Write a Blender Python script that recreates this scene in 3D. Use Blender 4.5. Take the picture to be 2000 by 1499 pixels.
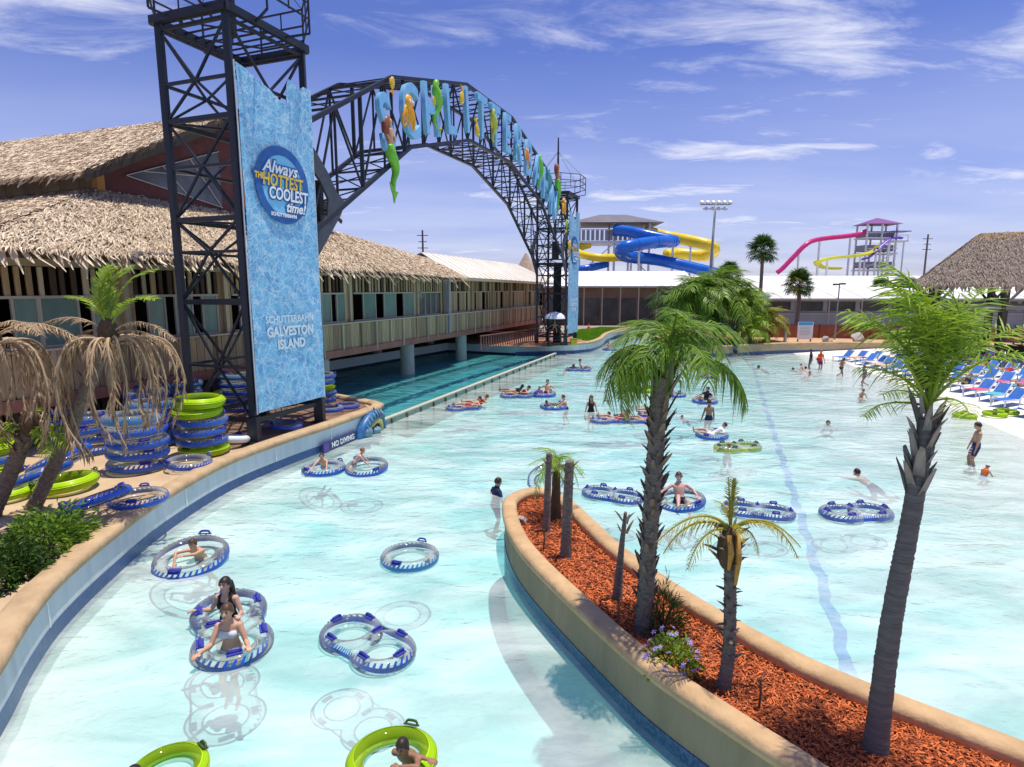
import bpy, bmesh, math, random
import numpy as np
from mathutils import Vector, Matrix, Euler
from mathutils.geometry import tessellate_polygon
R=math.radians; rnd=random.Random(7)
for o in list(bpy.data.objects): bpy.data.objects.remove(o)
sc=bpy.context.scene; col=sc.collection
# ------------------------------------------------------------ camera
cd=bpy.data.cameras.new('camera'); cam=bpy.data.objects.new('camera',cd); col.objects.link(cam)
cd.sensor_width=36; cd.lens=36*1170/2000; cd.clip_end=6000; cd.clip_start=.05
cam.location=(0,0,6.0); cam.rotation_euler=(R(90-9.0),0,0); sc.camera=cam
# ------------------------------------------------------------ sky, sun, exposure
SUN_EL=R(81.5); SUN_ROT=math.atan2(.95,.18)
w=bpy.data.worlds.new('World'); sc.world=w; w.use_nodes=True
nt=w.node_tree; N=nt.nodes; L=nt.links; N.clear()
def nd(t,**k):
    n=N.new(t)
    for a,b in k.items(): setattr(n,a,b)
    return n
sky=nd('ShaderNodeTexSky',sky_type='NISHITA',sun_disc=False,sun_elevation=SUN_EL,sun_rotation=SUN_ROT,altitude=0,air_density=1.0,dust_density=.6,ozone_density=2.2)
tint=nd('ShaderNodeMix',data_type='RGBA',blend_type='MULTIPLY'); tint.inputs[0].default_value=1; tint.inputs[7].default_value=(.92,.95,1.62,1)
L.new(sky.outputs[0],tint.inputs[6])
tc=nd('ShaderNodeTexCoord'); sep=nd('ShaderNodeSeparateXYZ'); L.new(tc.outputs['Generated'],sep.inputs[0])
def math_(op,a,b=None):
    n=nd('ShaderNodeMath',operation=op)
    for i,v in enumerate((a,b)):
        if v is None: continue
        if isinstance(v,(int,float)): n.inputs[i].default_value=v
        else: L.new(v,n.inputs[i])
    return n.outputs[0]
zz=math_('ADD',math_('MAXIMUM',sep.outputs[2],0.0),.10)
cu=nd('ShaderNodeCombineXYZ'); L.new(math_('DIVIDE',sep.outputs[0],zz),cu.inputs[0]); L.new(math_('DIVIDE',sep.outputs[1],zz),cu.inputs[1])
mp=nd('ShaderNodeMapping'); mp.inputs['Scale'].default_value=(.55,1.15,1); mp.inputs['Rotation'].default_value=(0,0,R(-24)); mp.inputs['Location'].default_value=(1.2,4.9,0)
L.new(cu.outputs[0],mp.inputs[0])
n1=nd('ShaderNodeTexNoise'); n1.inputs['Scale'].default_value=.8; n1.inputs['Detail'].default_value=3; L.new(mp.outputs[0],n1.inputs['Vector'])
n2=nd('ShaderNodeTexNoise'); n2.inputs['Scale'].default_value=3.2; n2.inputs['Detail'].default_value=12; n2.inputs['Roughness'].default_value=.68; n2.inputs['Distortion'].default_value=.5; L.new(mp.outputs[0],n2.inputs['Vector'])
cl=math_('ADD',math_('MULTIPLY',n1.outputs[0],.62),math_('MULTIPLY',n2.outputs[0],.52))
mr=nd('ShaderNodeMapRange',interpolation_type='SMOOTHSTEP'); mr.inputs[1].default_value=.56; mr.inputs[2].default_value=.79; mr.inputs[4].default_value=.92
L.new(cl,mr.inputs[0])
hz=nd('ShaderNodeMapRange'); hz.inputs[1].default_value=0; hz.inputs[2].default_value=.34; hz.inputs[3].default_value=.60; hz.inputs[4].default_value=0; L.new(sep.outputs[2],hz.inputs[0])
n3=nd('ShaderNodeTexNoise'); n3.inputs['Scale'].default_value=1.1; n3.inputs['Detail'].default_value=6; L.new(mp.outputs[0],n3.inputs['Vector'])
veil=math_('MULTIPLY',hz.outputs[0],math_('MULTIPLY',n3.outputs[0],1.5))
mask=math_('MINIMUM',math_('MAXIMUM',mr.outputs[0],veil),.95)
cm=nd('ShaderNodeMix',data_type='RGBA'); L.new(mask,cm.inputs[0]); L.new(tint.outputs[2],cm.inputs[6]); cm.inputs[7].default_value=(10.8,11.0,12.4,1)
bg=nd('ShaderNodeBackground'); bg.inputs[1].default_value=.08; L.new(cm.outputs[2],bg.inputs[0])
wo=nd('ShaderNodeOutputWorld'); L.new(bg.outputs[0],wo.inputs[0])
sl=bpy.data.lights.new('sun','SUN'); sl.energy=4.6; sl.angle=R(.6); sl.color=(1,.93,.79)
so=bpy.data.objects.new('sun',sl); col.objects.link(so)
sdir=Vector((math.sin(SUN_ROT)*math.cos(SUN_EL),math.cos(SUN_ROT)*math.cos(SUN_EL),math.sin(SUN_EL)))
so.rotation_euler=sdir.to_track_quat('Z','Y').to_euler(); so.location=(20,10,60)
vs=sc.view_settings; vs.view_transform='Standard'; vs.look='None'; vs.exposure=.1; vs.gamma=1; vs.use_curve_mapping=False
sc.render.engine='CYCLES'; cy=sc.cycles
cy.use_denoising=True; cy.max_bounces=8; cy.transparent_max_bounces=40; cy.diffuse_bounces=3; cy.glossy_bounces=3; cy.transmission_bounces=4; cy.volume_bounces=0
cy.caustics_reflective=False; cy.caustics_refractive=False
# ------------------------------------------------------------ object helpers
ORI={}
def tag(o,label=None,cat=None,group=None,kind=None):
    if label: o['label']=label
    if cat: o['category']=cat
    if group: o['group']=group
    if kind: o['kind']=kind
    return o
def empty(name,loc=(0,0,0),label=None,cat=None,group=None,rz=0):
    o=bpy.data.objects.new(name,None); col.objects.link(o); o.location=loc; o.rotation_euler=(0,0,rz); o.empty_display_size=.1
    ORI[o.name]=Vector(loc); return tag(o,label,cat,group)
def mkobj(name,me,parent=None,mat=None,loc=(0,0,0),rot=None,scale=None):
    o=bpy.data.objects.new(name,me); col.objects.link(o); o.location=loc
    if rot is not None: o.rotation_euler=rot
    if scale is not None: o.scale=scale
    if parent is not None: o.parent=parent
    if mat is not None:
        if len(me.materials)==0: me.materials.append(mat)
        elif me.materials[0]!=mat:
            o.material_slots[0].link='OBJECT'; o.material_slots[0].material=mat
    return o
class MB:
    def __init__(s): s.v=[]; s.f=[]
    def add(s,vs,fs):
        k=len(s.v); s.v.extend([tuple(p) for p in vs]); s.f.extend([tuple(i+k for i in f) for f in fs]); return s
    def box(s,c,size,M=None):
        x,y,z=[a/2 for a in size]; P=[Vector((i*x,j*y,k*z)) for i in(-1,1) for j in(-1,1) for k in(-1,1)]
        if M is not None: P=[M@p for p in P]
        c=Vector(c); P=[p+c for p in P]
        return s.add(P,[(0,1,3,2),(4,6,7,5),(0,4,5,1),(2,3,7,6),(0,2,6,4),(1,5,7,3)])
    def prism(s,poly,z0,z1):   # poly list of (x,y) ccw
        n=len(poly); P=[(x,y,z0) for x,y in poly]+[(x,y,z1) for x,y in poly]
        F=[tuple(range(n-1,-1,-1)),tuple(range(n,2*n))]+[(i,(i+1)%n,n+(i+1)%n,n+i) for i in range(n)]
        return s.add(P,F)
    def tube(s,path,rad,n=8,cap=True):
        path=[Vector(p) for p in path]; m=len(path)
        if not hasattr(rad,'__len__'): rad=[rad]*m
        up=Vector((0,0,1)); k0=len(s.v); ref=None
        for i,p in enumerate(path):
            t=(path[min(i+1,m-1)]-path[max(i-1,0)]).normalized()
            if ref is None: ref=(Vector((1,0,0)) if abs(t.z)>.9 else up)
            a=(ref-t*ref.dot(t)).normalized(); b=t.cross(a); ref=a
            for j in range(n):
                q=2*math.pi*j/n; s.v.append(tuple(p+(a*math.cos(q)+b*math.sin(q))*rad[i]))
        for i in range(m-1):
            for j in range(n):
                a=k0+i*n+j; b=k0+i*n+(j+1)%n; s.f.append((a,b,b+n,a+n))
        if cap: s.f.append(tuple(k0+j for j in range(n-1,-1,-1))); s.f.append(tuple(k0+(m-1)*n+j for j in range(n)))
        return s
    def ell(s,c,r,n=10,m=7,M=None):
        c=Vector(c); k=len(s.v)
        for i in range(m+1):
            a=math.pi*i/m
            for j in range(n):
                b=2*math.pi*j/n; p=Vector((r[0]*math.sin(a)*math.cos(b),r[1]*math.sin(a)*math.sin(b),r[2]*math.cos(a)))
                if M is not None: p=M@p
                s.v.append(tuple(p+c))
        for i in range(m):
            for j in range(n):
                a=k+i*n+j; b=k+i*n+(j+1)%n; s.f.append((a,a+n,b+n,b))
        return s
    def mesh(s,name,smooth=False,org=(0,0,0)):
        o=Vector(org); me=bpy.data.meshes.new(name)
        me.from_pydata([(x-o.x,y-o.y,z-o.z) for x,y,z in s.v],[],s.f)
        if smooth: me.shade_smooth()
        me.update(); return me
    def build(s,name,mat,parent=None,smooth=False):
        org=ORI.get(parent.name,(0,0,0)) if parent is not None else (0,0,0)
        return mkobj(name,s.mesh(name,smooth,org),parent,mat)
def unit_box_mesh(name):
    return MB().box((0,0,0),(1,1,1)).mesh(name)
def beveled_box(name,b=.04):
    bm=bmesh.new(); bmesh.ops.create_cube(bm,size=1); bmesh.ops.bevel(bm,geom=bm.edges[:],offset=b,segments=1,affect='EDGES')
    me=bpy.data.meshes.new(name); bm.to_mesh(me); bm.free(); return me
UB=unit_box_mesh('bar_mesh'); UBB=beveled_box('board_mesh')
_um={}
def unit_for(mat,base=UB):
    k=(mat.name,base.name)
    if k not in _um:
        m=base.copy(); m.materials.append(mat); _um[k]=m
    return _um[k]
def bar(name,parent,p0,p1,w,h,mat,base=UB,upv=(0,0,1)):
    """square bar between two world points as its own object sharing one mesh"""
    p0=Vector(p0);p1=Vector(p1); d=p1-p0; l=d.length; z=d/l; u=Vector(upv)
    if abs(z.dot(u))>.98: u=Vector((1,0,0))
    x=u.cross(z).normalized(); y=z.cross(x)
    M=Matrix((x,y,z)).transposed()
    o=mkobj(name,unit_for(mat,base),parent); org=ORI.get(parent.name,Vector()) if parent is not None else Vector()
    o.location=(p0+p1)/2-org; o.rotation_euler=M.to_euler(); o.scale=(w,h,l); return o
def blk(name,parent,c,size,mat,rz=0,base=UB):
    o=mkobj(name,unit_for(mat,base),parent); org=ORI.get(parent.name,Vector()) if parent is not None else Vector()
    o.location=Vector(c)-org; o.rotation_euler=(0,0,rz); o.scale=size; return o
def copy_tree(o,parent=None,loc=None,rot=None,scale=None,**t):
    c=o.copy(); col.objects.link(c); c.parent=parent
    if loc is not None: c.location=loc; ORI[c.name]=Vector(loc)
    if rot is not None: c.rotation_euler=rot
    if scale is not None: c.scale=scale if hasattr(scale,'__len__') else (scale,)*3
    for ch in o.children: copy_tree(ch,c)
    tag(c,**t); return c
def text_mesh(body,size=1,extrude=.01,bold=0.0,shear=0,align='CENTER',space=1.0):
    cu=bpy.data.curves.new('lettering','FONT'); cu.body=body; cu.size=size; cu.extrude=extrude; cu.offset=bold; cu.shear=shear; cu.align_x=align; cu.align_y='CENTER'; cu.resolution_u=3; cu.space_character=space
    o=bpy.data.objects.new('t',cu); col.objects.link(o); dg=bpy.context.evaluated_depsgraph_get()
    me=bpy.data.meshes.new_from_object(o.evaluated_get(dg)); bpy.data.objects.remove(o); bpy.data.curves.remove(cu); return me
def catmull(P,n=6,closed=False):
    P=[Vector(p) for p in P]; out=[]; m=len(P)
    for i in range(m if closed else m-1):
        a,b,c,d=(P[(i-1)%m],P[i],P[(i+1)%m],P[(i+2)%m]) if closed else (P[max(i-1,0)],P[i],P[i+1],P[min(i+2,m-1)])
        for k in range(n):
            t=k/n; out.append(.5*((2*b)+(c-a)*t+(2*a-5*b+4*c-d)*t*t+(3*b-a-3*c+d)*t**3))
    if not closed: out.append(P[-1])
    return out
def sweep(path,prof,closed=False,closed_prof=True):
    """path of 2D points; prof list of (outward offset to the right of travel, z)"""
    P=[Vector(p[:2]) for p in path]; m=len(P); mb=MB(); k=len(prof)
    for i,p in enumerate(P):
        a=P[i-1] if (i>0 or closed) else None; b=P[(i+1)%m] if (i<m-1 or closed) else None
        d1=(p-a).normalized() if a is not None else None; d2=(b-p).normalized() if b is not None else None
        if d1 is None: d1=d2
        if d2 is None: d2=d1
        n1=Vector((d1.y,-d1.x)); n2=Vector((d2.y,-d2.x)); nn=(n1+n2)
        nn=nn.normalized() if nn.length>1e-6 else n1
        sc_=1/max(.45,nn.dot(n1))
        for o,z in prof: mb.v.append((p.x+nn.x*o*sc_,p.y+nn.y*o*sc_,z))
    for i in range(m if closed else m-1):
        j=(i+1)%m
        for q in range(k if closed_prof else k-1):
            r=(q+1)%k; mb.f.append((i*k+q,j*k+q,j*k+r,i*k+r))
    if not closed and closed_prof:
        mb.f.append(tuple(range(k))); mb.f.append(tuple((m-1)*k+q for q in range(k-1,-1,-1)))
    return mb
def flat(poly,z,holes=()):
    loops=[[Vector((x,y,0)) for x,y in poly]]+[[Vector((x,y,0)) for x,y in h] for h in holes]
    tris=tessellate_polygon(loops); pts=[p for l in loops for p in l]; mb=MB()
    F=[]
    for t in tris:
        a,b,c=[pts[i] for i in t]
        F.append(t if (b-a).cross(c-a).z>0 else t[::-1])
    return mb.add([(p.x,p.y,z) for p in pts],F)
# ------------------------------------------------------------ materials
MATS={}
def M(name,c1,c2=None,scale=4,rough=.7,bump=0,stretch=(1,1,1),metal=0,rand=0,detail=5,spec=.4,bscale=None,contrast=(.35,.65),trans=0,world=False,coat=0):
    if name in MATS: return MATS[name]
    m=bpy.data.materials.new(name); m.use_nodes=True; t=m.node_tree; b=t.nodes['Principled BSDF']
    b.inputs['Roughness'].default_value=rough; b.inputs['Metallic'].default_value=metal; b.inputs['Specular IOR Level'].default_value=spec
    if coat: b.inputs['Coat Weight'].default_value=coat
    c1=tuple(c1)+(1,); b.inputs['Base Color'].default_value=c1; out=None
    def node(k): return t.nodes.new(k)
    if c2 is not None or bump:
        g=node('ShaderNodeNewGeometry') if world else node('ShaderNodeTexCoord'); mp=node('ShaderNodeMapping'); mp.inputs['Scale'].default_value=stretch
        t.links.new(g.outputs['Position' if world else 'Object'],mp.inputs[0])
    if c2 is not None:
        n=node('ShaderNodeTexNoise'); n.inputs['Scale'].default_value=scale; n.inputs['Detail'].default_value=detail; n.inputs['Roughness'].default_value=.6; t.links.new(mp.outputs[0],n.inputs['Vector'])
        r=node('ShaderNodeMapRange'); r.inputs[1].default_value=contrast[0]; r.inputs[2].default_value=contrast[1]; t.links.new(n.outputs[0],r.inputs[0])
        x=node('ShaderNodeMix'); x.data_type='RGBA'; x.inputs[6].default_value=c1; x.inputs[7].default_value=tuple(c2)+(1,); t.links.new(r.outputs[0],x.inputs[0]); out=x.outputs[2]
    if rand:
        oi=node('ShaderNodeObjectInfo'); h=node('ShaderNodeHueSaturation'); a=node('ShaderNodeMapRange'); a.inputs[3].default_value=1-rand; a.inputs[4].default_value=1+rand
        t.links.new(oi.outputs['Random'],a.inputs[0]); t.links.new(a.outputs[0],h.inputs['Value'])
        if out is not None: t.links.new(out,h.inputs['Color'])
        else: h.inputs['Color'].default_value=c1
        out=h.outputs[0]
    if out is not None: t.links.new(out,b.inputs['Base Color'])
    if bump:
        n=node('ShaderNodeTexNoise'); n.inputs['Scale'].default_value=bscale or scale*3; n.inputs['Detail'].default_value=6; t.links.new(mp.outputs[0],n.inputs['Vector'])
        bp=node('ShaderNodeBump'); bp.inputs['Strength'].default_value=bump; bp.inputs['Distance'].default_value=.05; t.links.new(n.outputs[0],bp.inputs['Height']); t.links.new(bp.outputs[0],b.inputs['Normal'])
    if trans:   # thin leaf: light passes through
        tr=node('ShaderNodeBsdfTranslucent'); ms=node('ShaderNodeMixShader'); ms.inputs[0].default_value=trans
        if out is not None: t.links.new(out,tr.inputs[0])
        else: tr.inputs[0].default_value=c1
        o=t.nodes['Material Output']; t.links.new(b.outputs[0],ms.inputs[1]); t.links.new(tr.outputs[0],ms.inputs[2]); t.links.new(ms.outputs[0],o.inputs[0])
    MATS[name]=m; return m
def leafmat(name,c1,c2,trans=.35,rough=.45):
    """per-leaflet colour from a face attribute 'tone'"""
    if name in MATS: return MATS[name]
    m=bpy.data.materials.new(name); m.use_nodes=True; t=m.node_tree; b=t.nodes['Principled BSDF']; b.inputs['Roughness'].default_value=rough; b.inputs['Specular IOR Level'].default_value=.35
    a=t.nodes.new('ShaderNodeAttribute'); a.attribute_name='tone'; x=t.nodes.new('ShaderNodeMix'); x.data_type='RGBA'; x.inputs[6].default_value=tuple(c1)+(1,); x.inputs[7].default_value=tuple(c2)+(1,)
    t.links.new(a.outputs['Fac'],x.inputs[0]); t.links.new(x.outputs[2],b.inputs['Base Color'])
    tr=t.nodes.new('ShaderNodeBsdfTranslucent'); t.links.new(x.outputs[2],tr.inputs[0]); ms=t.nodes.new('ShaderNodeMixShader'); ms.inputs[0].default_value=trans
    t.links.new(b.outputs[0],ms.inputs[1]); t.links.new(tr.outputs[0],ms.inputs[2]); t.links.new(ms.outputs[0],t.nodes['Material Output'].inputs[0]); MATS[name]=m; return m
def tone(me,vals):
    a=me.attributes.new('tone','FLOAT','FACE'); a.data.foreach_set('value',np.asarray(vals,dtype=np.float32))
steel=M('dark_steel',(.022,.028,.042),(.035,.04,.05),scale=3,rough=.45,metal=.3)
concrete=M('tan_concrete',(.47,.33,.2),(.56,.42,.27),scale=1.3,rough=.85,bump=.25,world=True)
coping_m=M('coping_tan',(.52,.37,.215),(.35,.235,.13),scale=2.2,rough=.88,bump=.55,world=True,contrast=(.38,.78),detail=9)
wallwhite=M('wall_white',(.66,.70,.69),(.50,.55,.55),scale=2.2,rough=.6,bump=.1,world=True,stretch=(1.6,1.6,.25),detail=9,contrast=(.4,.75))
bandblue=M('band_blue',(.03,.07,.2),(.05,.1,.24),scale=7,rough=.35,world=True)
# ------------------------------------------------------------ ground, pool, water
PZ=.9
left_curve=[(-4.2,-9),(-4.9,-3),(-5.6,2.5),(-6.4,5.8),(-7.0,7.4),(-7.58,8.65),(-8.02,9.9),(-8.36,11.7),(-8.62,14.2),(-8.48,17.2),(-7.75,19.8),(-6.85,22.1),(-5.75,25.4)]
LC=[(p.x,p.y) for p in catmull([(x,y,0) for x,y in left_curve],6)]
ret=[(-5.75,26.1),(-6.2,26.7),(-8.6,28.6),(-11.2,30.9),(-13.6,33.5)]
back=[(-15.2,38.5),(-13.2,42.8),(-6.2,57.6),(0.3,54.6),(5.9,55.9),(7.6,57.6),(9.3,62),(11.4,70),(16,79),(26,84),(36,85),(36,80.5),(24,78),(18,71),(15.2,63),(15.6,56.5),(16.8,53.6),(18.6,53.0),(21.6,54.4),(25.6,56.0),(31,56.5)]
right=[(37,56.6),(48,52),(52,30),(48,5),(34,-9)]
pool=LC+ret+back+right
big=[(-3000,-200),(3000,-200),(3000,4000),(-3000,4000)]
gmat=M('ground_pavement',(.28,.24,.2),(.36,.31,.25),scale=.25,rough=.9,bump=.2,world=True)
tag(flat(big,PZ-.06,[pool]).build('ground',gmat),kind='structure')
# pool floor: height field that rises to a beach on the right
def shore(y):
    K=[(-12,11.5),(5,16),(18,19.2),(27,21.5),(40,25.2),(50,27.6),(54,27.2),(57,26)]
    if y<=K[0][0]: return K[0][1]
    for (a,b),(c,d) in zip(K,K[1:]):
        if y<=c: return b+(d-b)*(y-a)/(c-a)
    return K[-1][1]
_lc=sorted((y,x) for x,y in LC)
def xleft(y):
    return float(np.interp(y,[a for a,_ in _lc],[b for _,b in _lc]))
def floor_z(x,y):
    s=shore(y)-x
    z=-s*.078 if s>0 else min(-s*.05,.42)
    z=max(z,-1.0 if x>1.5 or y>30 else -1.3+.3*min(1,max(0,(y-16)/14)))
    if y<27 and x<-3: z=max(z,-(.32+.42*max(0,x-xleft(y))))
    return z
xs=np.arange(-17,53,.5); ys=np.arange(-10,88,.5); mb=MB()
for y in ys:
    for x in xs: mb.v.append((x,y,floor_z(x,y)))
nx=len(xs)
for j in range(len(ys)-1):
    for i in range(nx-1):
        a=j*nx+i; mb.f.append((a,a+1,a+nx+1,a+nx))
floorm=M('pool_depth_paint',(.54,.78,.79),(.47,.74,.76),scale=.5,rough=.75,world=True,detail=8)
# water's depth tint put into the paint; beach part is warmer, bare concrete
t=floorm.node_tree; b=t.nodes['Principled BSDF']; src=b.inputs['Base Color'].links[0].from_socket
g=t.nodes.new('ShaderNodeNewGeometry'); sp=t.nodes.new('ShaderNodeSeparateXYZ'); t.links.new(g.outputs['Position'],sp.inputs[0])
r=t.nodes.new('ShaderNodeMapRange'); r.inputs[1].default_value=-.85; r.inputs[2].default_value=.05; t.links.new(sp.outputs[2],r.inputs[0])
x=t.nodes.new('ShaderNodeMix'); x.data_type='RGBA'; t.links.new(r.outputs[0],x.inputs[0]); t.links.new(src,x.inputs[6]); x.inputs[7].default_value=(.78,.75,.69,1); t.links.new(x.outputs[2],b.inputs['Base Color'])
tag(mb.build('pool_floor',floorm,smooth=True),kind='structure')
# side channel below the building has its own darker teal floor laid inside the basin
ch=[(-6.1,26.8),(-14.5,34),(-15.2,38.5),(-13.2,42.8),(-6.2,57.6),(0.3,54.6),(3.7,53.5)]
tag(flat(ch,-.985).build('channel_floor',M('channel_teal',(.06,.42,.48),(.1,.5,.56),scale=.3,rough=.7,world=True)),kind='structure')
# lane stripe painted on the floor
mb=MB(); A=Vector((21.0,52.0)); B=Vector((4.75,6.0)); nseg=160; rr=random.Random(3)
pl=[]
for i in range(nseg+1):
    p=A.lerp(B,i/nseg); wv=.05*math.sin(i*.9)+.03*math.sin(i*2.3+1)  # sideways waver puts the water's refraction into the stripe's shape
    pl.append((p,wv,rr.uniform(.10,.15)))
k=0
for i in range(nseg):
    pass
    (p,w0,h0),(q,w1,h1)=pl[i],pl[i+1]
    V=[(p.x-h0+w0,p.y),(p.x+h0+w0,p.y),(q.x+h1+w1,q.y),(q.x-h1+w1,q.y)]
    mb.add([(x,y,floor_z(x,y)+.012) for x,y in V],[(3,2,1,0)])
tag(mb.build('lane_stripe',M('stripe_blue',(.10,.30,.66),(.22,.44,.72),scale=3,rough=.8,world=True)),kind='structure')
# water
def water_mat(name='water',milk=(.2,.56),dcol=(.80,.89,.86,1),tcol=(.93,.99,.995,1),dens=.115,acol=(0,.95,.93,1)):
    m=bpy.data.materials.new(name); m.use_nodes=True; t=m.node_tree; t.nodes.clear(); nn=t.nodes.new; lk=t.links.new
    o=nn('ShaderNodeOutputMaterial'); g=nn('ShaderNodeNewGeometry')
    def noise(sc,st,det,rot=0,dist=0):
        mp=nn('ShaderNodeMapping'); mp.inputs['Scale'].default_value=st; mp.inputs['Rotation'].default_value=(0,0,rot); lk(g.outputs['Position'],mp.inputs[0])
        n=nn('ShaderNodeTexNoise'); n.inputs['Scale'].default_value=sc; n.inputs['Detail'].default_value=det; n.inputs['Distortion'].default_value=dist; lk(mp.outputs[0],n.inputs['Vector']); return n.outputs[0]
    h1=noise(1.15,(.75,1.25,1),3,R(20),.6); h2=noise(5.5,(.7,1.3,1),6,R(-15),.8)
    a=nn('ShaderNodeMath'); a.operation='MULTIPLY_ADD'; lk(h2,a.inputs[0]); a.inputs[1].default_value=.3; lk(h1,a.inputs[2])
    bp=nn('ShaderNodeBump'); bp.inputs['Strength'].default_value=.55; bp.inputs['Distance'].default_value=.2; lk(a.outputs[0],bp.inputs['Height'])
    tr=nn('ShaderNodeBsdfTransparent'); tr.inputs[0].default_value=tcol
    df=nn('ShaderNodeBsdfDiffuse'); df.inputs[0].default_value=dcol; lk(bp.outputs[0],df.inputs['Normal'])
    gl=nn('ShaderNodeBsdfGlossy'); gl.inputs['Roughness'].default_value=.04; lk(bp.outputs[0],gl.inputs['Normal'])
    cl=noise(.55,(.6,1.3,1),6,R(25),1.0); r=nn('ShaderNodeMapRange'); r.inputs[1].default_value=.34; r.inputs[2].default_value=.66; r.inputs[3].default_value=milk[0]; r.inputs[4].default_value=milk[1]; lk(cl,r.inputs[0])
    m1=nn('ShaderNodeMixShader'); lk(r.outputs[0],m1.inputs[0]); lk(tr.outputs[0],m1.inputs[1]); lk(df.outputs[0],m1.inputs[2])
    fr=nn('ShaderNodeFresnel'); fr.inputs[0].default_value=1.33; lk(bp.outputs[0],fr.inputs['Normal'])
    m2=nn('ShaderNodeMixShader'); lk(fr.outputs[0],m2.inputs[0]); lk(m1.outputs[0],m2.inputs[1]); lk(gl.outputs[0],m2.inputs[2])
    lk(m2.outputs[0],o.inputs[0])
    va=nn('ShaderNodeVolumeAbsorption'); va.inputs['Color'].default_value=acol; va.inputs['Density'].default_value=dens; lk(va.outputs[0],o.inputs['Volume'])
    return m
def water_body(name,poly,mat):
    mb=flat(poly,0.0); kk=len(mb.v); top_=list(mb.v); tf=list(mb.f); mb.add([(x,y,-3.0) for x,y,z in top_],[f[::-1] for f in tf]); n=len(poly)
    for i in range(n): j=(i+1)%n; mb.f.append((i,kk+i,kk+j,j))
    return tag(mb.build(name,mat),kind='structure')
i3=back.index((0.3,54.6)); dq0,dq1=(-5.70,25.95),(3.88,53.55)
water_body('water',LC+[dq0,dq1,(3.9,55.45)]+back[i3+1:]+right,water_mat())
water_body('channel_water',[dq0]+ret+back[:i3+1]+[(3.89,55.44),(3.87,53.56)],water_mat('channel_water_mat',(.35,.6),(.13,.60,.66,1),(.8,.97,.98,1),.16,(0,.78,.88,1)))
# ------------------------------------------------------------ pool walls
def wall_thing(name,path,label,z0=-1.7,ztop=.84,band=(-.12,.28),cop=True,wm=wallwhite,cw=.42,bandm=bandblue,cat='wall',copm=None):
    o=empty(name,(path[0][0],path[0][1],0),label,cat)
    # travel so that the water lies on the right hand
    sweep(path,[(0,z0),(0,ztop),(-.22,ztop),(-.22,z0)]).build('wall',wm,o)
    sweep(path,[(.008,-1.68),(.008,band[0] if band else -.05),(-.04,band[0] if band else -.05),(-.04,-1.68)]).build('underwater_facing',floorm,o)
    if band: sweep(path,[(.012,band[0]),(.012,band[1]),(-.05,band[1]),(-.05,band[0])]).build('waterline_band',bandm,o)
    if cop:
        pr=[(.05,.80),(.075,.88),(.055,.96),(0,1.0),(-cw+.06,1.0),(-cw,.95),(-cw,.80)]
        sweep(path,pr).build('coping',copm or coping_m,o,smooth=True)
    return o
wl=wall_thing('pool_wall',LC+ret[:2],'long curved white pool wall with dark blue waterline band and tan coping')
for (i,) in [(34,),(50,),(59,),(66,)]:
    p=Vector(LC[i]); q=Vector(LC[i+1]); d=(q-p).normalized(); n=Vector((d.y,-d.x))
    blk('joint_strip',wl,(p.x+n.x*.006,p.y+n.y*.006,.54),(.05,.025,.5),M('joint_white',(.8,.82,.8),rough=.6),rz=math.atan2(d.y,d.x))
wall_thing('pool_wall',ret[1:],'short wall with tan coping turning from the tube deck into the dark channel')
wall_thing('pool_wall',back[:3]+[(-6.2,57.6),(0.3,54.6)],'plain pale wall at the back of the channel under the wooden building',cop=False,band=(-.1,.16),wm=M('channel_wall',(.8,.84,.82),(.7,.76,.75),scale=.6,rough=.8,world=True),bandm=M('band_dark',(.015,.03,.05),rough=.4))
wall_thing('pool_wall',[(0.3,54.6)]+[(p.x,p.y) for p in catmull([(x,y,0) for x,y in back[4:11]],5)],'white pool wall with tan coping round the corner below the far truss tower')
wall_thing('pool_wall',[(p.x,p.y) for p in catmull([(x,y,0) for x,y in back[11:21]],5)]+[(31,56.5),(37,56.6)],'low tan wall in front of the leafy palm bed',cop=True,wm=M('tan_wall',(.42,.34,.22),(.5,.4,.27),scale=1,rough=.85,world=True))
# tube deck on the left
deckpoly=[(x-.2,y) for x,y in LC[12:]]+[(-6.1,26.3),(-6.6,26.9)]+[(-13.7,33.4),(-16,38),(-26,36),(-26,4)]
tag(flat(deckpoly,PZ-.045).build('tube_deck',concrete),kind='structure')
brick=M('deck_brown',(.16,.085,.055),(.24,.15,.1),scale=2.5,rough=.9,bump=.3,world=True)
tag(flat([(-8.75,19.0),(-7.2,22.4),(-6.2,25.6),(-6.7,26.6),(-13.6,33.1),(-18,34),(-19,20)],PZ-.041).build('wooden_paving',brick),kind='structure')
# divider in the water
dv=empty('divider_wall',(-5.6,25.7,0),'low grey-green divider wall with upright posts standing in the water','wall')
P0=Vector((-5.72,25.9)); P1=Vector((3.9,53.6)); divm=M('divider_green',(.22,.3,.24),(.34,.4,.3),scale=3,rough=.7,world=True)
dd=(P1-P0).normalized(); nn_=Vector((dd.y,-dd.x))
sweep([tuple(P0),tuple(P1)],[(.08,-1.2),(.08,.24),(-.08,.24),(-.08,-1.2)]).build('wall',divm,dv)
sweep([tuple(P0+dd*.01),tuple(P1)],[(.12,.24),(.12,.3),(-.12,.3),(-.12,.24)]).build('cap',M('divider_cap',(.42,.42,.34),(.5,.48,.38),scale=2,rough=.8,world=True),dv)
for i in range(21):
    p=P0+dd*(.6+i*1.4); blk('post',dv,(p.x+nn_.x*.12,p.y+nn_.y*.12,-.2),(.1,.08,.84),M('divider_post',(.1,.13,.1),rough=.8,rand=.25),rz=math.atan2(dd.y,dd.x))
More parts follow.
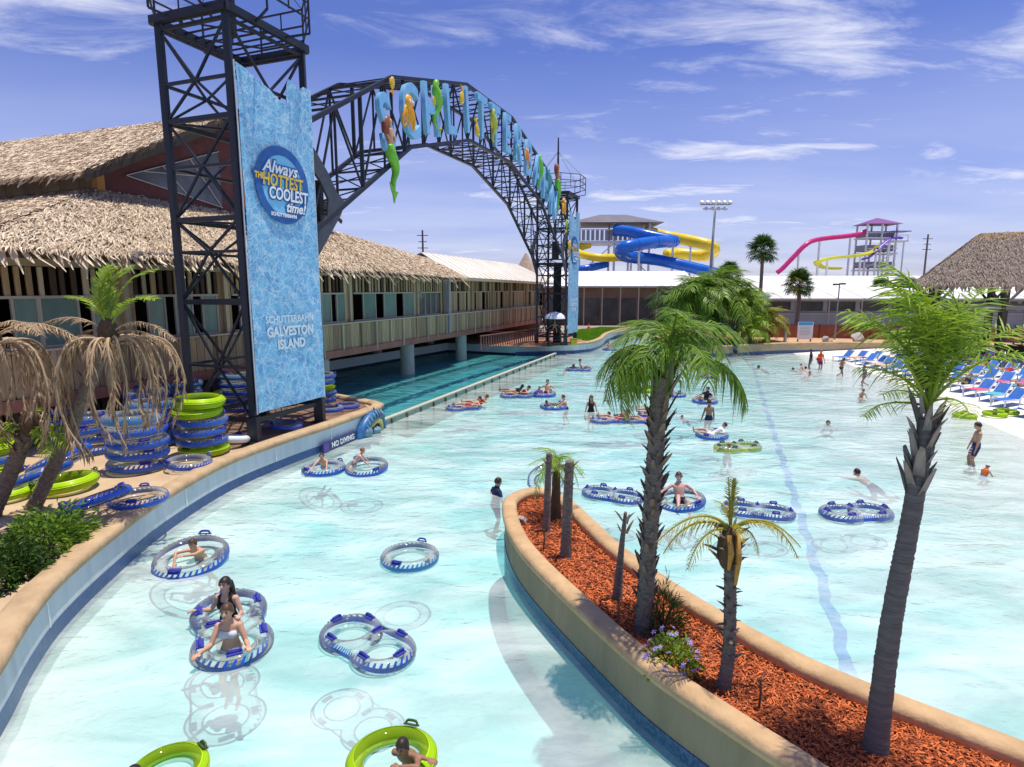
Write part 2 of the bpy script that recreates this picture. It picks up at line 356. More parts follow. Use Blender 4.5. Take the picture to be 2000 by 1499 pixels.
# ------------------------------------------------------------ planter island
outl=[(4.9,2.6),(3.75,4.6),(3.09,5.62),(2.5,6.42),(1.75,7.55),(.9,9.35),(.25,10.95),(-.06,12.2),(-.17,13.4),(-.1,14.0),(.2,14.5),(.62,14.7),(1.05,14.45),(1.42,13.75),(1.8,12.4),(2.15,11.2),(2.75,9.75),(3.5,8.4),(4.2,7.4),(5.05,6.6),(5.9,5.85),(7.2,4.6),(8.4,3.4)]
PI_=[(p.x,p.y) for p in catmull([(x,y,0) for x,y in outl],6)]; PI_=PI_[::-1]   # water on the right hand
pw=empty('planter_wall',(0.5,14,0),'boat-shaped island planter wall with tan rounded coping and olive stucco side','planter')
stuc=M('stucco_olive',(.36,.28,.165),(.28,.225,.13),scale=1.6,rough=.9,bump=.5,world=True,stretch=(1.6,1.6,.3),detail=9)
PR=PI_[::-1]
sweep(PR,[(-.0,-1.7),(0,.86),(.25,.86),(.25,-1.7)]).build('wall',stuc,pw)
sweep(PR,[(-.01,-1.68),(-.01,-.14),(.05,-.14),(.05,-1.68)]).build('underwater_facing',floorm,pw)
sweep(PR,[(-.014,-.14),(-.014,.2),(.05,.2),(.05,-.14)]).build('waterline_band',M('tile_blue',(.02,.055,.15),(.06,.13,.26),scale=18,rough=.3,world=True,contrast=(.45,.6)),pw)
sweep(PR,[(-.05,.82),(-.07,.9),(-.045,.97),(.02,1.0),(.22,1.0),(.275,.95),(.29,.82)]).build('coping',M('coping_orange',(.58,.39,.21),(.38,.24,.125),scale=2.5,rough=.88,bump=.5,world=True,contrast=(.38,.78),detail=9),pw,smooth=True)
pmid=[]
inner=[]
for i,p in enumerate(PR):
    a=Vector(PR[max(i-1,0)]); b=Vector(PR[min(i+1,len(PR)-1)]); d=(b-a).normalized(); inner.append((p[0]+d.y*.22,p[1]-d.x*.22))
tag(flat(inner[::-1],.80).build('mulch_bed',M('mulch_base',(.12,.03,.012),(.2,.055,.02),scale=14,rough=.95,bump=.6,world=True)),kind='structure')
def inside(p,poly):
    x,y=p; c=False; n=len(poly); j=n-1
    for i in range(n):
        if (poly[i][1]>y)!=(poly[j][1]>y) and x<(poly[j][0]-poly[i][0])*(y-poly[i][1])/(poly[j][1]-poly[i][1])+poly[i][0]: c=not c
        j=i
    return c
mb=MB(); tv=[]; cnt=0; rr=random.Random(11)
while cnt<30000:
    x=rr.uniform(-.2,8); y=rr.uniform(3,14.6)
    if rr.random()>min(1,(6.5/y)**1.3) or not inside((x,y),inner): continue
    l=rr.uniform(.025,.10)*(2.0 if rr.random()<.04 else 1)*(1.2 if y>9 else 1); wd=rr.uniform(.008,.02)*(1.25 if y>9 else 1); a=rr.uniform(0,6.283); ti=rr.uniform(-.5,.5); z=.80+rr.uniform(.004,.035)
    d=Vector((math.cos(a)*math.cos(ti),math.sin(a)*math.cos(ti),math.sin(ti)))*l*.5; n=Vector((-math.sin(a),math.cos(a),rr.uniform(-.6,.6))).normalized()*wd*.5
    c=Vector((x,y,z)); u=Vector((0,0,.006))
    mb.add([c-d-n,c-d+n,c+n*1.2+u,c-n*1.2+u,c+d+n*.7,c+d-n*.7],[(0,3,2,1),(3,5,4,2)]); q=rr.random(); tv+= [q,q]; cnt+=1
me=mb.mesh('mulch'); tone(me,tv); tag(mkobj('mulch_chips',me,None,leafmat('mulch_chip',(.2,.03,.008),(.76,.2,.06),trans=0,rough=.85)),'loose red-brown wood mulch chips covering the island bed','mulch',kind='stuff')
for (x,y,h) in [(.64,11.4,.42),(1.62,8.5,.5),(3.08,6.75,.42)]:
    o=empty('garden_stake',(x,y,.8),{11.4:'thin brown stake between the bare palm stubs',8.5:'short dark stake with a bent top beside the tall shaggy palm',6.75:'small stake beside the purple flowers'}[y],'stake')
    MB().tube([(x,y,.76),(x+.01,y,.8+h*.6),(x,y+.01,.8+h)],[.018,.016,.014],6).build('pole',M('stake_brown',(.12,.07,.04),rough=.9),o)
    MB().ell((x,y,.8+h),(.03,.03,.02),8,5).build('cap',M('stake_cap',(.05,.04,.035),rough=.8),o)
rk=empty('garden_rock',(.23,12.8,.8),'pale grey rock on the mulch at the rounded island tip','rock'); 
def rockmesh(seed,r):
    bm=bmesh.new(); bmesh.ops.create_icosphere(bm,subdivisions=3,radius=1); q=random.Random(seed); ph=[(Vector((q.uniform(-1,1),q.uniform(-1,1),q.uniform(-1,1))).normalized(),q.uniform(.5,.95)) for _ in range(14)]
    for v in bm.verts:
        for n,dn in ph:
            k=v.co.dot(n)
            if k>dn*.85: v.co-=n*(k-dn*.85)
        v.co=Vector((v.co.x*r[0],v.co.y*r[1],v.co.z*r[2]))
    me=bpy.data.meshes.new('rock'); bm.to_mesh(me); bm.free(); return me
rockm=M('rock_pale',(.5,.45,.42),(.36,.32,.3),scale=6,rough=.9,bump=.5)
mkobj('rock',rockmesh(2,(.16,.13,.12)),rk,rockm,loc=(0,0,.06)); mkobj('rock_chip',rockmesh(5,(.07,.06,.05)),rk,rockm,loc=(-.17,.03,.02))
# ------------------------------------------------------------ long wooden building over the channel
BQ=Vector((-7.0,42.0)); BD=Vector((.345,.9386)).normalized(); BN=Vector((BD.y,-BD.x)); BRZ=math.atan2(BD.y,BD.x)
def Bp(s,o,z): return Vector((BQ.x+BD.x*s+BN.x*o,BQ.y+BD.y*s+BN.y*o,z))
wood=M('weathered_board',(.36,.25,.13),(.5,.37,.21),scale=2.5,rough=.85,stretch=(1.2,1.2,.4),bump=.2,rand=.3)
woodlt=M('batten_board',(.48,.39,.25),(.56,.48,.33),scale=3,rough=.85,rand=.2)
woodgrey=M('grey_post',(.34,.33,.33),(.42,.4,.38),scale=3,rough=.8)
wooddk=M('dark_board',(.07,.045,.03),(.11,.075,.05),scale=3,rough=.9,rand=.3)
redbeam=M('red_beam',(.33,.13,.09),(.42,.19,.13),scale=1.2,rough=.8,world=True)
dark=M('interior_shade',(.012,.011,.01),rough=.95)  # near-black puts the unlit room's shade into the colour behind openings
paneg=M('window_pane',(.13,.22,.18),(.2,.3,.25),scale=.8,rough=.12,spec=.6,rand=.15)
framew=M('window_frame_wood',(.40,.36,.29),(.48,.44,.36),scale=4,rough=.8,rand=.1)
bld=empty('boardwalk_building',Bp(-8,0,0),'long weathered wooden building on round piers with a shaggy palm-thatch roof','building')
def bbox(mb,s0,s1,o0,o1,z0,z1):
    P=[Bp(s,o,z) for s in(s0,s1) for o in(o0,o1) for z in(z0,z1)]
    mb.add(P,[(0,1,3,2),(4,6,7,5),(0,4,5,1),(2,3,7,6),(0,2,6,4),(1,5,7,3)]); return mb
S0,S1,SX=-26.0,5.5,30.0
def part(name,mat,s0,s1,o0,o1,z0,z1,parent=None,base=UB):
    return blk(name,parent or bld,Bp((s0+s1)/2,(o0+o1)/2,(z0+z1)/2),(abs(s1-s0),abs(o1-o0),z1-z0),mat,rz=BRZ,base=base)
part('floor_beam',redbeam,S0,SX,-.45,.12,2.15,2.55)
part('floor_slab',woodlt,S0+.05,SX-.05,-3.3,-.46,2.2,2.5)
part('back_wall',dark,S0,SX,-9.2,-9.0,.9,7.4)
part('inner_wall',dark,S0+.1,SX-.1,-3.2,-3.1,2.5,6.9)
part('end_wall',M('end_wall_red',(.2,.07,.05),(.27,.1,.07),scale=1.5,rough=.85),S0-.14,S0-.002,-9.1,.1,.9,7.1)
part('end_wall',wood,SX,SX+.14,-9.1,-.2,.9,6.8)
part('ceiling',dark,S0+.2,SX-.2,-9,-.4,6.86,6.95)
# skirt below the deck where it stands on land
for i in range(26):
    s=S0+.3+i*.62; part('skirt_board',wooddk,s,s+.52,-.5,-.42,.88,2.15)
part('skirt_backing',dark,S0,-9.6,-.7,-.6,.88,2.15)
rb=random.Random(5)
s=S0+.12
while s<SX-.1:
    wd=rb.uniform(.36,.5); part('lower_board',wood,s,min(s+wd-.03,SX-.02),-.03+rb.uniform(0,.015),.03,2.56,3.98,base=UBB); s+=wd
s=S0+.4
while s<SX:
    part('batten',woodlt if rb.random()<.75 else wood,s,s+.13,.045,.15,2.2 if rb.random()<.7 else 2.56,3.98,base=UBB); s+=rb.choice([1.55,1.75,1.9])
part('rail_cap',woodlt,S0,S1,-.12,.2,3.985,4.06); part('rail_cap',woodlt,S1+.005,SX,-.12,.2,3.985,4.06)
part('header_beam',woodlt,S0,S1,-.42,-.2,6.72,7.02); part('header_beam',wood,S1+.2,SX,-.42,-.2,6.62,6.86)
# window bays
def bay(s,e,kind):
    z0,z1,zt=4.1,5.72,6.7
    part('bay_post',woodlt if kind!='w' else wood,s,s+.2,-.44,-.16,4.065,6.715,base=UBB)
    part('bay_board',wood,s+.21,s+.48,-.38,-.3,4.065,6.715,base=UBB); part('bay_board',wood,e-.28,e-.01,-.38,-.3,4.065,6.715,base=UBB)
    a=s+.5; b=e-.3
    part('sill',framew,a,b,-.36,-.22,z0-.04,z0+.04); part('transom',framew,a,b,-.36,-.22,z1-.04,z1+.05)
    if kind=='f': # frames with panes and open gaps
        n=3; wp=(b-a)/n
        for i in range(n):
            u=a+i*wp; v=u+wp
            g=rb.uniform(.36,.46)*wp if rb.random()<.8 else .06
            part('jamb',framew,u+g-.08,u+g,-.34,-.26,z0+.041,z1-.041); part('jamb',framew,v-.09,v-.01,-.34,-.26,z0+.041,z1-.041)
            part('window_pane',paneg,u+g+.003,v-.093,-.31,-.29,z0+.042,z1-.042)
    elif kind=='s': # screened opening
        for i in range(1,4): part('mullion',framew,a+(b-a)*i/4-.03,a+(b-a)*i/4+.03,-.34,-.27,z0+.041,z1-.041)
        part('window_pane',M('window_clear',(.1,.12,.11),(.16,.17,.14),scale=1,rough=.08,spec=.7),a,b,-.42,-.4,z0+.041,z1-.041)
        part('yellow_bin',M('bin_yellow',(.6,.5,.03),rough=.5),a+.5,a+1.05,-.95,-.5,z0+.05,z0+.75)
    else:
        u=a
        while u<b-.1:
            if rb.random()<.66: part('upper_board',wood,u,u+.3,-.34,-.28,z0+.041,z1-.041,base=UBB)
            u+=.34
    u=a; 
    while u<b-.05:   # clerestory boards with dark slots
        part('clerestory_board',rb.choice([wood,wood,woodlt,wooddk]),u,u+rb.uniform(.14,.2),-.35,-.28,z1+.052,zt,base=UBB); u+=rb.uniform(.3,.4)
e=S0+.2; i=0
kinds=['f','f','f','f','f','s','w','w','w','w','w','w']
edges=[-25.6,-20.9,-16.2,-11.6,-6.9,1.2,S1-.1]
for a,b_ in zip(edges,edges[1:]): bay(a,b_,'s' if b_>5 else 'f')
# wide middle run has two window groups
part('corner_post',woodgrey,S1-.02,S1+.3,-.3,.24,2.56,6.9,base=UBB)
a=S1+.4
while a<SX-1: bay(a,min(a+4.8,SX),'w'); a+=4.85
# piers
for s,r in [(-9.4,.5),(0.2,.5),(9.2,.48)]:
    p=Bp(s,-.55,0); MB().tube([(p.x,p.y,-1.3),(p.x,p.y,.05),(p.x,p.y,1.6),(p.x,p.y,2.12)],[r,r,r*.98,r],20).build('pier',M('pier_concrete',(.5,.46,.38),(.38,.36,.3),scale=2,rough=.9,bump=.2,stretch=(1,1,.4),world=True),bld,smooth=False)
for s,r in [(-4.5,.45),(4.7,.45),(13.8,.45)]:
    p=Bp(s,-6,0); MB().tube([(p.x,p.y,-1.3),(p.x,p.y,2.15)],r,16).build('pier',MATS['pier_concrete'],bld)
# roofs
roofdk=M('roof_under',(.2,.15,.11),rough=.95)
def slab(mb,a,b,c,d,t=.12):
    A=[Vector(p) for p in (a,b,c,d)]; n=(A[1]-A[0]).cross(A[2]-A[0]).normalized()
    if n.z<0: n=-n
    P=A+[p-n*t for p in A]; mb.add(P,[(0,1,2,3),(7,6,5,4),(0,4,5,1),(1,5,6,2),(2,6,7,3),(3,7,4,0)])
thm=leafmat('thatch_leaf',(.33,.22,.14),(.88,.75,.58),trans=.05,rough=.9)
thg=leafmat('thatch_grey',(.16,.125,.10),(.44,.36,.30),trans=.05,rough=.9)
def thatch(quads,dens,lr=(.35,.8),wr=(.02,.052),seed=1,lift=(.02,.14)):
    rr=random.Random(seed); mb=MB(); tv=[]
    for a,b,c,d in quads:   # a,b eave  c,d ridge (c above b)
        a,b,c,d=[Vector(p) for p in (a,b,c,d)]; n=(b-a).cross(d-a); n=(b-a).cross(c-b) if n.length<1e-4 else n
        area=((b-a).cross(c-a).length+(c-a).cross(d-a).length)/2; n.normalize()
        if n.z<0: n=-n
        dn=((a+b)-(c+d)).normalized(); sd=n.cross(dn)
        for _ in range(int(area*dens)):
            u=rr.random(); v=rr.random()
            p=a.lerp(b,u).lerp(d.lerp(c,u),v)
            l=rr.uniform(*lr); w_=rr.uniform(*wr); y=rr.gauss(0,.33); dr=(dn*math.cos(y)+sd*math.sin(y)); sx=(sd*math.cos(y)-dn*math.sin(y))*w_*.5
            lf=rr.uniform(*lift); p0=p+n*rr.uniform(.0,.03); p1=p0+dr*l*.55+n*lf*.8; p2=p0+dr*l+n*lf*rr.uniform(.2,1.1)
            roll=n*rr.uniform(-.4,.4)*w_
            mb.add([p0-sx*.6,p0+sx*.6,p1+sx+roll,p1-sx-roll,p2],[(0,1,2,3),(3,2,4)])
            q=min(1,max(0,rr.gauss(.55,.27))); tv+=[q,min(1,q+.1)]
    return mb,tv
def thatch_part(parent,quads,dens,mat=thm,name='thatch',**k):
    mb,tv=thatch(quads,dens,**k); me=mb.mesh(name,org=ORI[parent.name]); tone(me,tv); o=mkobj(name,me,parent,mat); o['kind']='stuff'; return o
ez,eo=7.12,1.25
E0,E1=Bp(-26.6,eo,ez+.1),Bp(S1+.4,eo,ez-.18)
R0,R1,R2=Bp(-19.3,-3.2,9.95),Bp(-6.5,-3.2,9.85),Bp(8.3,-3.2,8.5)
Lb=Bp(-26.6,-14,ez+.1); Lr=Bp(-19.3,-14,9.75)
lr=[(E0,Bp(-6.5,eo,ez-.02),R1,R0),(Bp(-6.5,eo,ez-.02),E1,R2,R1),(Lb,E0,R0,Lr)]
rf=MB()
for q in lr: slab(rf,*q)
slab(rf,Bp(8.3,-3.2,8.5),Bp(-6.5,-3.2,9.85),Bp(-6.5,-8,8.2),Bp(8.3,-8,7.5))
rlow=rf.build('roof',roofdk,bld)
ORI[rlow.name]=ORI[bld.name]
thatch_part(rlow,lr,330,seed=2)
# eave fringe: each hanging thatch leaf on its own
def leafpiece(name,l,w_):
    mb=MB().add([(-w_*.35,0,0),(w_*.35,0,0),(w_*.5,-l*.08,-l*.5),(-w_*.5,-l*.12,-l*.5),(w_*.12,-l*.05,-l),(-w_*.08,-l*.05,-l*.95)],[(0,1,2,3),(3,2,4,5)]); me=mb.mesh(name); return me
fr=[leafpiece('eave_leaf',.62,.15),leafpiece('eave_leaf',.75,.12),leafpiece('eave_leaf',.5,.17)]
for k,m in enumerate(fr): tone(m,[.35+.2*k,.5+.2*k]); m.materials.append(thm)
for i in range(190):
    u=i/189; p=E0.lerp(E1,u)+Vector((BN.x,BN.y,0))*rb.uniform(-.05,.05); n_=p-ORI[bld.name]
    o=mkobj('eave_leaf',rb.choice(fr),rlow,None,loc=n_+Vector((0,0,rb.uniform(-.02,.1)))); o.rotation_euler=Euler((R(rb.uniform(28,60)),R(rb.uniform(-14,14)),BRZ+R(180)+rb.gauss(-.35,.2)+0))
    o.rotation_euler.z=BRZ+rb.gauss(.0,.25)+math.pi; o.scale=(1.15,1,rb.uniform(1.0,1.5))
for i in range(46):
    p=Lb.lerp(E0,.45+.55*i/45); o=mkobj('eave_leaf',rb.choice(fr),rlow,None,loc=p-ORI[bld.name]+Vector((0,0,rb.uniform(-.02,.08)))); o.rotation_euler=(R(rb.uniform(28,55)),R(rb.uniform(-14,14)),BRZ+math.pi/2+rb.gauss(0,.25))
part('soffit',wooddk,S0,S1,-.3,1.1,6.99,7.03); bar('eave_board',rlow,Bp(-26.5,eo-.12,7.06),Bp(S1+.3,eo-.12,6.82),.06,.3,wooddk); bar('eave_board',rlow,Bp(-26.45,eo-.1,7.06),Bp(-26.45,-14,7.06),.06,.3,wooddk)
# upper storey gable
SA,SB,SM,ZA,ZB=-19.2,-6.4,-12.8,9.7,14.3
purp=M('gable_maroon',(.11,.035,.035),(.15,.05,.05),scale=1.2,rough=.75,world=True)
us=MB()
P=[Bp(SA,-3.0,ZA-.6),Bp(SB,-3.0,ZA-.6),Bp(SB,-3.0,10.7),Bp(SM,-3.0,ZB-.2),Bp(SA,-3.0,10.7)]; Pb=[p+Vector((-BN.x,-BN.y,0))*.2 for p in P]
us.add(P+Pb,[(0,1,2,3,4),(9,8,7,6,5)]+[(i,5+i,5+(i+1)%5,(i+1)%5) for i in range(5)])
up=us.build('gable_wall',purp,bld); ORI[up.name]=ORI[bld.name]
part('corner_post',M('post_orange',(.5,.24,.07),(.6,.32,.12),scale=3,rough=.7),SA-.28,SA+.02,-3.2,-2.9,9.3,10.75)
part('gable_post',MATS['post_orange'],SM+.9,SM+1.25,-2.99,-2.78,9.5,12.9)
for i in range(10):
    o=-3.05-i*1.15; part('side_board',M('side_board_grey',(.3,.26,.22),(.22,.19,.17),scale=1.5,rough=.9,rand=.15),SA-.1,SA,o-1.12,o,9.0,10.7)
# trapezoid gable window with white bars
gw=MB(); G=[Bp(-18.2,-2.985,10.65),Bp(-13.2,-2.985,9.95),Bp(-13.2,-2.985,12.6)]
G2=[p+Vector((BN.x,BN.y,0))*.03 for p in G]; gw.add(G+G2,[(3,4,5),(2,1,0),(0,1,4,3),(1,2,5,4),(2,0,3,5)])
wn=gw.build('window',M('gable_glass',(.05,.055,.07),(.12,.12,.14),scale=.7,rough=.15,spec=.6,world=True),up); ORI[wn.name]=ORI[bld.name]
barm=M('bar_white',(.55,.52,.5),rough=.6)
for a,b_ in [((-18.2,10.65),(-13.2,12.6)),((-18.2,10.65),(-13.2,9.95)),((-16.4,11.35),(-15.2,10.25)),((-14.9,11.9),(-13.3,10.0)),((-17.4,10.95),(-13.2,11.35))]:
    bar('window_bar',up,Bp(a[0],-2.93,a[1]),Bp(b_[0],-2.93,b_[1]),.05,.03,barm)
ur=MB(); U=[(Bp(SA-1.4,-2.0,10.35),Bp(SM,-2.0,ZB+.1)),(Bp(SA-1.4,-24,10.35),Bp(SM,-24,ZB+.1)),(Bp(SB+1.4,-2.0,10.35),None),(Bp(SB+1.4,-24,10.35),None)]
uq=[(U[1][0],U[0][0],U[0][1],U[1][1]),(U[2][0],U[3][0],U[1][1],U[0][1])]
for q in uq: slab(ur,*q,t=.25)
ruf=ur.build('upper_roof',roofdk,bld); ORI[ruf.name]=ORI[bld.name]
thatch_part(ruf,uq[:1],270,seed=3); thatch_part(ruf,uq[1:],45,seed=4)
for i in range(70):
    p=uq[0][0].lerp(uq[0][1],.35+.65*i/69); o=mkobj('eave_leaf',rb.choice(fr),ruf,None,loc=p-ORI[bld.name]+Vector((0,0,rb.uniform(.0,.1)))); o.rotation_euler=(R(rb.uniform(25,50)),R(rb.uniform(-14,14)),BRZ+math.pi/2+rb.gauss(0,.25)); o.scale=(1,1,.8)
bar('rake_board',ruf,Bp(SA-1.5,-1.93,10.05),Bp(SM,-1.93,ZB-.2),.06,.24,M('rake_dark',(.05,.04,.035),rough=.9)); bar('rake_board',ruf,Bp(SB+1.5,-1.93,10.05),Bp(SM,-1.93,ZB-.2),.06,.24,MATS['rake_dark'])
# pale metal roof over the far half
metal=M('roof_metal_cream',(.72,.66,.56),(.8,.76,.68),scale=.4,rough=.5,world=True)
wr=MB(); slab(wr,Bp(S1+.1,1.0,6.9),Bp(SX+3,1.0,6.66),Bp(SX+3,-4,8.95),Bp(8.9,-4,9.05),t=.08); slab(wr,Bp(8.9,-4,9.05),Bp(SX+3,-4,8.95),Bp(SX+3,-9.5,6.7),Bp(8.9,-9.5,6.7),t=.08)
wo_=wr.build('metal_roof',metal,bld); ORI[wo_.name]=ORI[bld.name]
for i in range(22):
    u=(i+.5)/22; a=Bp(S1+.1,1.02,6.93).lerp(Bp(SX+3,1.02,6.69),u); b_=Bp(8.9,-4,9.08).lerp(Bp(SX+3,-4,8.98),u); bar('roof_seam',wo_,a,b_,.04,.05,metal)
bar('eave_board',wo_,Bp(S1+.3,1.06,6.74),Bp(SX+3,1.06,6.54),.04,.2,M('eave_tan',(.45,.36,.24),rough=.8))
# red-brown boardwalk beyond the building, beside the far tower
rw=empty('boardwalk',Bp(16,2.0,.9),'red-brown slatted boardwalk railing between the building and the far truss tower','railing')
for i in range(34): p=Bp(9.2+i*.42,1.3+.06*i,0); blk('picket',rw,(p.x,p.y,1.5),(.2,.05,1.1),M('picket_red',(.3,.11,.08),(.38,.16,.11),scale=2,rough=.85,rand=.2),rz=BRZ)
bar('rail',rw,Bp(9,1.3,2.08),Bp(23.6,3.36,2.08),.1,.08,MATS['picket_red'])
tag(flat([tuple(Bp(13.3,.2,0)[:2]),tuple(Bp(14,5.5,0)[:2]),(7,58),(9,64),(4,70)],PZ-.03).build('tower_deck',M('red_deck',(.3,.13,.08),(.4,.2,.12),scale=1.5,rough=.9,world=True)),kind='structure')
# ------------------------------------------------------------ truss towers, banners, arch
AD=Vector((.357,.934)).normalized(); AN=Vector((AD.y,-AD.x)); ARZ=math.atan2(AD.y,AD.x)
def tower(N0,label,zb,mast):
    """N0 near corner on the water side; side 3.38 along the arch, 2.78 across"""
    t=empty('truss_tower',(N0.x-AN.x*1.4+AD.x*1.7,N0.y-AN.y*1.4+AD.y*1.7,zb),label,'tower')
    C=[N0,N0+AD*3.38,N0+AD*3.38-AN*2.78,N0-AN*2.78]; Z=lambda i,z:Vector((C[i%4].x,C[i%4].y,z))
    for i in range(4): bar('leg',t,Z(i,zb),Z(i,14.3),.2,.2,steel); blk('base_plate',t,Z(i,zb+.03),(.55,.55,.06),steel,rz=ARZ); bar('base_post',t,Z(i,zb+.06),Z(i,zb+.9),.34,.34,steel)
    lv=[zb+.75,3.4,5.55,7.2,8.25,9.9,11.35,12.5,14.15]
    for k,z in enumerate(lv):
        for i in range(4): bar('crossbar',t,Z(i,z),Z(i+1,z),.1,.16 if k in(0,2,4,6) else .09,steel)
        if k and k in (2,4,6): bar('diaphragm_bar',t,Z(0,z),Z(2,z),.07,.07,steel); bar('diaphragm_bar',t,Z(1,z),Z(3,z),.07,.07,steel)
    for k,(a,b) in enumerate(zip(lv,lv[1:])):
        for i in range(4):
            m=(Z(i,a)+Z(i+1,a))/2; mt=(Z(i,b)+Z(i+1,b))/2
            if k%2==0: bar('brace',t,Z(i,a),mt,.07,.07,steel); bar('brace',t,Z(i+1,a),mt,.07,.07,steel)
            else: bar('brace',t,m,Z(i,b),.07,.07,steel); bar('brace',t,m,Z(i+1,b),.07,.07,steel)
    # platform and crow's nest railing
    ce=sum(C,Vector((0,0)))/4
    O=[ce+(c-ce)*1.1 for c in C]; Zo=lambda i,z:Vector((O[i%4].x,O[i%4].y,z))
    for i in range(4): bar('platform_beam',t,Zo(i,14.4),Zo(i+1,14.4),.16,.24,steel)
    for k in range(1,9): 
        a=Zo(0,14.45).lerp(Zo(1,14.45),k/9); b=Zo(3,14.45).lerp(Zo(2,14.45),k/9); bar('platform_slat',t,a,b,.07,.04,steel)
    H=[ce+(AD*math.cos(q)+AN*math.sin(q))*2.55 for q in [math.pi*(.125+.25*j) for j in range(8)]]
    for j in range(8):
        a,b=H[j],H[(j+1)%8]
        for z in (14.95,15.45,16.0): bar('guard_rail',t,(a.x,a.y,z),(b.x,b.y,z),.05,.05,steel)
        bar('rail_post',t,(a.x,a.y,14.5),(a.x,a.y,16.0),.055,.055,steel)
        q=(a-ce)*.62+ce; bar('rail_bracket',t,(a.x,a.y,14.5),(q.x,q.y,14.35),.06,.06,steel)
        mid=(a+b)/2; bar('rail_post',t,(mid.x,mid.y,14.9),(mid.x,mid.y,16.0),.04,.04,steel)
    MB().tube([(ce.x,ce.y,14.4),(ce.x,ce.y,17),(ce.x,ce.y,mast)],[.13,.1,.06],10).build('mast',steel,t)
    for j in (0,2,4,6): bar('guy_wire',t,(ce.x,ce.y,mast-1.2),(H[j].x,H[j].y,16),.018,.018,steel)
    return t,C
T1,C1=tower(Vector((-8.68,19.67)),'tall dark steel truss tower on the tube deck with a blue banner','.9' and .86,19.4)
T2,C2=tower(Vector((4.9,55.0)),'far dark steel truss tower with crow\'s nest and mast at the pool corner',.86,19.5)
bar('ladder_column',T2,Vector((C2[2].x+AN.x*1.3-AD.x*1.2,C2[2].y+AN.y*1.3-AD.y*1.2,.9)),Vector((C2[2].x+AN.x*1.3-AD.x*1.2,C2[2].y+AN.y*1.3-AD.y*1.2,8.2)),.7,.7,M('panel_black',(.015,.016,.02),rough=.6))
# arch: parametric profile s along the near face
top=[(0,11.9),(5.9,15.25),(13.7,17.25),(20.8,17.25),(28.6,15.25),(34.5,11.9)]
bot=[(0,8.0),(7.4,12.6),(14.0,14.35),(20.5,14.35),(27.1,12.6),(34.5,8.0)]
def prof(P,s):
    for (a,b),(c,d) in zip(P,P[1:]):
        if s<=c: return b+(d-b)*(s-a)/(c-a)
    return P[-1][1]
A0=Vector((C1[1].x,C1[1].y)); ARL=(Vector((C2[0].x,C2[0].y))-A0).length; KS=ARL/34.5
def Ap(s,back,z):
    p=A0+(Vector(C2[0])-A0)*(s/34.5)-AN*(2.78*back); return Vector((p.x,p.y,z))
arch=empty('truss_arch',Ap(17,.5,8),'dark steel box-truss arch spanning between the two towers','arch')
ss=sorted(set([a for a,_ in top]+[a for a,_ in bot]))
nseg=20; st=[34.5*i/nseg for i in range(nseg+1)]
def chord(P,b,wd):
    for (a,z),(c,d) in zip(P,P[1:]): bar('chord',arch,Ap(a,b,z),Ap(c,b,d),wd,wd,steel)
for b in (0,1): chord(top,b,.17); chord(bot,b,.17)
for i,s in enumerate(st):
    zt,zb=prof(top,s),prof(bot,s)
    heavy=.15 if i%2==0 else .09
    if 0<i<nseg:
        for b in (0,1): bar('upright',arch,Ap(s,b,zb),Ap(s,b,zt),heavy,heavy,steel)
    bar('tie',arch,Ap(s,0,zt),Ap(s,1,zt),.08,.08,steel); bar('tie',arch,Ap(s,0,zb),Ap(s,1,zb),.08,.08,steel)
    if i<nseg:
        s2=st[i+1]; zt2,zb2=prof(top,s2),prof(bot,s2)
        for b in (0,1):
            if i%2==0: bar('diagonal',arch,Ap(s,b,zb),Ap(s2,b,zt2),.07,.07,steel)
            else: bar('diagonal',arch,Ap(s,b,zt),Ap(s2,b,zb2),.07,.07,steel)
        bar('diagonal',arch,Ap(s,0,zt),Ap(s2,1,zt2),.05,.05,steel); bar('diagonal',arch,Ap(s,1,zb),Ap(s2,0,zb2),.05,.05,steel); bar('diagonal',arch,Ap(s,0,zb),Ap(s2,1,zb2),.045,.045,steel)
        sm=(s+s2)/2; bar('tie',arch,Ap(sm,0,prof(bot,sm)),Ap(sm,1,prof(bot,sm)),.05,.05,steel)
        bar('tie',arch,Ap(sm,0,prof(top,sm)),Ap(sm,1,prof(top,sm)),.05,.05,steel)
# curved gusset brackets at the springings
plate=M('plate_grey',(.05,.058,.075),(.07,.078,.095),scale=2,rough=.5,metal=.2)
def gusset(flip,b):
    pts=[(0,11.4),(.55,10.9),(1.1,10.35),(1.6,9.7),(2.1,9.4),(1.75,8.85),(.02,6.9),(.02,7.9),(.95,8.75),(1.05,9.4),(.6,10.0),(.2,10.35),(0,10.4)]
    F=lambda s:34.5-s if flip else s
    o_=-.03 if b==0 else .03
    P=[Ap(F(s),b,z)+Vector((AN.x,AN.y,0))*(.1-.02) for s,z in pts]; Q=[p-Vector((AN.x,AN.y,0))*.1 for p in P]; n=len(P)
    MB().add(P+Q,[tuple(range(n)),tuple(range(2*n-1,n-1,-1))]+[(i,n+i,n+(i+1)%n,(i+1)%n) for i in range(n)]).build('gusset_plate',plate,arch)
for f in (0,1):
    for b in (0,1): gusset(f,b)
    s=1.15 if not f else 34.5-1.15
    bar('machine_box',arch,Ap(s,.25,8.6),Ap(s,.25,10.1),.55,.6,M('panel_black',(.015,.016,.02),rough=.6)); bar('tie',arch,Ap(s*1.0,.0,8.55),Ap(s,1,8.55),.25,.1,steel)
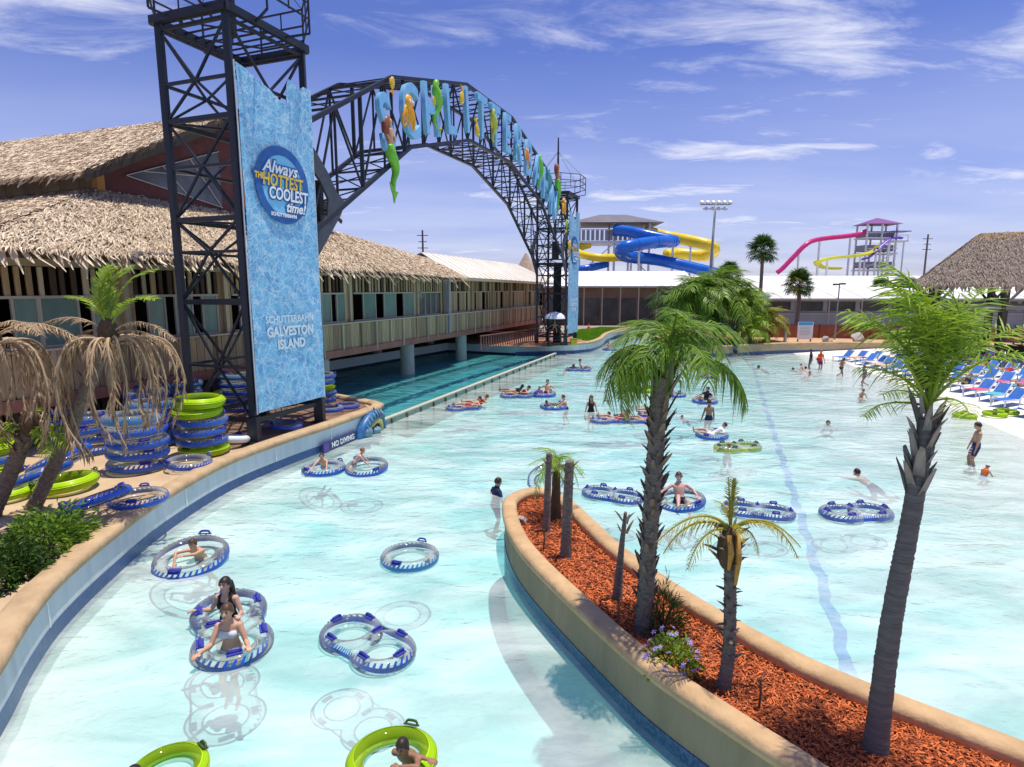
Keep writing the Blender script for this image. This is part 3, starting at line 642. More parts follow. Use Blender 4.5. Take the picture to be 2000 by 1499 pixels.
# arch lettering: each letter is one piece of the sign
sgn=empty('arch_sign',Ap(17,-.05,13),'row of pale blue capital letters mounted along the face of the arch','sign')
blue=M('letter_blue',(.16,.42,.70),(.22,.5,.78),scale=2,rough=.5)
word='SCHLITTERBAHN'
for i,chh in enumerate(word):
    s=5.1+i*2.05; z=(prof(top,s)+prof(bot,s))/2
    me=text_mesh(chh,3.5,.12,.06); me.materials.append(blue)
    p=Ap(s,-.06,z); o=mkobj('letter',me,sgn,None,loc=p-ORI[sgn.name]); sl=(prof(top,s+.5)-prof(top,s-.5))
    o.matrix_local=Matrix.Translation(p-ORI[sgn.name])@Matrix.Rotation(ARZ,4,'Z')@Matrix.Rotation(R(90),4,'X')@Matrix.Rotation(math.atan(sl)*.45,4,'Z')@Matrix.Diagonal((.66,.95,1,1))
# sea creatures fixed on the letters
def cmat(n,c,c2=None): return M(n,c,c2,scale=4,rough=.45)
def place(o,s,z,rot=0,sc_=1,out=.24):
    p=Ap(s,0,z)+Vector((AN.x,AN.y,0))*out; ORI[o.name]=Vector((0,0,0)); o.matrix_world=Matrix.Translation(p)@Matrix.Rotation(ARZ,4,'Z')@Matrix.Rotation(R(90),4,'X')@Matrix.Rotation(rot,4,'Z')@Matrix.Scale(sc_,4)
    o.location=p; o.rotation_euler=(Matrix.Rotation(ARZ,3,'Z')@Matrix.Rotation(R(90),3,'X')@Matrix.Rotation(rot,3,'Z')).to_euler(); o.scale=(sc_*.85,)*3
def creature(kind,c1,c2,label,s,z,rot=0,sc_=1):
    o=empty('sea_creature_figure',(0,0,0),label,'figure','painted figures on the arch'); m1=cmat('cr_'+c1[0],c1[1],c1[2] if len(c1)>2 else None); m2=cmat('cr_'+c2[0],c2[1])
    if kind=='fish':
        MB().ell((0,0,0),(.55,.34,.14),12,8).build('body',m1,o,True); MB().add([(-.45,0,.05),(-.95,.32,.05),(-.8,0,.05),(-.95,-.32,.05),(-.45,0,-.05),(-.95,.32,-.05),(-.8,0,-.05),(-.95,-.32,-.05)],[(0,1,2),(0,2,3),(6,5,4),(7,6,4),(0,4,5,1),(1,5,6,2),(2,6,7,3),(3,7,4,0)]).build('tail_fin',m2,o)
        MB().ell((.33,.1,.11),(.06,.06,.05),8,6).build('eye',cmat('cr_white',(.8,.8,.8)),o,True); MB().ell((0,.33,0),(.28,.16,.04),8,6).build('back_fin',m2,o,True)
    elif kind=='seahorse':
        pth=[(.25,1.5,0),(.05,1.62,0),(-.12,1.45,0),(-.1,1.15,0),(.1,.8,0),(.22,.4,0),(.15,0,0),(-.05,-.35,0),(-.15,-.7,0),(-.02,-1.0,0),(.18,-.98,0),(.2,-.8,0)]
        MB().tube(catmull(pth,3),[.05,.07,.1,.17,.19,.2,.19,.2,.23,.27,.31,.33,.34,.34,.34,.33,.31,.29,.27,.24,.2,.17,.15,.13,.12,.11,.1,.09,.08,.07,.06,.06,.05,.04][:34],10).build('body',m1,o,True)
        MB().ell((-.25,.35,0),(.22,.36,.05),8,6).build('back_fin',m2,o,True); MB().ell((0,1.5,.15),(.06,.06,.04),8,6).build('eye',cmat('cr_white',(.8,.8,.8)),o,True)
    elif kind=='octopus':
        MB().ell((0,.45,0),(.42,.5,.25),12,8).build('body',m1,o,True)
        for k in range(6):
            x=-.35+.14*k; MB().tube(catmull([(x,.2,0),(x*1.5,-.2,.05),(x*1.9+.1*math.sin(k),-.6,.02),(x*2.0+.18*math.cos(k*2),-.95,.05)],3),[.13,.125,.12,.11,.1,.09,.08,.07,.05,.03],8).build('arm',m1,o,True)
        for x in (-.14,.14): MB().ell((x,.5,.22),(.08,.1,.06),8,6).build('eye',cmat('cr_white',(.8,.8,.8)),o,True)
    elif kind=='star':
        P=[(math.sin(2*math.pi*k/10)*(.6 if k%2==0 else .26),math.cos(2*math.pi*k/10)*(.6 if k%2==0 else .26)) for k in range(10)]
        V=[(x,y,.0) for x,y in P]+[(0,0,.16),(0,0,-.05)]; MB().add(V,[((k+1)%10,k,10) for k in range(10)]+[(k,(k+1)%10,11) for k in range(10)]).build('body',m1,o)
        MB().ell((0,0,.14),(.12,.12,.06),8,6).build('centre',m2,o,True)
    elif kind=='mermaid':
        sk=cmat('cr_skin',(.55,.32,.2)); MB().tube([(0,.55,0),(.02,.9,.02),(0,1.25,.02),(0,1.45,.02)],[.2,.17,.22,.09],12).build('torso',sk,o,True)
        hd=MB().ell((0,1.65,.03),(.16,.2,.16),12,9).build('head',sk,o,True)
        MB().tube(catmull([(0,1.86,-.02),(-.22,1.7,-.02),(-.3,1.3,.0),(-.28,.9,.02),(-.2,.55,.02)],3),[.1,.14,.18,.2,.21,.21,.2,.19,.17,.14,.1,.07,.03],10).build('hair',cmat('cr_hair',(.2,.05,.02),(.3,.09,.03)),o,True)
        for sx in (-1,1): MB().tube([(sx*.2,1.3,.02),(sx*.36,1.0,.1),(sx*.2,.75,.2)],[.07,.06,.045],8).build('arm',sk,o,True)
        MB().tube(catmull([(0,.6,0),(.08,.2,.02),(.38,-.15,.02),(.52,-.6,.0),(.3,-1.05,0),(.28,-1.5,0),(.34,-1.75,0)],4),[.22,.24,.26,.27,.27,.27,.26,.25,.24,.23,.22,.2,.19,.17,.16,.15,.14,.13,.12,.11,.1,.09,.08,.07,.05],12).build('tail',m1,o,True)
        MB().add([(.3,-1.55,.04),(-.05,-1.15,.03),(.05,-1.5,.03),(.2,-1.75,.03),(.3,-2.15,.03),(.5,-1.8,.03),(.72,-1.55,.03),(.3,-1.55,-.04),(-.05,-1.15,-.03),(.05,-1.5,-.03),(.2,-1.75,-.03),(.3,-2.15,-.03),(.5,-1.8,-.03),(.72,-1.55,-.03)],[(0,1,2,3,4,5,6),(13,12,11,10,9,8,7)]+[(i,7+i,7+(i+1)%7,(i+1)%7) for i in range(7)]).build('tail_fin',m2,o)
    place(o,s,z,rot,sc_)
G1=('green',(.12,.42,.03),(.2,.55,.05)); Y1=('yellow',(.65,.45,.03),(.75,.6,.06)); O1=('orange',(.72,.3,.02),(.8,.42,.03)); RD=('red',(.7,.16,.02),(.8,.25,.04)); B1=('teal',(.08,.3,.32),); PL=('pale',(.75,.66,.4),(.8,.72,.5))
creature('mermaid',G1,('green2',(.2,.5,.06)),'mermaid figure with brown hair and long green tail hanging below the arch',5.2,11.7,0,1.05)
creature('octopus',O1,Y1,'orange and yellow many-armed figure on the second letter of the arch',6.9,14.05,0,.95)
creature('seahorse',G1,Y1,'bright green seahorse figure near the crown of the arch',9.6,14.9,R(-6),.92)
creature('fish',Y1,O1,'small yellow fish figure at the top of the first letter',5.6,14.9,R(80),.6)
creature('star',Y1,G1,'yellow star figure at the foot of the green seahorse',9.9,13.95,0,.75)
creature('fish',('yellow',(.65,.45,.03)),O1,'yellow fish figure hanging from the fifth letter',12.6,16.2,R(-100),.8)
creature('fish',Y1,('yellow',(.65,.45,.03)),'yellow fish figure low on the arch crown, below the sixth letter',14.6,15.0,R(-75),.85)
creature('seahorse',('lime',(.4,.5,.05),(.5,.55,.1)),Y1,'olive-lime seahorse figure past the crown of the arch',17.0,15.6,0,.8)
creature('fish',B1,G1,'teal fish figure on the falling side of the arch',21.2,15.3,R(70),.9)
creature('fish',RD,Y1,'orange-red long figure on the falling side of the arch',23.2,15.3,R(95),1.15)
creature('seahorse',('grass',(.15,.5,.05)),B1,'green seahorse figure on the lower far side of the arch',26.0,14.5,0,.95)
creature('seahorse',('teal',(.08,.3,.32)),G1,'teal seahorse figure with green fin low on the far side',28.2,13.9,0,.95)
creature('mermaid',('grass',(.15,.5,.05)),G1,'pale-haired mermaid figure standing up on the far shoulder of the arch',30.6,14.3,0,1.1)
creature('octopus',('orange',(.72,.3,.02)),Y1,'orange many-armed figure near the far end of the arch',32.6,13.0,0,.85)
creature('fish',('grass',(.15,.5,.05)),Y1,'green fish figure near the far tower',33.6,11.6,R(80),.9)
creature('fish',('yellow',(.65,.45,.03)),O1,'yellow fish figure at the foot of the arch by the far tower',34.6,9.8,R(85),1.15)
# ------------------------------------------------------------ banners
def banner_mat():
    m=bpy.data.materials.new('banner_print'); m.use_nodes=True; t=m.node_tree; b=t.nodes['Principled BSDF']; b.inputs['Roughness'].default_value=.55
    tc=t.nodes.new('ShaderNodeTexCoord'); nz=t.nodes.new('ShaderNodeTexNoise'); nz.inputs['Scale'].default_value=1.4; nz.inputs['Detail'].default_value=3; t.links.new(tc.outputs['Object'],nz.inputs['Vector'])
    ad=t.nodes.new('ShaderNodeVectorMath'); ad.operation='MULTIPLY_ADD'; t.links.new(nz.outputs['Color'],ad.inputs[0]); ad.inputs[1].default_value=(1.2,1.2,1.2); t.links.new(tc.outputs['Object'],ad.inputs[2])
    facs=[]
    for sc_,wd,lo in ((2.3,.045,1),(5.5,.05,.75),(11,.07,.5)):
        v=t.nodes.new('ShaderNodeTexVoronoi'); v.feature='DISTANCE_TO_EDGE'; v.inputs['Scale'].default_value=sc_; t.links.new(ad.outputs[0],v.inputs['Vector'])
        r=t.nodes.new('ShaderNodeMapRange'); r.inputs[1].default_value=wd*.4; r.inputs[2].default_value=wd*1.3; r.inputs[3].default_value=.55*lo; r.inputs[4].default_value=0; t.links.new(v.outputs['Distance'],r.inputs[0]); facs.append(r.outputs[0])
    n2=t.nodes.new('ShaderNodeTexNoise'); n2.inputs['Scale'].default_value=3; n2.inputs['Detail'].default_value=5; t.links.new(tc.outputs['Object'],n2.inputs['Vector'])
    base=t.nodes.new('ShaderNodeMix'); base.data_type='RGBA'; base.inputs[6].default_value=(.05,.30,.58,1); base.inputs[7].default_value=(.16,.5,.74,1); rr_=t.nodes.new('ShaderNodeMapRange'); rr_.inputs[1].default_value=.35; rr_.inputs[2].default_value=.65; t.links.new(n2.outputs[0],rr_.inputs[0]); t.links.new(rr_.outputs[0],base.inputs[0])
    mx=t.nodes.new('ShaderNodeMath'); mx.operation='MAXIMUM'; t.links.new(facs[0],mx.inputs[0]); t.links.new(facs[1],mx.inputs[1]); m3=t.nodes.new('ShaderNodeMath'); m3.operation='MAXIMUM'; t.links.new(mx.outputs[0],m3.inputs[0]); t.links.new(facs[2],m3.inputs[1])
    x=t.nodes.new('ShaderNodeMix'); x.data_type='RGBA'; x.inputs[7].default_value=(.72,.82,.86,1); t.links.new(base.outputs[2],x.inputs[6]); t.links.new(m3.outputs[0],x.inputs[0]); t.links.new(x.outputs[2],b.inputs['Base Color']); MATS['banner_print']=m; return m
bm_=banner_mat()
def banner(C,label):
    o=empty('banner',(C[0].x+AN.x*.22,C[0].y+AN.y*.22,1.9),label,'banner',rz=ARZ)   # local x along the face, y = inward (left of travel), z up
    ORI[o.name]=Vector((0,0,0)); L_=3.42
    tops=[(0,10.95),(.35,10.9),(.8,10.75),(1.4,10.55),(1.9,10.3),(2.15,10.25),(2.2,10.9),(2.3,11.15),(2.55,11.1),(2.75,10.9),(3.05,11.1),(3.42,11.1)]
    rows=26; mb=MB(); nxs=len(tops)
    for r in range(rows+1):
        for x,zt in tops:
            z=zt*r/rows; wv=.02*math.sin(z*1.7+x*2)+.015*math.sin(x*3+z*.6); mb.v.append((x,-.04+wv,z))
    K=len(mb.v)
    for x,y,z in list(mb.v): mb.v.append((x,y+.012,z))
    for r in range(rows):
        for i in range(nxs-1):
            a=r*nxs+i; mb.f.append((a,a+1,a+nxs+1,a+nxs)); mb.f.append((K+a+nxs,K+a+nxs+1,K+a+1,K+a))
    mb.build('cloth',bm_,o,True)
    for x,zt in ((-.03,11.0),(3.45,11.1)): MB().tube([(x,0,-.05),(x,0,zt)],.025,6).build('edge_cord',M('cord_white',(.6,.65,.68),rough=.8),o)
    db=M('print_blue',(.02,.10,.34),(.03,.14,.42),scale=5,rough=.55); wh=M('print_white',(.82,.85,.86),rough=.55); ye=M('print_yellow',(.75,.52,.06),rough=.55); lb=M('print_light',(.2,.55,.8),rough=.55)
    def ring(name,cx,cz,r0,r1,y,mat,par,n=40):
        mb=MB()
        for k in range(n):
            a=2*math.pi*k/n; mb.v+= [(cx+r0*math.cos(a),y,cz+r0*math.sin(a)),(cx+r1*math.cos(a),y,cz+r1*math.sin(a))]
        for k in range(n): a=2*k; b=2*((k+1)%n); mb.f.append((a,a+1,b+1,b))
        return mb.build(name,mat,par)
    cx,cz=1.72,7.55; y=-.08
    em=ring('emblem',cx,cz,.02,1.24,y,lb,o); ring('emblem_ring',cx,cz,.98,1.27,y-.012,db,em)
    def txt(b,x,z,size,mat,yy=-.02,bold=.01,shear=0,par=em,sx=1,name='lettering'):
        me=text_mesh(b,size,.004,bold,shear); me.materials.append(mat); q=mkobj(name,me,par,None,loc=(x,y+yy,z),rot=(R(90),0,0)); q.scale=(sx,1,1); return q
    for dx,mt,yy,bo in ((0,db,-.022,.055),(0,wh,-.034,.012)):
        txt('Always',cx-.13,cz+.53,.56,mt,yy,bo,.35); txt('THE',cx-1.1,cz+.17,.26,ye if mt is wh else db,yy,bo,.1,sx=.9)
        txt('HOTTEST',cx-.02,cz+.1,.57,ye if mt is wh else db,yy,bo,.15,sx=.78); txt('COOLEST',cx+.22,cz-.31,.55,mt,yy,bo,.15,sx=.78); txt('time!',cx+.52,cz-.7,.46,mt,yy,bo,.35)
    txt('SCHLITTERBAHN',cx-.05,cz-.98,.16,wh,-.03,.006)
    a=M('print_pale',(.62,.74,.8),rough=.55)
    txt('SCHLITTERBAHN',1.72,3.05,.33,a,0,.006,par=o,sx=.95); txt('GALVESTON',1.72,2.62,.45,a,0,.018,par=o,sx=.92); txt('ISLAND',1.72,2.17,.45,a,0,.018,par=o,sx=.92)
    return o
banner(C1,'tall light blue printed banner with round emblem on the nearer tower')
banner(C2,'narrow-looking light blue banner on the far tower beside the lawn')
# ------------------------------------------------------------ inflatable tubes
def clear_mat(name,tintc,dif,lo=.10,hi=.62):
    m=bpy.data.materials.new(name); m.use_nodes=True; t=m.node_tree; t.nodes.clear(); nn=t.nodes.new; lk=t.links.new
    o=nn('ShaderNodeOutputMaterial'); tr=nn('ShaderNodeBsdfTransparent'); tr.inputs[0].default_value=tintc+(1,); df=nn('ShaderNodeBsdfDiffuse'); df.inputs[0].default_value=dif+(1,); tl=nn('ShaderNodeBsdfTranslucent'); tl.inputs[0].default_value=dif+(1,); dt=nn('ShaderNodeMixShader'); dt.inputs[0].default_value=.5; lk(df.outputs[0],dt.inputs[1]); lk(tl.outputs[0],dt.inputs[2]); gl=nn('ShaderNodeBsdfGlossy'); gl.inputs['Roughness'].default_value=.06
    lw=nn('ShaderNodeLayerWeight'); lw.inputs[0].default_value=.4; r=nn('ShaderNodeMapRange'); r.inputs[1].default_value=.15; r.inputs[2].default_value=1; r.inputs[3].default_value=lo; r.inputs[4].default_value=hi; lk(lw.outputs['Facing'],r.inputs[0])
    a=nn('ShaderNodeMixShader'); lk(r.outputs[0],a.inputs[0]); lk(tr.outputs[0],a.inputs[1]); lk(dt.outputs[0],a.inputs[2])
    fr=nn('ShaderNodeFresnel'); fr.inputs[0].default_value=1.28; b=nn('ShaderNodeMixShader'); lk(fr.outputs[0],b.inputs[0]); lk(a.outputs[0],b.inputs[1]); lk(gl.outputs[0],b.inputs[2]); lk(b.outputs[0],o.inputs[0]); MATS[name]=m; return m
clear=clear_mat('clear_vinyl',(.97,.985,.99),(.9,.93,.94),.12,.6)
clearlilac=clear_mat('lilac_vinyl',(.90,.88,.97),(.5,.48,.66),.2,.75)
limevin=clear_mat('lime_vinyl',(.88,.98,.4),(.6,.82,.03),.35,.8)
rimb=M('rim_blue',(.01,.085,.52),(.015,.12,.6),scale=6,rough=.35,spec=.5)
rimlight=M('rim_skyblue',(.04,.24,.55),rough=.35); handm=M('handle_blue',(.04,.05,.34),rough=.5); rimlime=M('rim_lime',(.5,.72,.01),rough=.4)
whitev=M('white_vinyl',(.62,.68,.72),(.7,.74,.76),scale=3,rough=.35)
handg=M('handle_dark',(.05,.09,.02),rough=.5)
def tor(Rm,r,th,ph,k=1): return Vector(((Rm+r*k*math.cos(ph))*math.cos(th),(Rm+r*k*math.cos(ph))*math.sin(th),r*k*math.sin(ph)))
def torus_mesh(name,Rm,r,n=48,m=14,flatz=.95):
    mb=MB()
    for i in range(n):
        for j in range(m):
            p=tor(Rm,r,2*math.pi*i/n,2*math.pi*j/m); mb.v.append((p.x,p.y,p.z*flatz))
    for i in range(n):
        for j in range(m): a=i*m+j; b=i*m+(j+1)%m; c=((i+1)%n)*m+j; d=((i+1)%n)*m+(j+1)%m; mb.f.append((a,c,d,b))
    return mb.mesh(name,True)
def rim_mesh(name,Rm,r,n=80,teeth=True,p0=-30,p1=14,p2=46):
    mb=MB(); k=1.015
    for i in range(n):
        a0,a1=2*math.pi*i/n,2*math.pi*(i+1)/n; L4=[R(p0),R((p0+p1)/2),R(p1)]
        for u,v in zip(L4,L4[1:]): mb.add([tor(Rm,r,a0,u,k),tor(Rm,r,a1,u,k),tor(Rm,r,a1,v,k),tor(Rm,r,a0,v,k)],[(0,1,2,3)])
        if teeth and i%2==0:
            da=(a1-a0); mb.add([tor(Rm,r,a0,R(p1),k),tor(Rm,r,a1,R(p1),k),tor(Rm,r,a1+da*.7,R(p2),k),tor(Rm,r,a0+da*.95,R(p2),k)],[(0,1,2,3)])
    return mb.mesh(name,True)
def handle_piece(name,mat):
    mb=MB().box((0,0,.012),(.20,.10,.02)); mb.tube(catmull([(-.09,0,.015),(-.06,0,.06),(.06,0,.06),(.09,0,.015)],3),.018,6); me=mb.mesh(name); me.materials.append(mat); return me
Hb=handle_piece('handle_b',handm); Hg=handle_piece('handle_g',handg); Hs=handle_piece('handle_s',M('handle_violet',(.05,.03,.3),rough=.5))
TM=torus_mesh('single_ring',.475,.118); TRm=rim_mesh('single_rim',.475,.118); TRl=rim_mesh('lime_rim',.475,.118,teeth=False,p0=-60,p1=88,p2=88); TRl2=rim_mesh('lime_band',.475,.118,teeth=False,p0=-50,p1=50)
memb=MB().add([(0,0,0)]+[(.27*math.cos(2*math.pi*k/24),.27*math.sin(2*math.pi*k/24),0) for k in range(24)],[(0,1+k,1+(k+1)%24) for k in range(24)]).mesh('floor_sheet')
def put_handle(par,me,Rm,r,th,ph=60):
    p=tor(Rm,r,th,R(ph),1.02); nrm=Vector((math.cos(R(ph))*math.cos(th),math.cos(R(ph))*math.sin(th),math.sin(R(ph)))); tg=Vector((-math.sin(th),math.cos(th),0))
    X=tg; Z=nrm; Y=Z.cross(X); o=mkobj('handle',me,par); o.matrix_local=Matrix.Translation(p)@Matrix((X,Y,Z)).transposed().to_4x4()
def make_single(kind):
    o=empty('swim_tube',(0,0,0))
    if kind=='white': mkobj('ring',TM.copy(),o,whitev); [put_handle(o,Hb,.475,.118,a,75) for a in (1.2,4.4)]; return o
    body={'blue':clear,'sky':clear,'lime':limevin,'lilac':clearlilac,'plain':clear}[kind]; mkobj('ring',TM.copy(),o,body)
    if kind=='lime': mkobj('rim_band',TRl.copy(),o,rimlime); hm=Hg
    else: mkobj('rim_band',TRm.copy(),o,rimlight if kind=='sky' else rimb); hm=Hb
    for a in (.9,.9+math.pi): put_handle(o,hm,.475,.118,a)
    return o
PROT={}
def hide_proto(o): pass
def cass(th,k=1):
    a2,b2=.344,.52; c=math.cos(2*th); return k*math.sqrt(a2*c+math.sqrt(max(0,b2*b2-a2*a2*math.sin(2*th)**2)))
def remesh(mb,vox,sm=4):
    me=mb.mesh('tmp'); o=bpy.data.objects.new('tmp',me); col.objects.link(o); r=o.modifiers.new('r','REMESH'); r.mode='VOXEL'; r.voxel_size=vox
    if sm: s_=o.modifiers.new('s','SMOOTH'); s_.factor=.5; s_.iterations=sm
    dg=bpy.context.evaluated_depsgraph_get(); out=bpy.data.meshes.new_from_object(o.evaluated_get(dg)); bpy.data.objects.remove(o); bpy.data.meshes.remove(me); out.shade_smooth(); return out
def double_meshes():
    mb=MB()
    for cx in (-.42,.42):
        k=len(mb.v); n,m=32,12
        for i in range(n):
            for j in range(m): p=tor(.415,.13,2*math.pi*i/n,2*math.pi*j/m); mb.v.append((p.x+cx,p.y,p.z))
        for i in range(n):
            for j in range(m): a=k+i*m+j; b=k+i*m+(j+1)%m; c=k+((i+1)%n)*m+j; d=k+((i+1)%n)*m+(j+1)%m; mb.f.append((a,c,d,b))
    body=remesh(mb,.032,6)
    rm=MB(); n=110
    def q(i,z,off): th=2*math.pi*i/n; r_=cass(th,1.0)+off; return (r_*math.cos(th),r_*math.sin(th),z)
    for i in range(n):
        rows=[(-.06,.01),(-.02,.025),(.03,.03),(.04,.03)]
        for (z0,o0),(z1,o1) in zip(rows,rows[1:]): rm.add([q(i,z0,o0),q(i+1,z0,o0),q(i+1,z1,o1),q(i,z1,o1)],[(0,1,2,3)])
        if i%2==0: rm.add([q(i,.04,.03),q(i+1,.04,.03),q(i+1.6,.105,-.005),q(i+.95,.105,-.005)],[(0,1,2,3)])
    return body,rm.mesh('double_rim',True)
DBm,DRm=double_meshes()
def make_double(kind):
    o=empty('double_swim_tube',(0,0,0)); mkobj('ring',DBm.copy(),o,clear); mkobj('rim_band',DRm.copy(),o,rimlime if kind=='lime' else rimb)
    for cx in (-.42,.42): mkobj('floor_sheet',memb,o,clear,loc=(cx,0,-.08))
    hm=Hg if kind=='lime' else Hb
    for x,y,rz in ((.42,.4,0),(.42,-.4,0),(-.42,.4,0),(-.42,-.4,0),(.0,.22,1.57),(-.82,0,1.57),(.82,0,1.57)):
        h=mkobj('handle',hm,o,None,loc=(x,y,.125 if abs(x)!=.0 else .11)); h.rotation_euler=(0,0,rz)
    return o
USED=set()
def tube(kind,x,y,z,d,label,rz=0,tilt=(0,0),group=None):
    """d = overall width in metres"""
    dbl=kind.startswith('double'); k=kind
    if k not in PROT: PROT[k]=make_double(k.split('_')[1]) if dbl else make_single(k)
    sc_=d/(1.94 if dbl else 1.19)
    src=PROT[k]
    if k in USED: src=copy_tree(src)
    USED.add(k); src.location=(x,y,z); src.rotation_euler=(tilt[0],tilt[1],rz); src.scale=(sc_,)*3
    for q in ('label','category','group'):
        if q in src: del src[q]
    return tag(src,label,'swim tube',group)
F_='tubes floating in the pool'
tube('double_blue',-2.45,9.3,.1,1.95,'empty clear double tube with dark blue scalloped rim, floating alone in the near river',rz=R(-38),group=F_)
tube('sky',-2.28,12.6,.09,1.3,'empty clear single tube with sky blue rim floating alone in the river',rz=R(20),group=F_)
tube('blue',-7.1,12.5,.12,1.55,'clear single tube with blue rim carrying a boy resting on his arms',rz=R(40),tilt=(R(8),R(-6)),group=F_)
tube('double_blue',-4.95,9.75,.1,2.35,'clear double tube with blue rim carrying two women',rz=R(118),tilt=(0,R(-4)),group=F_)
tube('blue',-6.25,19.2,.1,1.42,'clear single tube by the wall sign with a child leaning over its rim',rz=R(0),group=F_)
tube('blue',-4.85,19.3,.12,1.42,'clear single tube near the wall sign with a child kneeling on it',rz=R(80),tilt=(0,R(-7)),group=F_)
tube('double_blue',2.9,16.6,.1,1.85,'empty clear double tube floating close behind the slender bare palm stub',rz=R(-28),group=F_)
tube('blue',4.75,16.1,.12,1.35,'clear single tube with a bare-chested man sitting in it',rz=R(70),tilt=(R(-6),R(-5)),group=F_)
tube('double_blue',6.6,15.35,.1,1.9,'empty clear double tube floating behind the small drooping palm',rz=R(-18),group=F_)
tube('double_blue',9.15,15.2,.1,1.98,'empty clear double tube floating to the pool side of the lane stripe',rz=R(8),group=F_)
tube('blue',8.15,23.8,.1,1.32,'clear single tube with a dark-haired swimmer lying back in it',group=F_)
tube('double_lime',8.5,21.9,.1,1.9,'lime green double tube with a sunburnt child spreading both arms',rz=R(15),group=F_)
tube('blue',2.1,29.8,.1,1.4,'clear single tube being pushed along by a wading boy',group=F_)
tube('blue',1.75,33.4,.1,1.5,'clear single tube with two people close together, beside a reclining pair',group=F_)
tube('double_blue',.25,32.9,.1,1.9,'clear double tube with a pair reclining, feet toward the divider wall',rz=R(5),group=F_)
tube('double_blue',-2.4,29.5,.1,1.9,'clear double tube with two people stretched out near the divider wall',rz=R(25),group=F_)
tube('double_blue',4.45,26.6,.1,1.9,'clear double tube with a woman in red reclining beside another tube',rz=R(10),group=F_)
tube('double_blue',5.85,26.5,.1,1.75,'clear double tube with a blonde person reclining behind the tall palm trunk',rz=R(-15),group=F_)
tube('blue',6.7,28.0,.1,1.4,'clear single tube with a reclining dark-haired swimmer beyond the blonde one',group=F_)
tube('blue',10.25,31.3,.1,1.35,'clear single tube carrying a person in a black shirt',group=F_)
tube('blue',13.4,40.5,.1,1.4,'clear single tube with one small swimmer, far out near the palm bed',group=F_)
tube('double_blue',4.9,43.8,.1,1.9,'clear double tube with two dark figures, far out by the end of the divider wall',rz=R(-8),group=F_)
tube('lime',7.9,34.9,.1,1.25,'lime green single tube around a child in red, seen through palm fronds',group=F_)
tube('blue',9.2,33.2,.1,1.2,'clear single tube half hidden behind the tall shaggy palm trunk',group=F_)
tube('lime',-1.52,6.75,.12,1.16,'big lime green tube with a close-cropped boy hanging on it',rz=R(200),tilt=(R(5),0),group=F_)
tube('lime',-4.25,6.55,.1,.95,'lime green tube held by a person at the very edge of view',group=F_)
tube('lime',1.25,17.6,.1,1.15,'round blue-edged tube behind the leafy stub palm at the island tip',group=F_) if 0 else tube('blue',1.15,17.9,.1,1.35,'clear tube behind the leafy stub palm at the island tip',tilt=(R(30),0),group=F_)
tube('blue',9.6,58.8,.1,1.4,'clear tube with bathers far up the river by the lawn',group=F_)
for (x,lb) in ((21.3,'lime green tube lying on the beach, apart from the other two'),(22.7,'lime green tube lying on the beach beside its twin'),(23.5,'lime green tube lying on the beach nearest the blue loungers')): tube('lime',x,27.6 if x<23 else 27.9,floor_z(x,27.7)+.14,1.0,lb,group='lime tubes on the beach')
# stacks on the deck
SG='tubes stacked on the deck'
def stack(x,y,kinds,d,where,dz=None,jit=.05,seed=0):
    q=random.Random(seed); dz=dz or d*.205; z=PZ-.04+d*.13/1.19
    n=len(kinds)
    for i,k in enumerate(kinds):
        pos='topmost' if i==n-1 else ('lowest' if i==0 else ['','second','third','fourth','fifth','sixth'][i]+' up')
        colr={'blue':'blue-rimmed clear tube','sky':'sky-blue-rimmed tube','lime':'lime green tube','lilac':'lilac tube','plain':'clear tube'}[k]
        tube(k,x+q.uniform(-jit,jit),y+q.uniform(-jit,jit),z+i*dz,d,f'{colr}, {pos} in the stack {where}',rz=q.uniform(0,6),tilt=(q.uniform(-.04,.04),q.uniform(-.04,.04)),group=SG)
stack(-10.75,16.7,['blue','blue','blue','blue','sky'],1.62,'at the front of the deck',seed=1)
stack(-9.75,18.3,['lime','blue','blue','blue','lime','lime'],1.5,'beside the white tube',seed=2)
stack(-11.9,19.4,['blue','blue','lilac','blue','sky'],1.5,'right under the dead fronds',seed=3)
stack(-13.4,18.6,['blue','blue','blue','blue'],1.5,'near the leaning palm trunk',seed=4)
stack(-13.2,21.3,['blue','blue','blue','blue','blue'],1.5,'against the skirt boards',seed=5)
stack(-13.2,23.6,['blue','blue','blue','blue','sky'],1.5,'behind the tower legs',seed=6)
stack(-11.7,25.3,['blue','lilac','blue','blue','sky'],1.55,'seen through the tower bars',seed=7)
stack(-10.3,26.4,['blue','blue','lilac','blue','blue'],1.5,'behind the tall banner',seed=8)
stack(-8.75,27.2,['blue','blue','lime','blue','blue'],1.3,'at the channel corner',seed=9)
stack(-14.6,16.2,['lime','blue','lime'],1.5,'past the two palms',seed=10)
stack(-15.2,20.0,['blue','lilac','blue','blue'],1.5,'deepest under the building',seed=11)
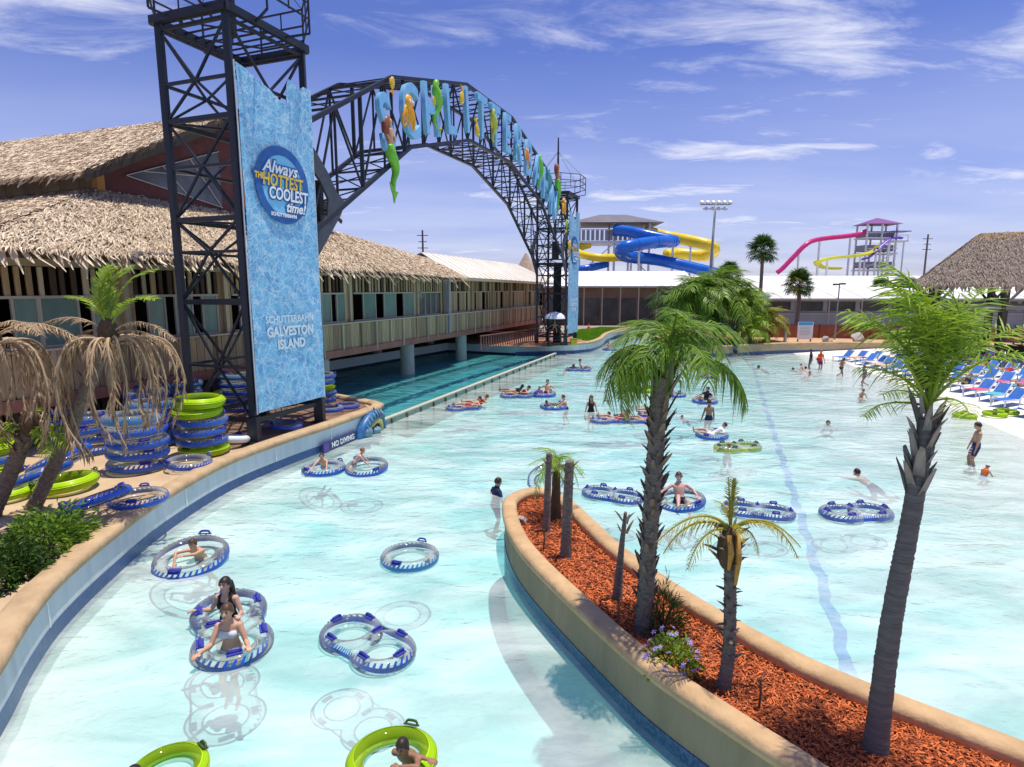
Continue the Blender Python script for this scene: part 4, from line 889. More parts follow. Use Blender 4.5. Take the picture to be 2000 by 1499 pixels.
# loose ones
tube('lilac',-9.55,13.15,PZ+.3,1.5,'lilac tinted tube leaning on another tube at the coping',rz=.4,tilt=(R(-14),R(-16)),group=SG)
tube('blue',-8.95,13.75,PZ+.14,1.3,'clear tube with blue rim lying flat under the lilac one',rz=1,group=SG)
tube('white',-9.35,19.3,PZ+.2,1.28,'opaque white tube resting on the coping',rz=.3,tilt=(R(-10),R(6)),group=SG)
tube('blue',-9.35,16.75,PZ+.14,1.25,'clear tube lying flat below the white one',tilt=(0,R(3)),group=SG)
tube('blue',-12.1,15.5,PZ+.55,1.6,'clear tube propped steeply against the front stack',rz=.2,tilt=(R(-8),R(-28)),group=SG)
tube('blue',-12.4,15.1,PZ+.28,1.6,'clear tube lying beneath the propped one',rz=.2,tilt=(R(-6),R(-20)),group=SG)
tube('lime',-11.55,14.9,PZ+.15,1.5,'clear tube with a yellow-lime edge at the foot of the leaning pile',tilt=(0,R(-4)),group=SG)
tube('lime',-12.5,14.2,PZ+.14,1.15,'small lime-patched tube beside the palm trunk',group=SG)
tube('lilac',-7.1,25.3,PZ+.13,1.1,'lilac tube lying flat on the pointed end of the deck',group=SG)
tube('blue',-7.65,24.6,PZ+.14,1.2,'clear tube lying flat beside the lilac one at the deck point',group=SG)
tube('blue',-8.35,21.6,PZ+.14,1.2,'clear tube lying under the bottom edge of the tall banner',tilt=(0,R(5)),group=SG)
tube('plain',-9.3,22.0,PZ+.5,1.3,'clear tube standing on edge between the tower legs',rz=R(20),tilt=(R(62),0),group=SG)
# ------------------------------------------------------------ people
def ik(a,c,l1,l2,pole):
    a,c=Vector(a),Vector(c); d=c-a; L_=d.length
    if L_>(l1+l2)*.999: c=a+d*((l1+l2)*.999/L_); d=c-a; L_=d.length
    k=(l1*l1-l2*l2+L_*L_)/(2*L_); h=math.sqrt(max(0,l1*l1-k*k)); u=d/L_; p=Vector(pole); p=p-u*p.dot(u)
    p=p.normalized() if p.length>1e-4 else u.orthogonal().normalized()
    return a+u*k+p*h,c
POSES={
 'stand':dict(pel=(0,0,.92),sp=(0,.03,1),hands=[(-.3,.1,.83),(.3,.1,.83)],feet=[(-.11,-.02,.07),(.12,.05,.07)],look=(0,1,-.1)),
 'wade':dict(pel=(0,0,.90),sp=(.03,.1,1),hands=[(-.38,.28,1.02),(.42,.2,.95)],feet=[(-.12,.12,.07),(.12,-.14,.07)],look=(.1,1,-.1)),
 'push':dict(pel=(0,0,.90),sp=(0,.25,1),hands=[(-.22,.62,1.05),(.22,.62,1.05)],feet=[(-.12,.1,.07),(.12,-.2,.07)],look=(0,1,-.15)),
 'run':dict(pel=(0,0,.90),sp=(0,.35,1),hands=[(-.25,.4,1.12),(.25,-.25,1.0)],feet=[(-.1,.32,.12),(.1,-.5,.34)],look=(0,1,-.05)),
 'crouch':dict(pel=(0,0,.42),sp=(0,.5,1),hands=[(-.2,.55,.5),(.2,.55,.5)],feet=[(-.14,.1,.07),(.14,0,.07)],look=(0,1,-.2)),
 'hole':dict(pel=(0,0,.0),sp=(0,.12,1),hands=[(-.36,.34,.24),(.3,.42,.22)],feet=[(-.1,.15,-.75),(.1,.05,-.78)],look=(.05,1,.05),elb=(0,-.5,-1)),
 'hole2':dict(pel=(0,0,.0),sp=(0,.08,1),hands=[(-.34,.28,.26),(.42,.22,.28)],feet=[(-.1,.15,-.75),(.1,.05,-.78)],look=(.02,1,.12),elb=(0,-.6,-1)),
 'recline':dict(pel=(0,0,.0),sp=(0,-.95,.62),hands=[(-.45,-.1,.2),(.45,-.1,.2)],feet=[(-.12,.85,.16),(.14,.8,.2)],look=(0,.9,.35),knee=(0,.2,1)),
 'sit':dict(pel=(0,0,.02),sp=(0,-.35,1),hands=[(-.45,.05,.2),(.62,.0,.17)],feet=[(-.13,.62,-.18),(.2,.7,.1)],look=(.15,1,-.05),knee=(0,.4,1)),
 'prone':dict(pel=(0,-.35,-.05),sp=(0,.9,.36),hands=[(-.3,.62,.12),(.32,.62,.1)],feet=[(-.12,-1.0,-.45),(.12,-1.05,-.4)],look=(0,1,.15),elb=(0,0,1)),
 'arms':dict(pel=(0,-.3,-.3),sp=(0,.5,.75),hands=[(.12,.42,.22),(.36,.46,.0)],feet=[(-.12,-.5,-.85),(.12,-.6,-.85)],look=(.05,1,-.1),elbs=[(-1,.1,.1),(1,.1,.5)]),
 'spread':dict(pel=(0,-.2,-.35),sp=(0,.3,.9),hands=[(-.62,.2,.12),(.62,.2,.12)],feet=[(-.12,-.4,-.9),(.12,-.5,-.9)],look=(0,1,0),elb=(0,-.3,1)),
 'kneel':dict(pel=(0,-.1,.28),sp=(0,.62,.8),hands=[(-.25,.55,.2),(.25,.55,.18)],feet=[(-.14,-.42,.12),(.14,-.42,.12)],look=(0,1,.1),knee=(0,1,-.6)),
 'swim':dict(pel=(0,-.45,-.3),sp=(0,.85,.4),hands=[(-.4,.55,-.12),(.45,.5,-.1)],feet=[(-.15,-1.1,-.55),(.15,-1.15,-.45)],look=(0,1,.1)),
}
skins={'fair':M('skin_fair',(.55,.33,.235),(.62,.38,.28),scale=5,rough=.5),'tan':M('skin_tan',(.46,.25,.15),(.52,.29,.18),scale=5,rough=.5),'warm':M('skin_warm',(.58,.31,.19),(.64,.36,.23),scale=5,rough=.5),'brown':M('skin_brown',(.27,.135,.08),(.33,.17,.10),scale=5,rough=.5),'pink':M('skin_pink',(.62,.34,.27),(.68,.4,.32),scale=5,rough=.5)}
hairs={'dark':M('hair_dark',(.018,.012,.01),(.035,.022,.016),scale=20,rough=.5,stretch=(3,3,.6)),'brown':M('hair_brown',(.06,.03,.015),(.1,.055,.03),scale=20,rough=.5,stretch=(3,3,.6)),'blond':M('hair_blond',(.42,.28,.11),(.5,.36,.16),scale=20,rough=.5,stretch=(3,3,.6)),'ginger':M('hair_ginger',(.28,.1,.03),(.35,.15,.05),scale=20,rough=.5),'grey':M('hair_grey',(.3,.3,.3),rough=.6)}
def cloth(n,c): return M('cloth_'+n,c,tuple(a*.82 for a in c),scale=7,rough=.85)
eyem=M('eye_dark',(.02,.012,.01),rough=.2); lipm=M('lip',(.42,.14,.12),rough=.5)
flag=None
def flag_mat():
    if 'flag_shorts' in MATS: return MATS['flag_shorts']
    m=bpy.data.materials.new('flag_shorts'); m.use_nodes=True; t=m.node_tree; b=t.nodes['Principled BSDF']; b.inputs['Roughness'].default_value=.85
    tc=t.nodes.new('ShaderNodeTexCoord'); s=t.nodes.new('ShaderNodeSeparateXYZ'); t.links.new(tc.outputs['Object'],s.inputs[0])
    w_=t.nodes.new('ShaderNodeMath'); w_.operation='MULTIPLY'; w_.inputs[1].default_value=11; t.links.new(s.outputs[2],w_.inputs[0]); f=t.nodes.new('ShaderNodeMath'); f.operation='FRACT'; t.links.new(w_.outputs[0],f.inputs[0]); g=t.nodes.new('ShaderNodeMath'); g.operation='GREATER_THAN'; g.inputs[1].default_value=.5; t.links.new(f.outputs[0],g.inputs[0])
    x=t.nodes.new('ShaderNodeMix'); x.data_type='RGBA'; x.inputs[6].default_value=(.55,.02,.04,1); x.inputs[7].default_value=(.75,.72,.72,1); t.links.new(g.outputs[0],x.inputs[0])
    h=t.nodes.new('ShaderNodeMath'); h.operation='GREATER_THAN'; h.inputs[1].default_value=-.02; t.links.new(s.outputs[0],h.inputs[0]); y=t.nodes.new('ShaderNodeMix'); y.data_type='RGBA'; y.inputs[6].default_value=(.02,.03,.12,1); t.links.new(x.outputs[2],y.inputs[7]); t.links.new(h.outputs[0],y.inputs[0]); t.links.new(y.outputs[2],b.inputs['Base Color']); MATS['flag_shorts']=m; return m
def seg_d(P,a,b):
    ab=b-a; t=np.clip(((P-a)@ab)/max(1e-9,ab@ab),0,1); return np.linalg.norm(P-(a+t[:,None]*ab),axis=1),t
def person(label,pose,x,y,z,rz,h=1.7,skin='tan',hair='dark',wear=('trunks',),long_hair=False,female=False,near=0,bald=False,mod=None,group='bathers'):
    q=dict(POSES[pose]); 
    if mod: q.update(mod)
    root=empty('person',(x,y,z),label,'person',group,rz=rz); ORI[root.name]=Vector((0,0,0)); root.scale=(h/1.7,)*3
    V=Vector; pel=V(q['pel']); sp=V(q['sp']).normalized(); side=V((1,0,0)); fw=side.cross(sp)*-1; fw=sp.cross(side)*1.0
    fw=(sp.cross(side)).normalized()
    if fw.y<0 and abs(fw.y)>abs(fw.z): fw=-fw
    dep=fw
    neck=pel+sp*.50; look=V(q['look']).normalized(); hup=(V((0,0,1))*.6+sp*.7).normalized(); hx=look.cross(hup).normalized(); hup=hx.cross(look).normalized()
    hc=neck+(sp*.5+hup*.5).normalized()*.165+look*.02
    Mh=Matrix((hx,look,hup)).transposed()
    mb=MB(); bones=[]
    sw=.155 if female else .175; hw=.088
    st=[(-.09,.10,.085),(-.03,.15,.108),(.05,.155 if female else .145,.11),(.17,.118 if female else .132,.088),(.28,.132 if female else .148,.10),(.38,.15 if female else .165,.105),(.45,.145 if female else .16,.085),(.50,.085,.065),(.56,.052,.055)]
    k=len(mb.v); n=14
    for t_,w_,d_ in st:
        c=pel+sp*t_
        for j in range(n): a=2*math.pi*j/n; mb.v.append(tuple(c+side*w_*math.cos(a)+dep*d_*math.sin(a)))
    for i in range(len(st)-1):
        for j in range(n): a=k+i*n+j; b=k+i*n+(j+1)%n; mb.f.append((a,b,b+n,a+n))
    mb.f.append(tuple(k+j for j in range(n-1,-1,-1))); mb.f.append(tuple(k+(len(st)-1)*n+j for j in range(n)))
    bones.append(('hips',pel-sp*.08,pel+sp*.10,.13)); bones.append(('waist',pel+sp*.10,pel+sp*.24,.11)); bones.append(('chest',pel+sp*.24,pel+sp*.45,.13)); bones.append(('neck',pel+sp*.50,hc,.05))
    if female:
        for s_ in (-1,1): mb.ell(pel+sp*.33+side*.07*s_+dep*.085,(.062,.055,.06),10,7)
    mb.tube([neck-sp*.03,neck+sp*.06,hc],[.058,.052,.05],10)
    mb.ell(hc+hup*.012,(.083,.104,.122),14,11,Mh); mb.ell(hc-hup*.055+look*.022,(.062,.074,.07),12,8,Mh); mb.ell(hc-hup*.012+look*.11,(.015,.02,.025),8,6,Mh)
    for s_ in (-1,1): mb.ell(hc+hx*.086*s_-hup*.005,(.012,.02,.03),8,6,Mh)
    bones.append(('head',hc-hup*.03,hc+hup*.04,.095))
    for i,s_ in enumerate((-1,1)):
        sh=pel+sp*.435+side*sw*s_; e_=q.get('elbs',[q.get('elb',(s_*.5,-1,-.2))]*2)[i]; el,wr=ik(sh,q['hands'][i],.285,.25,e_)
        mb.ell(sh-sp*.01,(.058,.058,.055),10,7); mb.tube([sh,sh.lerp(el,.35),sh.lerp(el,.8),el],[.05,.048,.04,.038],10); mb.tube([el,el.lerp(wr,.3),wr],[.039,.04,.027],10); mb.ell(el,(.039,.039,.039),8,6)
        hd=(wr-el).normalized(); pn=hd.cross(side); pn=pn.normalized() if pn.length>.1 else V((0,0,1)); px=hd.cross(pn).normalized(); pc=wr+hd*.05
        Mp=Matrix((px,pn,hd)).transposed(); mb.ell(pc,(.042,.018,.055),10,7,Mp)
        dn=V((0,0,-1))
        for f_,(ox,ln) in enumerate(((-.03,.062),(-.01,.072),(.011,.068),(.03,.054))):
            b0=pc+hd*.03+px*ox; b1=pc+hd*.06+px*ox*1.1; b2=b1+(hd*.8+dn*.55).normalized()*ln*.5; b3=b2+(hd*.45+dn*.9).normalized()*ln*.5
            mb.tube([b0,b1,b2,b3],[.011,.0115,.0105,.009],6)
        t0=pc-hd*.02+px*.03*s_; t1=pc+hd*.015+px*.062*s_; mb.tube([t0,t1,t1+hd*.035+dn*.012],[.014,.013,.010],6)
        bones.append(('uarm',sh,el,.045)); bones.append(('farm',el,wr+hd*.15,.035))
        hp=pel+side*hw*s_-sp*.03; kn,an=ik(hp,q['feet'][i],.43,.42,q.get('knee',(0,1,.1)))
        mb.ell(hp,(.09,.095,.09),10,7); mb.tube([hp,hp.lerp(kn,.3),hp.lerp(kn,.75),kn],[.088,.082,.06,.054],12); mb.ell(kn,(.054,.056,.054),8,6)
        mb.tube([kn,kn.lerp(an,.3),kn.lerp(an,.75),an],[.052,.057,.04,.034],10)
        sd=(an-kn).normalized(); ff=(V((0,1,0))-sd*sd.y); ff=ff.normalized() if ff.length>.2 else V((0,0,1)); 
        if pose in('stand','wade','push','crouch'): ff=V((.15*s_,1,-.12)).normalized()
        mb.ell(an-ff*.02+sd*.015,(.036,.04,.04),8,6); mb.tube([an+sd*.01,an+ff*.08+sd*.02,an+ff*.17+sd*.03],[.036,.034,.024],8)
        bones.append(('thigh',hp,kn,.07)); bones.append(('shin',kn,an,.045)); bones.append(('foot',an,an+ff*.17,.03))
    vox={2:.0105,1:.016,0:.024}[near]
    me=remesh(mb,vox,{2:3,1:2,0:1}[near]); me.materials.append(skins[skin]); body=mkobj('body',me,root)
    nv=len(me.vertices); P=np.empty(nv*3); me.vertices.foreach_get('co',P); P=P.reshape(-1,3); Nn=np.empty(nv*3); me.vertices.foreach_get('normal',Nn); Nn=Nn.reshape(-1,3)
    D=[];T=[]
    for nm,a,b,r_ in bones:
        d_,t_=seg_d(P,np.array(a),np.array(b)); D.append(d_-r_); T.append(t_)
    D=np.array(D);T=np.array(T); bi=D.argmin(0); bn=np.array([b[0] for b in bones])[bi]; bt=T[bi,np.arange(nv)]
    dl=(P-np.array(pel))@np.array(sp); fr=(P-np.array(pel))@np.array(dep); lx=np.abs((P-np.array(pel))@np.array(side))
    polys=[p.vertices[:] for p in me.polygons]
    def shell(name,mask,inf,mat,par):
        F=[f for f in polys if sum(mask[v] for v in f)>=3 or (len(f)==4 and sum(mask[v] for v in f)>=2 and False)]
        if not F: return
        us=sorted({v for f in F for v in f}); mp={v:i for i,v in enumerate(us)}; Q=P[us]+Nn[us]*inf
        m2=bpy.data.meshes.new(name); m2.from_pydata([tuple(p) for p in Q],[],[tuple(mp[v] for v in f) for f in F]); m2.shade_smooth(); m2.materials.append(mat); return mkobj(name,m2,par)
    th=bn=='thigh'
    for wv in wear:
        kind,cm=(wv if isinstance(wv,tuple) else (wv,cloth('navy',(.015,.025,.09))))
        if kind=='trunks': shell('swim_trunks',(((bn=='hips')&(dl<.12))|(th&(bt<.72))|((bn=='waist')&(dl<.1))),.012,cm,root)
        if kind=='brief': shell('swim_bottom',(((bn=='hips')&(dl<.055))|(th&(bt<.06))),.009,cm,root)
        if kind=='bikini': shell('bikini_top',((bn=='chest')|(bn=='waist'))&(dl>.265)&(dl<.395)&((fr>.0)|(dl<.31)),.008,cm,root)
        if kind=='suit': shell('swimsuit',(((bn=='hips')|(bn=='waist')|((bn=='chest')&((dl<.40)|(np.abs(lx-.09)<.03))))|(th&(bt<.05))),.009,cm,root)
        if kind=='shirt': shell('shirt',((bn=='waist')|(bn=='chest')|((bn=='hips')&(dl>-.02))|((bn=='uarm')&(bt<.6))),.013,cm,root)
        if kind=='rash': shell('rash_guard',((bn=='waist')|(bn=='chest')|((bn=='hips')&(dl>0))|(bn=='uarm')|((bn=='farm')&(bt<.55))),.011,cm,root)
        if kind=='vest': shell('life_vest',((bn=='waist')|(bn=='chest')),.03,cm,root)
        if kind=='cap':
            HP=P-np.array(hc); shell('cap',(bn=='head')&((HP@np.array(hup))>.045),.022,cm,root)
    HP=P-np.array(hc); u_=HP@np.array(hup); f_=HP@np.array(look)
    if not bald:
        hm=(np.isin(bn,['head','neck']))&(u_>-.09)&(((u_>.06)&(f_<.09))|((f_<.012)&(u_>-.07)&(u_>-.02-1.2*0))|((u_>.02)&(f_<.055)))
        hs=shell('hair',hm,.014 if not long_hair else .018,hairs[hair],root)
        if long_hair:
            b0=hc+hup*.05-look*.07; h2=MB()
            for s_ in (-1,0,1): h2.tube(catmull([b0+hx*.04*s_,hc-look*.1-hup*.06+hx*.055*s_,neck-dep*.085+hx*.07*s_-sp*.02,neck-dep*.10+hx*.075*s_-sp*.15],3),[.05,.055,.055,.055,.055,.052,.048,.042,.034,.02],8)
            m3=remesh(h2,.016,2); m3.materials.append(hairs[hair]); mkobj('hair_length',m3,root)
    if near:
        for s_ in (-1,1):
            MB().ell(hc+hx*.031*s_+look*.09+hup*.014,(.015,.010,.009),8,6,Mh).build('eye',eyem,root,True)
            MB().ell(hc+hx*.031*s_+look*.093+hup*.037,(.02,.010,.005),8,6,Mh).build('eyebrow',hairs[hair],root,True)
        MB().ell(hc-hup*.058+look*.094,(.026,.012,.007),8,6,Mh).build('mouth',lipm,root,True)
    return root
C=cloth; W=lambda x,y:floor_z(x,y)
black=C('black',(.012,.012,.014)); white=C('white',(.75,.75,.75)); red=C('red',(.5,.03,.03)); navy=C('navy',(.012,.02,.075)); orange=C('orange',(.75,.14,.03)); purple=C('purple',(.2,.03,.2)); mauve=C('mauve',(.22,.13,.22)); green=C('green',(.02,.14,.08)); ltblue=C('ltblue',(.35,.5,.7)); teal=C('teal_cloth',(.05,.25,.3)); lime_c=C('limecloth',(.5,.6,.05)); pinkc=C('pinkcloth',(.6,.15,.3)); grayc=C('greycloth',(.2,.2,.22))
# --- the near river
person('woman in a white bikini top standing in the front ring of a double tube','hole',-4.72,9.28,.0,R(186),1.86,'warm','brown',(('bikini',white),('brief',white)),female=True,near=2)
person('dark-haired woman in a black swimsuit in the rear ring of the double tube','hole2',-5.18,10.18,.0,R(176),1.82,'fair','dark',(('suit',black),),female=True,long_hair=True,near=2)
person('boy resting his chin on folded arms over a single tube','arms',-7.05,12.75,-.0,R(178),1.55,'warm','brown',(('trunks',navy),),near=2,mod=dict(pel=(0,-.1,-.1),hands=[(.1,.5,.27),(.34,.5,.1)]))
person('close-cropped boy clinging to a big lime green tube','arms',-1.28,6.72,.14,R(165),1.45,'brown','dark',(('trunks',navy),),near=2,mod=dict(pel=(0,-.1,-.16),hands=[(-.05,.45,.27),(-.4,.2,.25)]))
person('tanned bather hanging on a lime tube at the very edge of the view','arms',-4.42,5.95,-.05,R(0),1.6,'tan','dark',(('trunks',black),),near=1,mod=dict(pel=(0,-.1,-.12),hands=[(-.1,.42,.3),(.3,.45,.25)]))
person('smiling child leaning forward over a tube beside the wall sign','prone',-6.3,19.35,.1,R(182),1.35,'warm','dark',(('trunks',ltblue),),near=1,mod=dict(pel=(0,-.15,-.02),sp=(0,.55,.75),hands=[(-.3,.62,.15),(.32,.62,.12)]))
person('fair-haired child kneeling up on a tube beside the wall sign','kneel',-5.2,19.4,.02,R(-80),1.3,'pink','ginger',(('brief',grayc),),near=1)
person('man in a navy shirt wading with his hand out beside the island tip','wade',-.5,17.0,W(-.5,17),R(-60),1.78,'tan','dark',(('shirt',navy),('trunks',navy)),near=1)
person('dark-haired child in the water close behind the rounded island tip','swim',.35,17.1,-.02,R(200),1.3,'brown','brown',(('trunks',lime_c),),near=1)
person('bare-chested man sitting in a single tube with one leg over the rim','sit',4.72,16.15,.06,R(178),1.78,'pink','brown',(('trunks',navy),),near=2)
# --- right-hand wave pool
person('man in stars-and-stripes shorts wading in the shallows','stand',15.95,20.0,W(15.95,20.0),R(70),1.78,'tan','dark',(('trunks',flag_mat()),),near=1,mod=dict(sp=(0,-.06,1),look=(0,1,-.3)))
person('toddler in an orange vest and pale sun hat crouching in the shallows','crouch',15.25,18.7,W(15.25,18.7),R(-70),1.05,'fair','brown',(('vest',orange),('cap',white),('trunks',ltblue)),near=1)
person('swimmer with bare pink shoulders alone in the open wave pool','swim',11.3,18.75,.02,R(30),1.7,'pink','dark',(('trunks',navy),),near=1)
person('white-shirted swimmer alone between the lane stripe and the beach','swim',14.15,26.2,.02,R(150),1.6,'fair','dark',(('rash',white),),near=1)
person('adult lying underwater at the right edge with only the legs showing','swim',13.1,11.9,-.28,R(-75),1.7,'pink','dark',(('trunks',teal),),near=1)
person('sunburnt child with both arms spread over a lime double tube','spread',8.1,21.7,.0,R(178),1.45,'tan','blond',(('trunks',teal),),near=1)
person('dark-haired swimmer lying back inside a single tube','recline',8.25,24.0,.08,R(90),1.6,'fair','dark',(('rash',white),('trunks',white)))
person('woman in a black bikini standing waist deep and facing the viewer','stand',3.9,29.0,W(3.9,29)+.1,R(180),1.72,'tan','brown',(('suit',black),),female=True,long_hair=True,near=1)
person('thin boy in dark trunks wading and pushing a tube','push',2.75,29.7,W(2.75,29.7)+.15,R(95),1.6,'pink','brown',(('trunks',black),),near=1)
person('child lying inside the tube that the thin boy pushes','recline',2.05,29.8,.08,R(-60),1.2,'brown','dark',(('trunks',green),))
person('broad man in dark trunks standing with his back to the viewer','stand',9.1,27.1,W(9.1,27.1)+.12,R(10),1.78,'brown','dark',(('trunks',navy),),near=1)
person('person in a black shirt sitting in a far single tube','sit',10.3,31.4,.08,R(120),1.65,'tan','dark',(('shirt',black),('trunks',black)))
person('pale child splashing beside the broad man','swim',8.0,27.5,.02,R(140),1.2,'pink','dark',(('trunks',navy),))
person('woman in a red suit reclining on a double tube','recline',4.75,26.65,.1,R(95),1.65,'fair','brown',(('suit',red),),female=True,long_hair=True,near=1)
person('second rider lying low on the double tube beside the woman in red','recline',4.0,26.7,.02,R(100),1.4,'fair','dark',(('trunks',ltblue),))
person('blonde person reclining on a double tube behind the tall palm','recline',6.05,26.55,.1,R(100),1.6,'warm','blond',(('suit',pinkc),),female=True,long_hair=True,near=1)
person('dark-haired person reclining beyond the blonde rider','recline',6.75,28.1,.1,R(95),1.65,'fair','dark',(('trunks',black),))
person('tanned swimmer stretched along a double tube near the divider wall','recline',-2.1,29.55,.1,R(115),1.7,'warm','dark',(('trunks',red),),near=1)
person('rider in red behind the stretched swimmer on the same tube','recline',-1.75,29.9,.16,R(110),1.65,'tan','brown',(('suit',red),),female=True)
person('reclining rider in a dark red suit, feet toward the divider wall','recline',.45,33.0,.14,R(95),1.65,'warm','dark',(('suit',C('maroon',(.25,.02,.02))),),female=True)
person('companion in black behind the rider in dark red','recline',.1,33.3,.18,R(90),1.6,'brown','dark',(('rash',black),))
person('man sitting up in a tube with a child, beside the reclining pair','sit',2.0,33.5,.12,R(170),1.7,'warm','dark',(('trunks',purple),))
person('child in violet sitting in front of the man in the same tube','sit',1.55,33.2,.05,R(180),1.1,'tan','dark',(('rash',C('violet',(.2,.15,.5))),))
person('person in black leaning on the far end of the double tube','prone',4.35,43.9,.1,R(-80),1.65,'tan','dark',(('rash',black),))
person('dark-haired rider sitting up on the far double tube','sit',5.2,43.9,.12,R(-90),1.65,'fair','dark',(('trunks',grayc),))
person('child in red inside the lime single tube behind palm fronds','spread',7.9,34.95,.02,R(180),1.3,'tan','dark',(('rash',red),))
person('person in black wading beside the lime single tube','wade',7.05,35.1,W(7,35)+.05,R(120),1.6,'brown','dark',(('rash',black),))
person('swimmer holding the tube hidden behind the shaggy palm trunk','prone',9.0,33.2,.08,R(170),1.4,'pink','brown',(('trunks',green),))
person('small swimmer sitting in a tube far out near the palm bed','sit',13.4,40.55,.06,R(180),1.4,'pink','dark',(('rash',pinkc),))
person('lifeguard in a dark blue shirt standing at the palm bed wall','stand',19.9,53.2,W(19.9,53.2)+.2,R(160),1.75,'tan','dark',(('shirt',C('indigo',(.06,.05,.22))),('trunks',navy)))
person('long-armed swimmer with dark hair crossing the lane stripe','swim',18.9,45.3,.05,R(75),1.7,'brown','dark',(('trunks',grayc),))
person('swimmer showing only a dark head beyond the lane stripe','swim',21.2,44.6,-.02,R(60),1.5,'tan','dark',(('trunks',navy),))
person('bather with wet hair, the farther of two beyond the lane stripe','swim',21.9,44.2,.1,R(0),1.6,'fair','dark',(('trunks',navy),))
person('bather with bare shoulders, the nearer of two beyond the lane stripe','swim',20.8,41.5,.08,R(180),1.6,'fair','dark',(('trunks',navy),))
person('adult in a dark shirt standing at the shallow edge','stand',22.7,45.2,W(22.7,45.2),R(60),1.75,'brown','dark',(('rash',C('plum',(.06,.03,.09))),('trunks',grayc)))
person('adult in an orange shirt and purple shorts holding a red ball','stand',23.2,44.8,W(23.2,44.8),R(190),1.7,'tan','ginger',(('shirt',orange),('trunks',purple)))
person('child crouching at the feet of the adults in the shallows','crouch',21.9,44.6,W(21.9,44.6),R(60),1.15,'pink','dark',(('trunks',red),))
person('thin boy running through the shallows','run',22.9,41.3,W(22.9,41.3),R(-70),1.5,'brown','dark',(('brief',black),))
person('girl in a mauve suit walking in the shallows','run',22.0,37.0,W(22,37),R(85),1.5,'tan','brown',(('rash',mauve),('brief',mauve)),mod=dict(feet=[(-.1,.12,.07),(.1,-.35,.25)],hands=[(-.28,.2,.95),(.28,-.1,.9)],sp=(0,.08,1)))
person('child sitting low in the shallows in front of the girl in mauve','crouch',19.5,33.0,W(19.5,33)-.12,R(180),1.35,'tan','brown',(('brief',navy),))
person('bather riding a tube far up the river by the lawn','sit',9.5,58.9,.12,R(170),1.6,'tan','dark',(('trunks',grayc),))
b=empty('beach_ball',(22.95,44.55,.0+W(23,44.5)+1.05),'red ball held by the adult in orange','ball'); ORI[b.name]=Vector((0,0,0)); MB().ell((0,0,0),(.17,.17,.17),14,10).build('skin',red,b,True); MB().ell((0,0,.168),(.03,.03,.01),8,4).build('valve',white,b,True)
# ------------------------------------------------------------ palms and plants
def frond_mesh(name,L_=2.2,rise=.5,droop=1.0,ll=.45,nl=34,lw=.03,plum=.35,hang=.25,seed=0,petiole=.18,yel=0.0,curl=1.0):
    """feather frond along +X from the origin; rise = start slope, droop = how far the tip falls"""
    q=random.Random(seed); mb=MB(); tv=[]
    def pos(t): a=rise*t*L_-droop*L_*(t**2.1)*.9; return Vector((L_*(t-.12*droop*t**3),0,a))
    N_=14; P=[pos(i/N_) for i in range(N_+1)]
    nf0=len(mb.f); mb.tube(P,[.022*(1-.85*i/N_)+.003 for i in range(N_+1)],5); tv+=[.75]*(len(mb.f)-nf0)
    for i in range(nl):
        t=petiole+(1-petiole)*(i+.5)/nl; p=pos(t); d=(pos(min(1,t+.02))-pos(t-.02)).normalized(); env=math.sin(math.pi*min(1,.12+.83*((t-petiole)/(1-petiole))))**.6
        for s_ in (-1,1):
            l=ll*env*q.uniform(.8,1.1); up=Vector((0,0,1)); sd=Vector((0,s_,0)); fwd=q.uniform(.45,.8)
            dr=(sd*1.0+d*fwd+up*(q.gauss(.05,plum))).normalized(); wv=d.cross(dr).normalized().cross(dr).normalized()*lw*.5*q.uniform(.8,1.2)
            m=p+dr*l*.5; e=p+dr*l*.93+Vector((0,0,-1))*l*hang*q.uniform(.6,1.5)*curl; m2=m+Vector((0,0,-1))*l*hang*.22
            mb.add([p-wv*.6,p+wv*.6,m2+wv,m2-wv,e],[(0,1,2,3),(3,2,4)]); c=min(1,max(0,q.gauss(.5,.25)+yel*t)); tv+=[c,c]
    me=mb.mesh(name); tone(me,tv); return me
def dead_frond_mesh(name,L_=2.0,out=.35,ll=.55,nl=30,seed=0):
    """brown frond that arches out and then hangs straight down, leaflets folded along it"""
    q=random.Random(seed); mb=MB(); tv=[]
    P=catmull([(0,0,0),(out*.55,0,.12),(out*.95,0,-.12),(out*1.15,q.uniform(-.05,.05),-L_*.45),(out*1.05,q.uniform(-.12,.12),-L_*.8),(out*.9,q.uniform(-.2,.2),-L_)],4)
    n=len(P); nf0=len(mb.f); mb.tube(P,[.028*(1-.8*i/n)+.004 for i in range(n)],5); tv+=[.9]*(len(mb.f)-nf0)
    for i in range(nl):
        u=.16+.82*i/nl; k=u*(n-1); a=P[int(k)]; b=P[min(n-1,int(k)+1)]; p=a.lerp(b,k-int(k)); d=(b-a).normalized() if (b-a).length>1e-5 else Vector((0,0,-1))
        for s_ in (-1,1):
            l=ll*q.uniform(.5,1.1)*(1.05-.5*u); dr=(d*.7+Vector((q.gauss(0,.3),s_*q.uniform(.15,.6),-.8))).normalized(); w_=Vector((q.uniform(-1,1),q.uniform(-1,1),0)).normalized()*.016
            m=p+dr*l*.5; e=p+dr*l*.8+Vector((0,0,-.25*l)); mb.add([p-w_*.5,p+w_*.5,m+w_,m-w_,e],[(0,1,2,3),(3,2,4)]); c=min(1,max(0,q.gauss(.45,.28))); tv+=[c,c]
    me=mb.mesh(name); tone(me,tv); return me
